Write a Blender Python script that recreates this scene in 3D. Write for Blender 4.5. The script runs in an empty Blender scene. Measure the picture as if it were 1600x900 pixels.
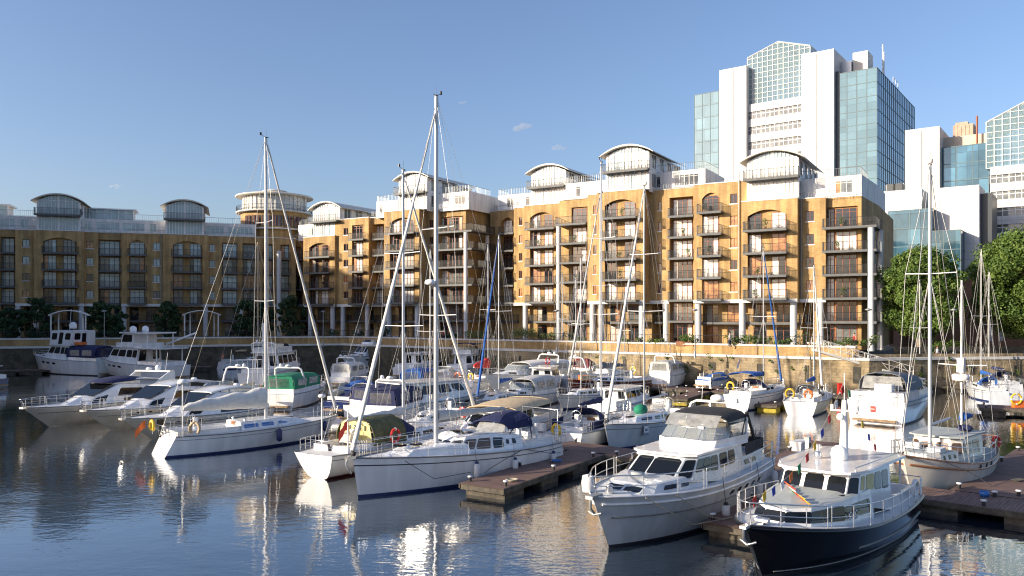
import bpy, math, random
from mathutils import Vector, Matrix
random.seed(7)
C = bpy.context.scene.collection
SC = bpy.context.scene
PI = math.pi
R = math.radians
# ------------------------------------------------------------------ camera, sky, sun
EYE = 8.0
FPX = 1244.0
HOR = 494.0
cd = bpy.data.cameras.new('camera'); cam = bpy.data.objects.new('camera', cd); C.objects.link(cam)
cam.location = (0, 0, EYE); cam.rotation_euler = (R(90), 0, 0)
cd.sensor_width = 36; cd.lens = 36 * FPX / 1600; cd.shift_y = (HOR - 450) / 1600
cd.clip_start = 0.2; cd.clip_end = 20000
SC.camera = cam
SUN_EL = R(16.0)
SUN_DIR = Vector((-0.94, -0.34, 0)).normalized() * math.cos(SUN_EL) + Vector((0, 0, math.sin(SUN_EL)))
w = bpy.data.worlds.new('World'); SC.world = w; w.use_nodes = True
nt = w.node_tree; bg = nt.nodes['Background']
sky = nt.nodes.new('ShaderNodeTexSky'); sky.sky_type = 'NISHITA'; sky.sun_disc = False
sky.sun_elevation = SUN_EL; sky.sun_rotation = math.atan2(SUN_DIR.x, SUN_DIR.y)
sky.altitude = 0; sky.air_density = 1.0; sky.dust_density = 2.0; sky.ozone_density = 3.7
tm = nt.nodes.new('ShaderNodeMix'); tm.data_type = 'RGBA'; tm.blend_type = 'MULTIPLY'; tm.inputs[0].default_value = 1; tm.inputs[7].default_value = (1.10, 0.97, 0.97, 1)
nt.links.new(sky.outputs[0], tm.inputs[6]); nt.links.new(tm.outputs[2], bg.inputs[0]); bg.inputs[1].default_value = 0.138
sl = bpy.data.lights.new('sun', 'SUN'); sl.energy = 5.0; sl.angle = R(0.6); sl.color = (1.0, 0.86, 0.66)
so = bpy.data.objects.new('sun', sl); C.objects.link(so); so.location = (-60, -20, 60)
so.rotation_euler = SUN_DIR.to_track_quat('Z', 'Y').to_euler()
SC.view_settings.view_transform = 'Standard'; SC.view_settings.look = 'None'
SC.view_settings.exposure = 0.70; SC.view_settings.gamma = 1
SC.render.engine = 'CYCLES'
SC.cycles.filter_width = 1.15; SC.cycles.max_bounces = 7; SC.cycles.diffuse_bounces = 3; SC.cycles.glossy_bounces = 4
SC.cycles.transparent_max_bounces = 12; SC.cycles.caustics_reflective = False; SC.cycles.caustics_refractive = False

def at(px, py, z=0.0):
    """world point at height z seen at that pixel of the photograph"""
    D = (EYE - z) * FPX / (py - HOR)
    return Vector(((px - 800) / FPX * D, D, z))
def atD(px, py, D):
    return Vector(((px - 800) / FPX * D, D, EYE - (py - HOR) / FPX * D))

# ------------------------------------------------------------------ materials
MATS = {}
def mat(name, col, rough=0.5, metal=0.0, var=0.0, vscale=1.0, bump=0.0, bscale=20.0, coat=0.0, alpha=1.0, trans=0.0, col2=None, spec=0.5, detail=4):
    m = bpy.data.materials.new(name); m.use_nodes = True
    n = m.node_tree.nodes; l = m.node_tree.links; b = n['Principled BSDF']
    b.inputs['Base Color'].default_value = (*col, 1); b.inputs['Roughness'].default_value = rough
    b.inputs['Metallic'].default_value = metal; b.inputs['Coat Weight'].default_value = coat
    b.inputs['Alpha'].default_value = alpha; b.inputs['Transmission Weight'].default_value = trans
    b.inputs['Specular IOR Level'].default_value = spec
    if var > 0 or col2:
        g = n.new('ShaderNodeNewGeometry'); t = n.new('ShaderNodeTexNoise'); t.inputs['Scale'].default_value = vscale
        t.inputs['Detail'].default_value = detail; t.inputs['Roughness'].default_value = 0.65
        l.new(g.outputs['Position'], t.inputs['Vector'])
        r = n.new('ShaderNodeValToRGB'); r.color_ramp.elements[0].position = 0.32; r.color_ramp.elements[1].position = 0.68
        c2 = col2 if col2 else tuple(c * (1 + var) for c in col)
        c1 = col if col2 else tuple(c * (1 - var) for c in col)
        r.color_ramp.elements[0].color = (*c1, 1); r.color_ramp.elements[1].color = (*c2, 1)
        l.new(t.outputs['Fac'], r.inputs['Fac']); l.new(r.outputs['Color'], b.inputs['Base Color'])
    if bump > 0:
        g2 = n.new('ShaderNodeNewGeometry'); t2 = n.new('ShaderNodeTexNoise'); t2.inputs['Scale'].default_value = bscale
        t2.inputs['Detail'].default_value = 3; l.new(g2.outputs['Position'], t2.inputs['Vector'])
        bp = n.new('ShaderNodeBump'); bp.inputs['Strength'].default_value = bump; bp.inputs['Distance'].default_value = 0.05
        l.new(t2.outputs['Fac'], bp.inputs['Height']); l.new(bp.outputs['Normal'], b.inputs['Normal'])
    MATS[name] = m
    return m
def brick_mat(name, c1, c2, c3):
    m = bpy.data.materials.new(name); m.use_nodes = True
    n = m.node_tree.nodes; l = m.node_tree.links; b = n['Principled BSDF']; b.inputs['Roughness'].default_value = 0.9
    tc = n.new('ShaderNodeTexCoord'); mp = n.new('ShaderNodeMapping'); mp.inputs['Rotation'].default_value = (R(90), 0, 0)
    l.new(tc.outputs['Object'], mp.inputs['Vector'])
    bt = n.new('ShaderNodeTexBrick'); bt.inputs['Scale'].default_value = 1.0
    bt.inputs['Brick Width'].default_value = 0.45; bt.inputs['Row Height'].default_value = 0.15; bt.inputs['Mortar Size'].default_value = 0.012
    bt.inputs['Color1'].default_value = (*c1, 1); bt.inputs['Color2'].default_value = (*c2, 1); bt.inputs['Mortar'].default_value = (*c3, 1)
    l.new(mp.outputs['Vector'], bt.inputs['Vector'])
    ns = n.new('ShaderNodeTexNoise'); ns.inputs['Scale'].default_value = 0.35; ns.inputs['Detail'].default_value = 6; ns.inputs['Roughness'].default_value = 0.7
    l.new(tc.outputs['Object'], ns.inputs['Vector'])
    rp = n.new('ShaderNodeValToRGB'); rp.color_ramp.elements[0].position = 0.3; rp.color_ramp.elements[1].position = 0.7
    rp.color_ramp.elements[0].color = (0.70, 0.66, 0.62, 1); rp.color_ramp.elements[1].color = (1.08, 1.06, 1.02, 1)
    l.new(ns.outputs['Fac'], rp.inputs['Fac'])
    mx = n.new('ShaderNodeMix'); mx.data_type = 'RGBA'; mx.blend_type = 'MULTIPLY'; mx.inputs[0].default_value = 1
    l.new(bt.outputs['Color'], mx.inputs[6]); l.new(rp.outputs['Color'], mx.inputs[7]); l.new(mx.outputs[2], b.inputs['Base Color'])
    MATS[name] = m
    return m
M = MATS
brick_mat('brick', (0.57, 0.375, 0.160), (0.48, 0.31, 0.127), (0.54, 0.43, 0.25))
brick_mat('brick_red', (0.30, 0.13, 0.07), (0.24, 0.11, 0.06), (0.3, 0.24, 0.18))
mat('white_render', (0.78, 0.77, 0.75), 0.7, var=0.05, vscale=0.6)
mat('white_panel', (0.56, 0.56, 0.56), 0.55, var=0.04, vscale=0.15)
mat('band_white', (0.72, 0.71, 0.69), 0.6, var=0.06, vscale=1.0)
mat('column_grey', (0.56, 0.57, 0.58), 0.5, var=0.05, vscale=1.5)
mat('slab_grey', (0.10, 0.105, 0.11), 0.6, var=0.2, vscale=2)
mat('rail_dark', (0.045, 0.047, 0.05), 0.45, metal=0.3)
mat('rail_grey', (0.30, 0.32, 0.33), 0.4, metal=0.4)
mat('frame_red', (0.26, 0.075, 0.035), 0.5)
mat('frame_dark', (0.06, 0.05, 0.045), 0.5)
mat('frame_white', (0.75, 0.75, 0.74), 0.5)
mat('glass_dark', (0.018, 0.022, 0.026), 0.04, spec=0.9, var=0.4, vscale=0.6)
mat('glass_mid', (0.14, 0.15, 0.15), 0.05, spec=0.9, var=0.5, vscale=0.9)
mat('glass_bright', (0.80, 0.79, 0.74), 0.15, spec=0.8, var=0.08, vscale=1.2)
mat('glass_curtain', (0.55, 0.53, 0.48), 0.12, spec=0.9, var=0.22, vscale=1.3)
mat('glass_pale', (0.34, 0.44, 0.46), 0.05, spec=1.0, var=0.25, vscale=0.5)  # pale blue of the reflected sky put into the pane colour
mat('interior_warm', (0.42, 0.20, 0.08), 0.2, spec=0.8, var=0.5, vscale=1.5)
mat('roof_cream', (0.62, 0.59, 0.52), 0.55, var=0.06, vscale=0.7)
mat('roof_grey', (0.22, 0.23, 0.24), 0.55, var=0.1, vscale=0.7)
mat('roof_flat', (0.20, 0.20, 0.19), 0.9, var=0.2, vscale=0.5)
mat('curtain_teal', (0.135, 0.235, 0.29), 0.03, metal=0.1, var=0.10, vscale=0.12, spec=0.6)
mat('curtain_blue', (0.055, 0.13, 0.18), 0.05, metal=0.35, var=0.45, vscale=0.09, spec=1.0, bump=0.25, bscale=0.35)
mat('mullion', (0.10, 0.15, 0.17), 0.6)
mat('mullion_dark', (0.03, 0.04, 0.05), 0.4)
mat('lattice_white', (0.52, 0.56, 0.57), 0.5, spec=.2)
mat('lattice_glass', (0.17, 0.27, 0.30), 0.03, alpha=0.6, spec=.5)
mat('beige_panel', (0.50, 0.44, 0.36), 0.7, var=0.1, vscale=0.5)
mat('brown_plant', (0.40, 0.30, 0.23), 0.7, var=0.2, vscale=1)
mat('metal_silver', (0.55, 0.56, 0.58), 0.35, metal=0.6, var=0.1, vscale=0.3)
mat('stone', (0.085, 0.065, 0.04), 0.92, col2=(0.52, 0.41, 0.25), vscale=0.55, bump=1.0, bscale=3.5, detail=9)
def block(m, w_, h_):
    n = m.node_tree.nodes; l = m.node_tree.links; b = n['Principled BSDF']; src = b.inputs['Base Color'].links[0].from_socket
    g = n.new('ShaderNodeNewGeometry'); sx = n.new('ShaderNodeSeparateXYZ'); l.new(g.outputs['Position'], sx.inputs[0])
    ad = n.new('ShaderNodeMath'); ad.operation = 'SUBTRACT'; l.new(sx.outputs[0], ad.inputs[0]); l.new(sx.outputs[1], ad.inputs[1])
    cb = n.new('ShaderNodeCombineXYZ'); l.new(ad.outputs[0], cb.inputs[0]); l.new(sx.outputs[2], cb.inputs[1])
    bt = n.new('ShaderNodeTexBrick'); bt.inputs['Scale'].default_value = 1; bt.inputs['Brick Width'].default_value = w_; bt.inputs['Row Height'].default_value = h_; bt.inputs['Mortar Size'].default_value = .035
    bt.inputs['Color1'].default_value = (1.1, 1.05, 1, 1); bt.inputs['Color2'].default_value = (.6, .6, .6, 1); bt.inputs['Mortar'].default_value = (.35, .33, .3, 1)
    l.new(cb.outputs[0], bt.inputs['Vector']); mx = n.new('ShaderNodeMix'); mx.data_type = 'RGBA'; mx.blend_type = 'MULTIPLY'; mx.inputs[0].default_value = .35
    l.new(src, mx.inputs[6]); l.new(bt.outputs['Color'], mx.inputs[7])
    # wet dark foot of the wall
    mr = n.new('ShaderNodeMapRange'); mr.inputs['From Min'].default_value = .3; mr.inputs['From Max'].default_value = 1.1; mr.inputs['To Min'].default_value = .22; l.new(sx.outputs[2], mr.inputs['Value'])
    m2 = n.new('ShaderNodeMix'); m2.data_type = 'RGBA'; m2.blend_type = 'MULTIPLY'; m2.inputs[0].default_value = 1; l.new(mx.outputs[2], m2.inputs[6]); l.new(mr.outputs[0], m2.inputs[7]); l.new(m2.outputs[2], b.inputs['Base Color'])
block(MATS['stone'], .95, .30)
mat('stone_shaded', (0.045, 0.04, 0.028), 0.95, col2=(0.14, 0.12, 0.08), vscale=1.1, bump=0.8, bscale=3, detail=8)  # darker copy of the stone, the left wall's shade put into its colour
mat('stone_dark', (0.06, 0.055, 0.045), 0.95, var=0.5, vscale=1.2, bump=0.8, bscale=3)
mat('coping', (0.62, 0.60, 0.56), 0.7, var=0.12, vscale=1.5)
mat('paving', (0.27, 0.23, 0.19), 0.9, var=0.2, vscale=1.2)
mat('earth', (0.16, 0.14, 0.12), 0.95, var=0.3, vscale=0.1)
mat('planter', (0.28, 0.13, 0.07), 0.8, var=0.2, vscale=2)
mat('gel_white', (0.84, 0.84, 0.84), 0.2, coat=0.4, var=0.03, vscale=0.8)
mat('gel_cream', (0.74, 0.71, 0.64), 0.25, coat=0.4, var=0.05, vscale=0.8)
mat('gel_grey', (0.60, 0.64, 0.67), 0.25, coat=0.4, var=0.04, vscale=0.8)
mat('deck_white', (0.70, 0.70, 0.68), 0.55, var=0.07, vscale=2.5)
mat('deck_grey', (0.38, 0.41, 0.40), 0.7, var=0.08, vscale=2)
mat('deck_teak', (0.34, 0.22, 0.12), 0.75, var=0.25, vscale=5)
mat('gel_black', (0.006, 0.006, 0.008), 0.16, coat=0.15, spec=0.35)
mat('gel_navy', (0.012, 0.025, 0.11), 0.2, coat=0.4)
mat('gel_blue', (0.02, 0.13, 0.42), 0.25, coat=0.3)
mat('gel_red', (0.10, 0.022, 0.015), 0.35, var=0.3, vscale=2)
mat('boot_black', (0.025, 0.027, 0.035), 0.5)
mat('boot_red', (0.20, 0.045, 0.03), 0.6)
mat('boot_blue', (0.02, 0.035, 0.12), 0.5)
mat('rub_grey', (0.20, 0.20, 0.20), 0.5)
mat('tint', (0.008, 0.010, 0.013), 0.04, spec=0.45)
mat('tint_warm', (0.10, 0.055, 0.03), 0.08, spec=0.8, var=0.7, vscale=2.5)
mat('screen_clear', (0.30, 0.34, 0.36), 0.05, alpha=0.5, spec=1.0)
mat('vinyl', (0.34, 0.35, 0.35), 0.10, alpha=0.6, spec=1.0, var=0.25, vscale=3, bump=0.4, bscale=5)
mat('steel', (0.62, 0.63, 0.64), 0.22, metal=0.85)
mat('alloy', (0.50, 0.51, 0.53), 0.42, metal=0.4, var=0.05, vscale=3)
mat('mast_white', (0.76, 0.76, 0.75), 0.4)
mat('wire', (0.42, 0.42, 0.42), 0.4, metal=0.5)
mat('rope', (0.40, 0.36, 0.28), 0.9)
mat('rope_dark', (0.06, 0.06, 0.065), 0.9)
mat('canvas_navy', (0.012, 0.018, 0.075), 0.85, var=0.25, vscale=3, bump=0.6, bscale=5)
mat('canvas_blue', (0.02, 0.10, 0.36), 0.8, var=0.25, vscale=3, bump=0.6, bscale=5)
mat('canvas_tan', (0.56, 0.43, 0.27), 0.85, var=0.12, vscale=3, bump=0.5, bscale=4)
mat('canvas_grey', (0.50, 0.50, 0.49), 0.85, var=0.15, vscale=3, bump=0.9, bscale=4)
mat('canvas_white', (0.68, 0.67, 0.64), 0.85, var=0.1, vscale=3, bump=0.8, bscale=4)
mat('canvas_green', (0.01, 0.20, 0.11), 0.8, var=0.2, vscale=3, bump=0.5, bscale=5)
mat('canvas_olive', (0.10, 0.10, 0.045), 0.85, var=0.3, vscale=3, bump=0.5, bscale=5)
mat('canvas_black', (0.02, 0.02, 0.022), 0.8, var=0.3, vscale=3, bump=0.5, bscale=5)
mat('canvas_dusk', (0.17, 0.18, 0.20), 0.85, var=0.2, vscale=3, bump=0.6, bscale=5)
mat('canvas_maroon', (0.13, 0.012, 0.02), 0.8, var=0.2, vscale=3)
mat('olive_window', (0.55, 0.47, 0.20), 0.4, var=0.2, vscale=4)
mat('red', (0.60, 0.03, 0.02), 0.5); mat('orange', (0.70, 0.16, 0.03), 0.5); mat('yellow', (0.75, 0.48, 0.03), 0.5)
mat('blue_flag', (0.02, 0.05, 0.35), 0.7); mat('white_flag', (0.8, 0.8, 0.8), 0.7); mat('green_flag', (0.02, 0.25, 0.10), 0.7)
mat('teak_trim', (0.30, 0.13, 0.05), 0.35, coat=0.3, var=0.2, vscale=5)
mat('rubber', (0.02, 0.02, 0.022), 0.6)
mat('fender_white', (0.62, 0.63, 0.65), 0.5); mat('fender_navy', (0.015, 0.025, 0.11), 0.45)
mat('seat_cream', (0.62, 0.56, 0.44), 0.6, var=0.08, vscale=4)
mat('float_concrete', (0.085, 0.075, 0.06), 0.95, var=0.5, vscale=2.5, bump=0.5, bscale=6)
mat('float_yellow', (0.34, 0.27, 0.03), 0.8, var=0.5, vscale=2)
mat('bark', (0.22, 0.17, 0.12), 0.95, var=0.3, vscale=3, bump=0.8, bscale=8)
mat('skin', (0.55, 0.33, 0.23), 0.6); mat('cloth_red', (0.5, 0.05, 0.04), 0.9); mat('cloth_dark', (0.03, 0.035, 0.06), 0.9); mat('cloth_pale', (0.6, 0.6, 0.62), 0.9); mat('hair', (0.04, 0.025, 0.015), 0.8)

def plank_mat(name, c1, c2, ang):
    m = bpy.data.materials.new(name); m.use_nodes = True
    n = m.node_tree.nodes; l = m.node_tree.links; b = n['Principled BSDF']; b.inputs['Roughness'].default_value = 0.8
    tc = n.new('ShaderNodeTexCoord'); wv = n.new('ShaderNodeTexWave'); wv.bands_direction = 'X'; wv.inputs['Scale'].default_value = 2.2
    wv.inputs['Distortion'].default_value = 0.0; l.new(tc.outputs['Object'], wv.inputs['Vector'])
    rp = n.new('ShaderNodeValToRGB'); rp.color_ramp.elements[0].position = 0.0; rp.color_ramp.elements[1].position = 0.12
    rp.color_ramp.elements[0].color = (0.25, 0.25, 0.25, 1); rp.color_ramp.elements[1].color = (1, 1, 1, 1)
    l.new(wv.outputs['Fac'], rp.inputs['Fac'])
    ns = n.new('ShaderNodeTexNoise'); ns.inputs['Scale'].default_value = 1.3; ns.inputs['Detail'].default_value = 6
    mp = n.new('ShaderNodeMapping'); mp.inputs['Scale'].default_value = (6, 0.8, 1); l.new(tc.outputs['Object'], mp.inputs['Vector']); l.new(mp.outputs['Vector'], ns.inputs['Vector'])
    r2 = n.new('ShaderNodeValToRGB'); r2.color_ramp.elements[0].position = 0.3; r2.color_ramp.elements[1].position = 0.7
    r2.color_ramp.elements[0].color = (*c1, 1); r2.color_ramp.elements[1].color = (*c2, 1); l.new(ns.outputs['Fac'], r2.inputs['Fac'])
    mx = n.new('ShaderNodeMix'); mx.data_type = 'RGBA'; mx.blend_type = 'MULTIPLY'; mx.inputs[0].default_value = 1
    l.new(rp.outputs['Color'], mx.inputs[6]); l.new(r2.outputs['Color'], mx.inputs[7]); l.new(mx.outputs[2], b.inputs['Base Color'])
    MATS[name] = m
plank_mat('plank', (0.12, 0.070, 0.056), (0.22, 0.14, 0.115), 0)

def leaf_mat(name, c1, c2, c3):
    m = bpy.data.materials.new(name); m.use_nodes = True
    n = m.node_tree.nodes; l = m.node_tree.links; b = n['Principled BSDF']; b.inputs['Roughness'].default_value = 0.6
    oi = n.new('ShaderNodeNewGeometry'); ns = n.new('ShaderNodeTexNoise'); ns.inputs['Scale'].default_value = 0.9; ns.inputs['Detail'].default_value = 5
    l.new(oi.outputs['Position'], ns.inputs['Vector']); rp = n.new('ShaderNodeValToRGB'); e = rp.color_ramp.elements
    e[0].position = 0.3; e[0].color = (*c1, 1); e[1].position = 0.72; e[1].color = (*c3, 1); q = e.new(0.5); q.color = (*c2, 1)
    l.new(ns.outputs['Fac'], rp.inputs['Fac']); l.new(rp.outputs['Color'], b.inputs['Base Color'])
    tr = n.new('ShaderNodeBsdfTranslucent'); l.new(rp.outputs['Color'], tr.inputs['Color']); ms = n.new('ShaderNodeMixShader'); ms.inputs[0].default_value = 0.25
    l.new(b.outputs[0], ms.inputs[1]); l.new(tr.outputs[0], ms.inputs[2]); l.new(ms.outputs[0], n['Material Output'].inputs[0])
    MATS[name] = m
leaf_mat('leaf_plane', (0.042, 0.088, 0.013), (0.10, 0.17, 0.028), (0.17, 0.235, 0.046))
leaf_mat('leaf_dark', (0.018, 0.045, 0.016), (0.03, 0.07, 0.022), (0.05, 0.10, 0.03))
leaf_mat('leaf_light', (0.07, 0.12, 0.02), (0.13, 0.20, 0.04), (0.22, 0.27, 0.07))

def panes(m, w_, h_, lo, hi, mortar, ms, f=1.0):
    n = m.node_tree.nodes; l = m.node_tree.links; b = n['Principled BSDF']; lk = b.inputs['Base Color'].links; src = lk[0].from_socket if lk else None
    g = n.new('ShaderNodeTexCoord'); sx = n.new('ShaderNodeSeparateXYZ'); l.new(g.outputs['Object'], sx.inputs[0])
    ad = n.new('ShaderNodeMath'); ad.operation = 'ADD'; l.new(sx.outputs[0], ad.inputs[0]); l.new(sx.outputs[1], ad.inputs[1])
    cb = n.new('ShaderNodeCombineXYZ'); l.new(ad.outputs[0], cb.inputs[0]); l.new(sx.outputs[2], cb.inputs[1])
    bt = n.new('ShaderNodeTexBrick'); bt.offset = 0; bt.inputs['Scale'].default_value = 1; bt.inputs['Brick Width'].default_value = w_; bt.inputs['Row Height'].default_value = h_; bt.inputs['Mortar Size'].default_value = ms
    bt.inputs['Color1'].default_value = (lo, lo, lo, 1); bt.inputs['Color2'].default_value = (hi, hi, hi, 1); bt.inputs['Mortar'].default_value = (mortar, mortar, mortar, 1)
    l.new(cb.outputs[0], bt.inputs['Vector']); mx = n.new('ShaderNodeMix'); mx.data_type = 'RGBA'; mx.blend_type = 'MULTIPLY'; mx.inputs[0].default_value = f
    l.new(src, mx.inputs[6]); l.new(bt.outputs['Color'], mx.inputs[7]); l.new(mx.outputs[2], b.inputs['Base Color'])
panes(MATS['curtain_teal'], 2.35, 3.3, .82, 1.12, .5, .03); panes(MATS['curtain_blue'], 2.35, 3.3, .55, 1.5, .3, .04); panes(MATS['white_panel'], 3.0, 3.3, .96, 1.02, .78, .05)
def streaks(m, amt=.35):
    n = m.node_tree.nodes; l = m.node_tree.links; b = n['Principled BSDF']; src = b.inputs['Base Color'].links[0].from_socket
    g = n.new('ShaderNodeTexCoord'); mp = n.new('ShaderNodeMapping'); mp.inputs['Scale'].default_value = (1.6, 1.6, .16); l.new(g.outputs['Object'], mp.inputs['Vector'])
    t = n.new('ShaderNodeTexNoise'); t.inputs['Scale'].default_value = 1.0; t.inputs['Detail'].default_value = 5; l.new(mp.outputs[0], t.inputs['Vector'])
    r = n.new('ShaderNodeMapRange'); r.inputs['From Min'].default_value = .42; r.inputs['From Max'].default_value = .62; r.inputs['To Min'].default_value = 1-amt; r.inputs['To Max'].default_value = 1.04; l.new(t.outputs['Fac'], r.inputs['Value'])
    mx = n.new('ShaderNodeMix'); mx.data_type = 'RGBA'; mx.blend_type = 'MULTIPLY'; mx.inputs[0].default_value = 1; l.new(src, mx.inputs[6]); l.new(r.outputs[0], mx.inputs[7]); l.new(mx.outputs[2], b.inputs['Base Color'])
streaks(MATS['brick'], .28); streaks(MATS['gel_white'], .10); streaks(MATS['gel_grey'], .12); streaks(MATS['gel_cream'], .12); streaks(MATS['white_render'], .14)
# ------------------------------------------------------------------ mesh builder
class MB:
    def __init__(s): s.v = []; s.f = []; s.m = []; s.s = []
    def add(s, vs, fs, m=0, smooth=False):
        o = len(s.v); s.v.extend([tuple(q) for q in vs])
        for f in fs: s.f.append([i + o for i in f]); s.m.append(m); s.s.append(smooth)
        return s
    def box(s, x0, x1, y0, y1, z0, z1, m=0):
        return s.add([(x0,y0,z0),(x1,y0,z0),(x1,y1,z0),(x0,y1,z0),(x0,y0,z1),(x1,y0,z1),(x1,y1,z1),(x0,y1,z1)],
              [(0,3,2,1),(4,5,6,7),(0,1,5,4),(1,2,6,5),(2,3,7,6),(3,0,4,7)], m)
    def quad(s, a, b, c, d, m=0): return s.add([a,b,c,d], [(0,1,2,3)], m)
    def poly(s, pts, m=0): return s.add(pts, [tuple(range(len(pts)))], m)
    def slabpoly(s, pts, th, m=0):
        """closed thick panel from 3D polygon, extruded along -normal"""
        P = [Vector(p) for p in pts]; n = Vector((0,0,0))
        for i in range(len(P)):
            a = P[i]; b = P[(i+1) % len(P)]; n += a.cross(b)
        n.normalize(); k = len(P)
        vs = P + [p - n*th for p in P]
        fs = [tuple(range(k)), tuple(range(2*k-1, k-1, -1))] + [(i, i+k, (i+1)%k+k, (i+1)%k) for i in range(k)]
        return s.add(vs, fs, m)
    def prism(s, pts2, z0, z1, m=0, smooth=False):
        k = len(pts2); vs = [(x,y,z0) for x,y in pts2] + [(x,y,z1) for x,y in pts2]
        s.add(vs, [tuple(range(k-1,-1,-1)), tuple(range(k,2*k))], m)
        return s.add(vs, [(i,(i+1)%k,(i+1)%k+k,i+k) for i in range(k)], m, smooth)
    def tube(s, pts, r, n=6, m=0, r1=None, closed=False, smooth=True, flat=1.0):
        P = [Vector(p) for p in pts]; k = len(P); rings = []
        up = Vector((0,0,1)); prev = None
        for i in range(k):
            if closed: t = P[(i+1)%k] - P[i-1]
            else: t = P[min(i+1,k-1)] - P[max(i-1,0)]
            if t.length < 1e-9: t = Vector((0,0,1))
            t.normalize()
            a = prev if prev is not None else (up if abs(t.z) < 0.9 else Vector((1,0,0)))
            a = a - t*a.dot(t)
            if a.length < 1e-6: a = Vector((1,0,0)) - t*t.x
            a.normalize(); b = t.cross(a); prev = a
            rr = r if r1 is None else r + (r1-r)*i/max(k-1,1)
            if callable(rr): rr = rr(i/(k-1))
            rings.append([P[i] + a*math.cos(2*PI*j/n)*rr + b*math.sin(2*PI*j/n)*rr*flat for j in range(n)])
        vs = [q for rg in rings for q in rg]; fs = []
        for i in range(k if closed else k-1):
            i2 = (i+1) % k
            for j in range(n): fs.append((i*n+j, i*n+(j+1)%n, i2*n+(j+1)%n, i2*n+j))
        s.add(vs, fs, m, smooth)
        if not closed:
            s.add(rings[0], [tuple(range(n-1,-1,-1))], m); s.add(rings[-1], [tuple(range(n))], m)
        return s
    def loft(s, rings, m=0, smooth=True, cap=True, closed=True):
        k = len(rings[0]); vs = [q for rg in rings for q in rg]; fs = []
        for i in range(len(rings)-1):
            for j in range(k if closed else k-1): fs.append((i*k+j, i*k+(j+1)%k, (i+1)*k+(j+1)%k, (i+1)*k+j))
        s.add(vs, fs, m, smooth)
        if cap: s.add(rings[0], [tuple(range(k-1,-1,-1))], m); s.add(rings[-1], [tuple(range(k))], m)
        return s
    def lathe(s, prof, cx=0, cy=0, cz=0, n=16, m=0, smooth=True):
        rings = [[(cx+r*math.cos(2*PI*j/n), cy+r*math.sin(2*PI*j/n), cz+z) for j in range(n)] for r, z in prof]
        return s.loft(rings, m, smooth)
    def ball(s, c, r, m=0, n=12, sx=1, sy=1, sz=1):
        prof = [(max(r*math.sin(PI*i/8),1e-3), -r*math.cos(PI*i/8)) for i in range(9)]
        rings = [[(c[0]+q*math.cos(2*PI*j/n)*sx, c[1]+q*math.sin(2*PI*j/n)*sy, c[2]+z*sz) for j in range(n)] for q, z in prof]
        return s.loft(rings, m)
    def build(s, name, mats, parent=None, loc=None, rz=0):
        me = bpy.data.meshes.new(name); me.from_pydata(s.v, [], s.f)
        if not isinstance(mats, (list, tuple)): mats = [mats]
        for q in mats: me.materials.append(M[q] if isinstance(q, str) else q)
        me.polygons.foreach_set('material_index', s.m); me.polygons.foreach_set('use_smooth', s.s)
        me.update()
        o = bpy.data.objects.new(name, me); C.objects.link(o)
        if loc is not None: o.location = loc
        if rz: o.rotation_euler.z = rz
        if parent: o.parent = parent
        return o
def tag(o, label=None, cat=None, group=None, kind=None):
    if label: o['label'] = label
    if cat: o['category'] = cat
    if group: o['group'] = group
    if kind: o['kind'] = kind
    return o
def thing(name, label, cat, loc=(0,0,0), rz=0, group=None):
    o = bpy.data.objects.new(name, None); C.objects.link(o); o.location = loc; o.rotation_euler = (0,0,rz)
    return tag(o, label, cat, group)
def lerp(a, b, t): return a + (b-a)*t
def cloud_mat():
    m = bpy.data.materials.new('cloud'); m.use_nodes = True; n = m.node_tree.nodes; l = m.node_tree.links; b = n['Principled BSDF']
    v = n.new('ShaderNodeVolumePrincipled'); v.inputs['Color'].default_value = (1, 1, 1, 1); v.inputs['Density'].default_value = 0.02
    v.inputs['Anisotropy'].default_value = 0.2
    l.new(v.outputs[0], n['Material Output'].inputs['Volume'])
    for k in list(n['Material Output'].inputs['Surface'].links): m.node_tree.links.remove(k)
    MATS['cloud'] = m
cloud_mat()
# ------------------------------------------------------------------ apartment wings
ST = 2.83; Z0 = 10.2; GND = 4.3
class Facade:
    def __init__(s, A, d, root):
        s.A = Vector(A); s.d = Vector(d).normalized(); s.n = Vector((-s.d.y, s.d.x)); s.root = root
        root.location = (s.A.x, s.A.y, 0); root.rotation_euler = (0, 0, math.atan2(s.d.y, s.d.x))
    def U(s, px, off=0.0):
        k = (px-800)/FPX; ax = s.A.x+off*s.n.x; ay = s.A.y+off*s.n.y
        return (k*ay-ax)/(s.d.x-k*s.d.y)
def grid_wall(mb, u0, u1, z0, z1, y, holes, m=0):
    us = sorted(set([u0, u1]+[min(max(h[i], u0), u1) for h in holes for i in (0, 1)]))
    zs = sorted(set([z0, z1]+[min(max(h[i], z0), z1) for h in holes for i in (2, 3)]))
    for a, b in zip(us, us[1:]):
        if b-a < 1e-4: continue
        for c, d in zip(zs, zs[1:]):
            if d-c < 1e-4: continue
            mu, mz = (a+b)/2, (c+d)/2
            if any(h[0] < mu < h[1] and h[2] < mz < h[3] for h in holes): continue
            mb.quad((a,y,c), (b,y,c), (b,y,d), (a,y,d), m)
    for (a, b, c, d, dp) in holes:
        mb.quad((a,y,c), (a,y,d), (a,y+dp,d), (a,y+dp,c), m); mb.quad((b,y,d), (b,y,c), (b,y+dp,c), (b,y+dp,d), m)
        mb.quad((a,y,d), (b,y,d), (b,y+dp,d), (a,y+dp,d), m); mb.quad((a,y,c), (a,y+dp,c), (b,y+dp,c), (b,y,c), m)
        mb.quad((a,y+dp,c), (b,y+dp,c), (b,y+dp,d), (a,y+dp,d), m)
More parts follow.
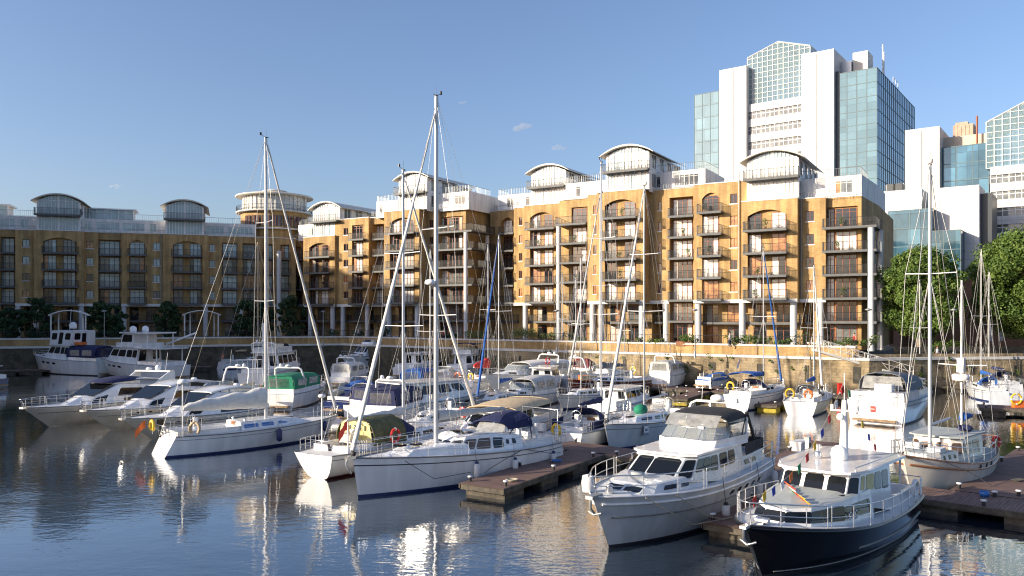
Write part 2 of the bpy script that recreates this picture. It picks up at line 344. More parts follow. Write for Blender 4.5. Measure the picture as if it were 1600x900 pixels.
def pane_pick(style):
    r = random.random()
    if style == 'sky': return 'glass_pale'
    if style == 'left': return 'glass_pale' if r < .62 else ('glass_mid' if r < .8 else ('interior_warm' if r < .88 else 'glass_dark'))
    if style == 'leftlow': return 'glass_dark' if r < .7 else ('interior_warm' if r < .85 else 'glass_mid')
    if style == 'low': return 'glass_dark' if r < .45 else ('glass_curtain' if r < .65 else ('interior_warm' if r < .75 else 'glass_mid'))
    return 'glass_bright' if r < .31 else ('glass_dark' if r < .72 else ('glass_mid' if r < .86 else ('interior_warm' if r < .93 else 'glass_curtain')))
GL = ['glass_curtain', 'glass_dark', 'glass_mid', 'glass_pale', 'interior_warm', 'glass_bright']
def door_group(fc, doors, y, z, h, fr, style, name='balcony_door'):
    f = MB(); pans = []
    for a, b in doors:
        p = MB(); pans.append(p)
        npn = max(2, round((b-a)/0.72)); t = 0.05; tr = z+h*0.80
        for (x0, x1, c, d) in [(a, b, z+h-t, z+h), (a, b, z, z+t)]: f.box(x0, x1, y-.06, y+.02, c, d)
        f.box(a, b, y-.055, y+.02, tr, tr+.045)
        pk = pane_pick(style)
        for i in range(npn+1):
            x = lerp(a+t/2, b-t/2, i/npn); f.box(x-t/2-.01, x+t/2+.01, y-.065, y+.02, z+.003, z+h-.003)
            if i < npn:
                x2 = lerp(a+t/2, b-t/2, (i+1)/npn)
                if random.random() < .35: pk = pane_pick(style)
                p.quad((x,y-.02,z), (x2,y-.02,z), (x2,y-.02,z+h), (x,y-.02,z+h), GL.index(pk))
    o = f.build(name, fr, fc.root); [p.build('pane', GL, o) for p in pans]; return o
def railing_mb(mb, pts, h=1.05, sp=0.14, m=0):
    for (a, b) in zip(pts, pts[1:]):
        a = Vector(a); b = Vector(b); L = (b-a).length
        if L < .05: continue
        mb.tube([a+Vector((0,0,h)), b+Vector((0,0,h))], .028, 4, m, smooth=False)
        mb.tube([a+Vector((0,0,.1)), b+Vector((0,0,.1))], .018, 4, m, smooth=False)
        k = max(1, int(L/sp))
        for i in range(k+1):
            p = a.lerp(b, i/k); r = .022 if i % 8 == 0 else .011
            mb.box(p.x-r, p.x+r, p.y-r, p.y+r, p.z, p.z+h, m)
def balcony(fc, a, b, y0, y1, z, wrap=None, deep=None):
    """slab from y1 (wall) out to y0, top at z"""
    s = MB(); s.box(a, b, y0, y1, z-.2, z); s.box(a-.03, b+.03, y0-.03, y0+.05, z-.26, z+.03)
    pts = [(a, y1, z), (a, y0+.05, z), (b, y0+.05, z)]
    if wrap:
        s.box(b+.002, b+wrap[0], y0, y1+wrap[1], z-.2, z); s.box(b+.03, b+wrap[0]+.03, y0-.03, y0+.05, z-.26, z+.03)
        pts[-1] = (b+wrap[0]-.05, y0+.05, z); pts.append((b+wrap[0]-.05, y1+wrap[1], z)); pts.append((b, y1+wrap[1], z))
    else: pts.append((b, y1, z))
    o = s.build('balcony', 'slab_grey', fc.root)
    r = MB(); railing_mb(r, pts); r.build('railing', 'rail_dark', o); return o
def small_window(fc, a, b, y, z, fr, style):
    f = MB(); t = .06; h = 1.25
    f.box(a, b, y+.10, y+.16, z, z+t); f.box(a, b, y+.10, y+.16, z+h-t, z+h)
    for x in (a+t/2, (a+b)/2, b-t/2): f.box(x-t/2, x+t/2, y+.095, y+.16, z, z+h)
    o = f.build('window', fr, fc.root)
    p = MB(); q = ('glass_dark' if random.random() < .7 else 'interior_warm') if style != 'left' else pane_pick('left'); p.quad((a,y+.14,z), (b,y+.14,z), (b,y+.14,z+h), (a,y+.14,z+h), GL.index(q)); p.build('pane', GL, o)
    s = MB(); s.box(a-.1, b+.1, y-.06, y+.12, z-.12, z-.002); s.build('sill', 'band_white', o)
def section(fc, px0, px1, off, n, mode, feats, fr, style, prev=None, nxt=None, bm='brick'):
    """one vertical strip of facade"""
    u0, u1 = fc.U(px0, off), fc.U(px1, off); ztop = Z0+n*ST+.9
    e0 = u0-(1.2 if prev is not None and prev < off else 0); e1 = u1+(1.2 if nxt is not None and nxt < off else 0)
    zb = GND-.3 if mode == 'full' else Z0-.45
    holes = []; mb = MB()
    for ft in feats:
        if ft[0] == 'w':
            a, b = fc.U(ft[1], off), fc.U(ft[2], off)
            for k in range(n):
                z = Z0+k*ST+.95; holes.append((a, b, z, z+1.25, .18))
                small_window(fc, a, b, off, z, fr, style)
        else:
            _, a, b, dp, doors, slab, proj = ft[:7]; opt = ft[7] if len(ft) > 7 else {}
            ua, ub = fc.U(a, off), fc.U(b, off); zt = Z0+n*ST-.25
            holes.append((ua, ub, (GND+.1 if mode == 'full' else Z0-.2), zt, dp))
            if opt.get('arch'):
                rise = .75; cx = (ua+ub)/2; hw = (ub-ua)/2; N = 10; zc = zt
                for sgn in (-1, 1):
                    for i in range(N):
                        t0, t1 = i/N, (i+1)/N; x0 = cx+sgn*hw*t0; x1 = cx+sgn*hw*t1
                        q0 = zc-.001-rise*t0**2; q1 = zc-.001-rise*t1**2
                        P = [(x0, off-.004, q0), (x1, off-.004, q1), (x1, off-.004, zc), (x0, off-.004, zc)]
                        if sgn < 0: P.reverse()
                        mb.slabpoly(P, .25)
            ks = range(-2, n) if mode == 'full' else range(n)
            for k in ks:
                z = Z0+k*ST
                if k >= -1: balcony(fc, fc.U(slab[0], off-proj*.5), fc.U(slab[1], off-proj*.5), off-proj, off+dp-.02, z, opt.get('wrap'))
                ds = [(fc.U(p, off+dp), fc.U(q, off+dp)) for p, q in doors]
                door_group(fc, ds, off+dp-.03, z+.02, 2.38 if not opt.get('arch') or k < n-1 else 2.2, fr, style if k >= 0 else style+'low' if style == 'left' else 'low')
            # dark floor strips seen between doors
    grid_wall(mb, e0, e1, zb, ztop, off, holes)
    D = 9.0
    rv = feats and None
    mb.quad((e0,off,zb), (e0,off,ztop), (e0,off+D,ztop), (e0,off+D,zb)); mb.quad((e1,off,ztop), (e1,off,zb), (e1,off+D,zb), (e1,off+D,ztop))
    mb.quad((e0,off,ztop), (e1,off,ztop), (e1,off+D,ztop), (e0,off+D,ztop))
    mb.build('wall', bm, fc.root)
    cp = MB(); cp.box(e0-.05, e1+.05, off-.07, off+.35, ztop+.004, ztop+.12); cp.build('parapet', 'band_white' if style != 'left' else 'band_white', fc.root)
    if mode == 'up':
        b = MB(); b.box(e0-.02, e1+.02, off-.08, off+.06, Z0-.5, Z0-.06); b.box(e0, e1, off+.07, off+3.2, Z0-.5, Z0-.36); b.build('band_course', 'band_white', fc.root)
        g = MB(); y = off+3.0; gw = e1-e0; dl = []
        x = u0+.7
        while x+1.9 < u1: dl.append((x, x+1.7)); x += 2.9
        grid_wall(g, e0, e1, GND-.4, Z0-.5, y, [(a, c, z, z+2.25, .15) for a, c in dl for z in (GND+.1, GND+ST+.1)])
        g.quad((e1,y,GND-.4), (e1,y+5,GND-.4), (e1,y+5,Z0-.5), (e1,y,Z0-.5))
        g.build('ground_storey_wall', bm, fc.root)
        for z in (GND+.1, GND+ST+.1):
            if dl: door_group(fc, dl, y+.12, z, 2.25, fr, 'leftlow' if style == 'left' else 'low', 'terrace_door')
        if u1-u0 > 2.5: balcony(fc, u0+.1, u1-.1, off+1.2, y-.01, GND+ST+.05)
    return u0, u1
def column(fc, px, off, z1=Z0-.5, r=.42, z0=GND-.4):
    u = fc.U(px, off); m = MB(); m.lathe([(r, z0), (r, z1)], u, off, 0, 16); m.lathe([(r*1.12, z0), (r*1.12, z0+.25)], u, off, 0, 16); m.build('column', 'column_grey', fc.root)
def penthouse(fc, a, b, off, z0, h, wins, style, deep=9, ret_windows=0, glassy=False):
    u0, u1 = fc.U(a, off), fc.U(b, off); mb = MB(); ws = [(fc.U(p, off), fc.U(q, off)) for p, q in wins]
    zb = z0+.55
    grid_wall(mb, u0, u1, z0-.3, z0+h, off, [(p, q, zb, z0+h-.55, .12) for p, q in ws])
    mb.quad((u0,off,z0-.3), (u0,off,z0+h), (u0,off+deep,z0+h), (u0,off+deep,z0-.3)); mb.quad((u1,off,z0+h), (u1,off,z0-.3), (u1,off+deep,z0-.3), (u1,off+deep,z0+h))
    mb.quad((u0,off,z0+h), (u1,off,z0+h), (u1,off+deep,z0+h), (u0,off+deep,z0+h))
    mb.build('penthouse_wall', 'white_render', fc.root)
    for w_ in ws: door_group(fc, [w_], off+.1, zb, h-1.1, 'frame_white', 'sky' if style == 'left' else 'right', 'penthouse_window')
    r = MB(); railing_mb(r, [(u0+.1, off+3, z0+h), (u0+.1, off+.2, z0+h), (u1-.1, off+.2, z0+h), (u1-.1, off+min(deep, 7)-.5, z0+h)], 1.0, .3)
    r.build('roof_railing', 'rail_grey', fc.root)
    r = MB(); railing_mb(r, [(u0, off-1.1, z0-.0), (u1, off-1.1, z0)], .75, .35); r.build('parapet_railing', 'rail_grey', fc.root)
def pavilion(fc, a, b, off, zb, style, deep=13.0, rg='roof_cream'):
    u0, u1 = fc.U(a, off), fc.U(b, off); W = u1-u0; cx = (u0+u1)/2; ev = zb+5.0; rise = W*.17; hw = W/2
    def arc(u, ov=0.0): t = (u-cx)/(hw+ov); return ev+rise*(1-t*t)
    f = MB(); g = MB(); N = 12; y = off
    for i in range(N+1):
        u = lerp(u0+.1, u1-.1, i/N); t = .16 if i in (0, 6, N) else .045
        f.box(u-t, u+t, y-.08, y+.1, zb, arc(u)-.02)
        if i < N:
            v = lerp(u0+.1, u1-.1, (i+1)/N)
            for (c, dd) in [(zb, zb+2.5), (zb+2.8, zb+5.15)]:
                mt = ('glass_bright' if random.random() < .8 else 'glass_pale') if style != 'left' else 'glass_pale'
                g.quad((u,y,c), (v,y,c), (v,y,dd), (u,y,dd), GL.index(mt))
            g.quad((u,y,zb+5.15), (v,y,zb+5.15), (v,y,max(arc(v)-.03, zb+5.151)), (u,y,max(arc(u)-.03, zb+5.151)), GL.index('glass_pale'))
    f.box(u0, u1, y-.06, y+.08, zb+2.5, zb+2.8); f.box(u0+.1, u1-.1, y-.05, y+.06, zb+5.1, zb+5.2)
    o = f.build('pavilion_glazing', 'frame_white', fc.root); g.build('pane', GL, o)
    balcony(fc, u0-.25, u1+.25, y-1.25, y-.09, zb+2.72)
    # vault roof, thick curved slab
    ov = .85; rings = []; K = 18
    for yy, sh in ((y-.75, 0), (y+deep, 0)):
        top = []; bot = []
        for i in range(K+1):
            u = lerp(u0-ov, u1+ov, i/K); e = abs(2*i/K-1); z = ev+rise*(1-(e*1.06)**2)+.02
            top.append((u, yy, z+.24-.14*e**3)); bot.append((u, yy, z+.02))
        rings.append(top+bot[::-1])
    r = MB(); r.loft(rings, 0, False, True); r.build('vault_roof', rg, fc.root)
    s = MB()
    for u in (u0, u1):
        hs = []
        for i in range(4):
            ya = y+1.2+i*3.0
            for z in (zb+.5, zb+3.1): hs.append((ya, ya+1.6, z, z+1.8))
        ys = sorted(set([y, y+deep]+[h[i] for h in hs for i in (0, 1)])); zs = sorted(set([zb-.3, ev+.02]+[h[i] for h in hs for i in (2, 3)]))
        for p, q in zip(ys, ys[1:]):
            for c, d in zip(zs, zs[1:]):
                inh = any(h[0] < (p+q)/2 < h[1] and h[2] < (c+d)/2 < h[3] for h in hs)
                x = u if not inh else u+(.1 if u == u0 else -.1)
                s.quad((x,p,c), (x,q,c), (x,q,d), (x,p,d), 1 if inh else 0)
                if inh:
                    for yy in (p, (p+q)/2, q): s.box(x-.05, x+.05, yy-.05, yy+.05, c, d, 2)
    s.quad((u0,y+deep,zb), (u1,y+deep,zb), (u1,y+deep,ev), (u0,y+deep,ev)); s.build('side_wall', ['white_render', 'glass_mid', 'frame_white'], fc.root)

# ---- right wing
rw = thing('apartment_building', 'long sunlit yellow brick apartment block with balconies and curved-roof white penthouses', 'apartment building')
F = Facade((-32, 138), (73, -44), rw)
RS = [
 (450, 474, 6.5, 4, 'up', [('bay', 460, 473, .5, [(461, 472)], (458, 474), .9, {'arch': 1})]),
 (474, 523, 4.0, 4, 'up', [('bay', 483, 515, .55, [(485, 498), (503, 514)], (479, 518), 1.2, {'arch': 1})]),
 (531, 576, 4.6, 5, 'up', [('w', 537, 544), ('bay', 550, 568, .35, [(553, 567)], (547, 570), 1.0)]),
 (576, 600, 5.4, 5, 'up', [('bay', 578, 600, 1.4, [(583, 599)], (577, 601), .3)]),
 (600, 655, 0.5, 5, 'up', [('bay', 609, 648, .55, [(611, 625), (632, 647)], (605, 650), 1.3, {'arch': 1})]),
 (662, 685, 2.6, 5, 'up', [('w', 671, 677)]),
 (685, 728, 3.4, 5, 'full', [('bay', 688, 724, .35, [(689, 700), (702, 723)], (686, 728), 1.6, {'wrap': (1.6, 5)})]),
 (776, 803, 9.2, 5, 'up', [('bay', 783, 802, .9, [(785, 801)], (780, 803), .7, {'arch': 1})]),
 (803, 822, 7.6, 5, 'up', [('w', 811, 816)]),
 (819, 874, 6.3, 5, 'up', [('bay', 828, 865, .55, [(829, 845), (851, 864)], (823, 868), 1.3, {'arch': 1})]),
 (874, 918, 4.0, 5, 'full', [('bay', 893, 918, .35, [(895, 917)], (872, 919), 1.9)]),
 (918, 938, 1.3, 5, 'up', [('w', 927, 932)]),
 (932, 1006, 0.0, 5, 'up', [('bay', 945, 994, .6, [(947, 964), (976, 993)], (940, 996), 1.4, {'arch': 1})]),
 (1012, 1045, 2.2, 5, 'up', [('w', 1028, 1033)]),
 (1045, 1084, 2.2, 5, 'full', [('bay', 1046, 1083, 1.0, [(1052, 1082)], (1045, 1084), .8)]),
 (1084, 1159, 0.6, 5, 'up', [('bay', 1097, 1124, .35, [(1098, 1123)], (1091, 1128), 1.2, {'arch': 1}), ('w', 1141, 1152)]),
 (1159, 1246, -0.5, 4, 'up', [('bay', 1168, 1229, .6, [(1170, 1190), (1206, 1228)], (1163, 1230), 1.4, {'arch': 1})]),
 (1254, 1290, 0.8, 4, 'up', [('w', 1259, 1272)]),
 (1287, 1346, 1.6, 4, 'full', [('bay', 1290, 1340, .35, [(1292, 1304), (1306, 1339)], (1287, 1346), 1.6, {'wrap': (1.7, 4)})]),
]
for i, sct in enumerate(RS):
    pv = RS[i-1][2] if i else None; nx = RS[i+1][2] if i+1 < len(RS) else None
    section(F, *sct, 'frame_red', 'right', pv, nx)
# end return of the right wing, set at the building's true end angle
uE = F.U(1346, 1.6)
m = MB(); zt = Z0+4*ST+.9; yb = 12.0
hs = [(Z0+k*ST+.9) for k in range(4)]
xe = uE+.75
m.add([(uE,1.6,GND-.4), (xe,yb,GND-.4), (xe,yb,zt), (uE,1.6,zt), (uE,30,zt), (xe,30,zt), (xe,30,GND-.4)], [(0,1,2,3), (3,2,5,4), (1,6,5,2)])
m.build('wall', 'brick', rw)
for z in hs:
    m = MB(); p0 = Vector((lerp(uE,xe,.82), lerp(1.6,yb,.82), 0)); p1 = Vector((lerp(uE,xe,.95), lerp(1.6,yb,.95), 0)); nn = Vector((.03, -.008, 0))
    m.slabpoly([(p0+nn).to_tuple()[:2]+(z,), (p1+nn).to_tuple()[:2]+(z,), (p1+nn).to_tuple()[:2]+(z+1.3,), (p0+nn).to_tuple()[:2]+(z+1.3,)], .06); m.build('window', 'frame_dark', rw)
for px, off in [(485,4.4),(520,4.4),(574,5),(608,1),(652,1),(684,3),(821,6.8),(926,1.6),(940,.5),(1003,.5),(1041,2.5),(1091,1.2),(1160,.2),(1240,.1),(1282,1.2),(536,5)]: column(F, px, off)
for px, off, z1 in [(728, 1.9, 21.2), (873, 2.4, 21.2), (1361, .2, 18.4), (1375, 4.2, 18.4)]: column(F, px, off, z1, .36)
uW = F.U(728,1.9)
m = MB(); m.lathe([(.36, GND-.4), (.36, 21.2)], uW+.3, 7.6, 0, 16); m.build('column', 'column_grey', rw)
zt4 = Z0+4*ST+.9; zt5 = Z0+5*ST+.9
penthouse(F, 466, 494, 6.0, zt4, 2.7, [(472, 480), (482, 491)], 'right')
penthouse(F, 588, 622, 4.5, zt5, 2.6, [(593, 616)], 'right')
penthouse(F, 668, 732, 2.9, zt5, 2.6, [(672, 680), (700, 727)], 'right', 12)
penthouse(F, 778, 832, 9.6, zt5, 2.6, [(792, 803), (808, 828)], 'right')
penthouse(F, 884, 947, 4.8, zt5, 2.6, [(900, 933)], 'right')
penthouse(F, 1014, 1102, 3.2, zt5, 2.6, [(1020, 1032), (1054, 1092)], 'right')
penthouse(F, 1247, 1346, 1.9, zt4, 2.6, [(1250, 1255), (1270, 1283), (1296, 1341)], 'right', 14)
m = MB(); x0 = F.U(1346, 1.9)+.02; m.add([(x0,1.9,zt4), (x0+.7,12,zt4), (x0+.7,12,zt4+2.6), (x0,1.9,zt4+2.6), (x0,20,zt4+2.6), (x0+.7,20,zt4+2.6), (x0+.7,20,zt4)], [(0,1,2,3), (3,2,5,4), (1,6,5,2)]); m.build('penthouse_wall', 'white_render', rw)
for a, b, off, z in [(490, 531, 4.7, zt4), (624, 667, .9, zt5), (831, 884, 6.9, zt5), (948, 1014, .5, zt5), (1168, 1247, 0.0, zt4)]: pavilion(F, a, b, off, z, 'right')
# rain pipes
for px, off in [(660, 2.5), (1252, .7), (1155, .5)]:
    m = MB(); u = F.U(px, off); m.tube([(u, off-.1, Z0), (u, off-.1, (zt4 if px > 1200 else zt5)+1.2)], .07, 6); m.build('drain_pipe', 'rail_grey', rw)
# core behind, so nothing is seen through
m = MB(); m.box(F.U(500, 9), F.U(1330, 9), 11, 22, GND-.4, zt4+.5); m.build('rear_wall', 'brick', rw)

# ---- left wing
lw = thing('apartment_building', 'shaded brown brick apartment block on the left with dark balconies and glazed curved-roof penthouses', 'apartment building')
G = Facade((-84.8, 131.9), (.942, .335), lw)
LS = [
 (-60, 0, 0.6, 4, 'up', []),
 (0, 24, 1.0, 4, 'full', [('bay', 0.5, 23, 1.0, [(1, 22.5)], (0, 24), .4)]),
 (24, 53, 0.4, 4, 'up', [('w', 35, 46)]),
 (53, 131, -0.4, 4, 'up', [('bay', 67, 120, .5, [(69, 88), (99, 118)], (66, 122), .9, {'arch': 1})]),
 (131, 153, 0.4, 4, 'up', [('w', 135, 146)]),
 (153, 190, 1.0, 4, 'full', [('bay', 154, 188, .9, [(155, 187)], (153, 190), .4)]),
 (190, 255, 0.0, 4, 'up', [('bay', 202, 227, .35, [(203, 226)], (200, 229), .9, {'arch': 1}), ('w', 239, 250)]),
 (255, 326, -0.5, 4, 'up', [('bay', 270, 316, .5, [(271, 286), (297, 314)], (268, 317), 1.0, {'arch': 1})]),
 (326, 345, 0.3, 4, 'up', [('w', 327, 336)]),
 (345, 375, 0.3, 4, 'up', [('bay', 347, 371, .35, [(348, 370)], (346, 372), .8)]),
 (375, 410, 0.3, 4, 'up', [('bay', 379, 405, .7, [(380, 404)], (378, 406), .4)]),
 (410, 462, 0.6, 4, 'up', [('bay', 414, 426, .7, [(415, 425)], (412, 428), .5), ('bay', 438, 452, .7, [(439, 451)], (436, 454), .5)]),
]
for i, sct in enumerate(LS):
    pv = LS[i-1][2] if i else None; nx = LS[i+1][2] if i+1 < len(LS) else None
    section(G, *sct, 'frame_dark', 'left', pv, nx)
for px, off in [(28, .8), (56, 0), (127, 0), (194, .4), (258, -.1), (321, -.1), (376, .7)]: column(G, px, off)
column(G, 436, -.2, 20)
penthouse(G, -50, 58, 1.8, zt4, 2.5, [(-45, -20), (-10, 23), (32, 45)], 'left')
penthouse(G, 125, 259, 1.8, zt4, 2.5, [(132, 142), (150, 187), (191, 226), (234, 244)], 'left')
penthouse(G, 318, 400, 1.8, zt4, 2.5, [(322, 350), (356, 395)], 'left')
for a, b in [(58, 125), (259, 318)]: pavilion(G, a, b, .3, zt4, 'left', 12, 'roof_cream')
# set-back glazed rooms on the roof terrace
for a, b in [(-30, 12), (128, 208)]:
    u0, u1 = G.U(a, 7), G.U(b, 7); m = MB(); m.box(u0-.4, u1+.6, 6.2, 11, zt4+4.75, zt4+4.95, 1)
    k = int((u1-u0)/1.1)
    for i in range(k+1): u = lerp(u0, u1, i/k); m.box(u-.05, u+.05, 6.9, 7.05, zt4+2.5, zt4+4.74, 1)
    m.quad((u0,7,zt4+2.5), (u1,7,zt4+2.5), (u1,7,zt4+4.74), (u0,7,zt4+4.74), 0); m.box(u0, u1, 7.1, 10.9, zt4+2.5, zt4+4.74, 2)
    m.build('roof_room', ['glass_pale', 'frame_white', 'white_render'], lw)
u = G.U(252, -.1); m = MB(); m.tube([(u, -.05, Z0), (u, -.05, zt4)], .07, 6); m.build('drain_pipe', 'rail_grey', lw)
m = MB(); m.box(G.U(-55, 9), G.U(440, 9), 9.2, 20, GND-.4, zt4+.5); m.build('rear_wall', 'brick', lw)

# ---- round corner tower
tc = Vector((-46.2, 155, 0))
tw = thing('apartment_tower', 'round brick and glass tower with a wide disc roof at the corner of the blocks', 'tower', tc)
m = MB(); m.lathe([(6.3, GND), (6.3, 27.7)], n=48); m.build('wall', 'brick', tw)
m = MB(); m.lathe([(7.2, 30.85), (7.35, 31.0), (7.2, 31.15), (6.0, 31.4), (2.4, 31.6)], n=48); m.lathe([(1.9, 31.5), (1.9, 32.1), (2.4, 32.15), (2.3, 32.3), (.2, 32.4)], n=24); m.build('roof', 'roof_cream', tw)
m = MB(); m.lathe([(5.9, 27.7), (5.9, 30.85)], n=48); m.build('glazing', 'glass_curtain', tw)
m = MB()
for i in range(40):
    a = 2*PI*i/40; c, s_ = math.cos(a), math.sin(a); m.tube([(5.96*c, 5.96*s_, 27.7), (5.96*c, 5.96*s_, 30.85)], .07 if i % 4 else .17, 4, smooth=False)
for z in (28.7, 30.0): m.tube([(5.96*math.cos(2*PI*i/48), 5.96*math.sin(2*PI*i/48), z) for i in range(48)], .05, 4, closed=True)
m.build('mullion', 'frame_white', tw)
m = MB(); m.lathe([(6.3, 27.71), (7.2, 27.71), (7.2, 27.95), (6.3, 27.95)], n=48); m.build('balcony', 'roof_cream', tw)
m = MB()
for z in (28.95, 28.2): m.tube([(7.1*math.cos(2*PI*i/64), 7.1*math.sin(2*PI*i/64), z) for i in range(64)], .03, 4, closed=True)
for i in range(200): a = 2*PI*i/200; m.box(7.1*math.cos(a)-.012, 7.1*math.cos(a)+.012, 7.1*math.sin(a)-.012, 7.1*math.sin(a)+.012, 27.95, 28.95)
m.build('railing', 'rail_dark', tw)
for i, a0 in enumerate([-130, -112, -94, -76, -58, -40, -22]):
    mb = MB()
    for j in range(4):
        q0, q1 = R(a0+j*3.8), R(a0+(j+1)*3.8); r = 6.36
        mb.quad((r*math.cos(q0), r*math.sin(q0), 24.9), (r*math.cos(q1), r*math.sin(q1), 24.9), (r*math.cos(q1), r*math.sin(q1), 26.9), (r*math.cos(q0), r*math.sin(q0), 26.9), 1 if j % 2 else 2)
        mb.box(r*math.cos(q0)-.06, r*math.cos(q0)+.06, r*math.sin(q0)-.06, r*math.sin(q0)+.06, 24.85, 26.95, 0)
    mb.build('window', ['frame_red', 'glass_dark', 'glass_mid'], tw)
m = MB(); m.lathe([(6.5, 24.3), (7.0, 24.3), (7.0, 24.55), (6.5, 24.55)], n=48); m.build('ring_course', 'band_white', tw)

# ---- unseen west block closing the dock, sized to shade the left boats
wb = thing('apartment_building', 'unseen brick apartment block closing the dock far to the left', 'apartment building', (-101, 0, 0))
m = MB(); m.box(-14, 0, 62, 124, 3, 37); m.box(-14, 0, 12, 61.9, 3, 21.5); m.build('wall', 'brick', wb)
m = MB()
for k in range(8):
    for j in range(26):
        y = 20+j*4; z = 6+k*3.1
        if z > (18 if y < 60 else 35): continue
        m.box(.02, .06, y, y+1.6, z, z+1.9)
m.build('window', 'glass_mid', wb)
m = MB(); m.box(-14.2, .2, 61.95, 124.2, 37.01, 37.5); m.box(-14.2, .2, 11.8, 61.9, 21.51, 22); m.build('parapet', 'band_white', wb)

# ------------------------------------------------------------------ office towers
def office_frame(Cpt, a):
    r = thing('office_tower', '', 'office building'); return Facade(Cpt, a, r)
ta = Vector((.80, -.60)).normalized()
def glass_block(fc, a, b, off, zb, ytop_px_D, deep, mats=('curtain_teal', 'curtain_blue'), step=2.35, nz=3.3, name='glass_block', ztop=None):  # by default the right face is darker blue, its shade put into colour
    u0, u1 = fc.U(a, off), fc.U(b, off); z1 = ztop; m = MB()
    m.quad((u0,off,zb), (u1,off,zb), (u1,off,z1), (u0,off,z1), 0); m.quad((u1,off,zb), (u1,off+deep,zb), (u1,off+deep,z1), (u1,off,z1), 1)
    m.quad((u0,off+deep,zb), (u0,off,zb), (u0,off,z1), (u0,off+deep,z1), 0); m.quad((u0,off,z1), (u1,off,z1), (u1,off+deep,z1), (u0,off+deep,z1), 2)
    m.quad((u1,off+deep,zb), (u0,off+deep,zb), (u0,off+deep,z1), (u1,off+deep,z1), 0)
    o = m.build(name, [mats[0], mats[1], 'roof_flat'], fc.root)
    g = MB(); k = max(1, round((u1-u0)/step)); kd = max(1, round(deep/step)); kz = int((z1-zb)/nz)
    for i in range(k+1): u = lerp(u0, u1, i/k); g.box(u-.06, u+.06, off-.08, off+.01, zb, z1)
    for j in range(kd+1): y = lerp(off, off+deep, j/kd); g.box(u1-.01, u1+.08, y-.06, y+.06, zb, z1)
    for q in range(kz+1): z = z1-q*nz; g.box(u0, u1, off-.06, off+.01, z-.07, z+.07); g.box(u1-.01, u1+.06, off, off+deep, z-.07, z+.07)
    g.build('mullion', 'mullion', o); return u0, u1, z1
def pier(fc, a, b, off, z1, deep, groove=None, zb=3):
    u0, u1 = fc.U(a, off), fc.U(b, off); m = MB(); m.box(u0, u1, off, off+deep, zb, z1)
    o = m.build('white_pier', 'white_panel', fc.root)
    if groove: u = fc.U(groove, off); g = MB(); g.box(u-.14, u+.14, off-.03, off+.02, zb, z1-.5); g.build('joint', 'roof_grey', o)
    return u0, u1
def strip_front(fc, a, b, off, z0, z1, nfl, deep):
    u0, u1 = fc.U(a, off), fc.U(b, off); h = (z1-z0)/nfl; w_ = MB(); p = MB()
    w_.box(u0, u1, off+.5, off+deep, z0, z1)
    for k in range(nfl):
        z = z1-(k+1)*h; w_.box(u0, u1, off, off+.499, z+h*.5, z+h); w_.box(u0, u1, off-.1, off-.002, z+h*.72, z+h*.76)
        p.quad((u0,off+.4,z), (u1,off+.4,z), (u1,off+.4,z+h*.5), (u0,off+.4,z+h*.5), 0)
        n = int((u1-u0)/1.15)
        for i in range(n+1): u = lerp(u0, u1, i/n); p.box(u-.07, u+.07, off+.3, off+.395, z, z+h*.5, 1)
        p.box(u0, u1, off+.31, off+.39, z+h*.30, z+h*.34, 1)
    o = w_.build('spandrel_wall', 'white_panel', fc.root); p.build('ribbon_window', ['glass_mid', 'frame_white'], o)
def lattice(fc, a, b, off, zb, ze, zr, deep, lean=0):
    u0, u1 = fc.U(a, off), fc.U(b, off); c = (u0+u1)/2; g = MB(); m = MB()
    g.add([(u0,off,zb), (u1,off,zb), (u1,off,ze), (c,off,zr), (u0,off,ze)], [(0,1,2,3,4)])
    g.quad((u0,off,ze), (c,off,zr), (c,off+deep,zr), (u0,off+deep,ze)); g.quad((c,off,zr), (u1,off,ze), (u1,off+deep,ze), (c,off+deep,zr))
    g.quad((u0,off+deep,zb), (u0,off,zb), (u0,off,ze), (u0,off+deep,ze)); g.quad((u1,off,zb), (u1,off+deep,zb), (u1,off+deep,ze), (u1,off,ze))
    n = 12
    def zt(u): return ze+(zr-ze)*(1-abs(u-c)/((u1-u0)/2))
    for y in (off-.05, off+deep*.5, off+deep):
        for i in range(n+1):
            u = lerp(u0, u1, i/n); m.box(u-.09, u+.09, y-.09, y+.09, zb, zt(u))
        k = int((zr-zb)/1.35)
        for j in range(k+1):
            z = zb+j*1.35
            f_ = 0 if z < ze else (z-ze)/(zr-ze); 
            if f_ < .98: m.box(lerp(u0,c,f_), lerp(u1,c,f_), y-.07, y+.07, z-.07, z+.07)
        m.tube([(u0,y,ze), (c,y,zr), (u1,y,ze)], .22, 4, smooth=False)
    for i in range(n+1):
        u = lerp(u0, u1, i/n); m.tube([(u,off,zt(u)), (u,off+deep,zt(u))], .1 if i not in (0, 6, n) else .2, 4, smooth=False)
    for j in range(int(deep/1.5)+1):
        y = off+j*1.5; m.tube([(u0,y,ze), (c,y,zr), (u1,y,ze)], .08, 4, smooth=False)
    o = g.build('atrium_glass', 'lattice_glass', fc.root); m.build('atrium_lattice', 'lattice_white', o)
def zat(fc, px, off, py):
    u = fc.U(px, off); P = fc.A+fc.d*u+fc.n*off; return EYE-(py-HOR)/FPX*P.y
T = office_frame((87.1, 190), ta); tag(T.root, 'tall white and teal glass office tower with a gabled glass lattice top', 'office tower'); T.root.name = 'office_tower'
glass_block(T, 1308, 1370, 0, 3, 0, 46, ztop=zat(T, 1370, 0, 105))
glass_block(T, 1085, 1135, 2, 3, 0, 20, ztop=zat(T, 1085, 2, 149))
pier(T, 1124, 1166, 0.2, zat(T, 1130, .2, 109), 12, 1146)
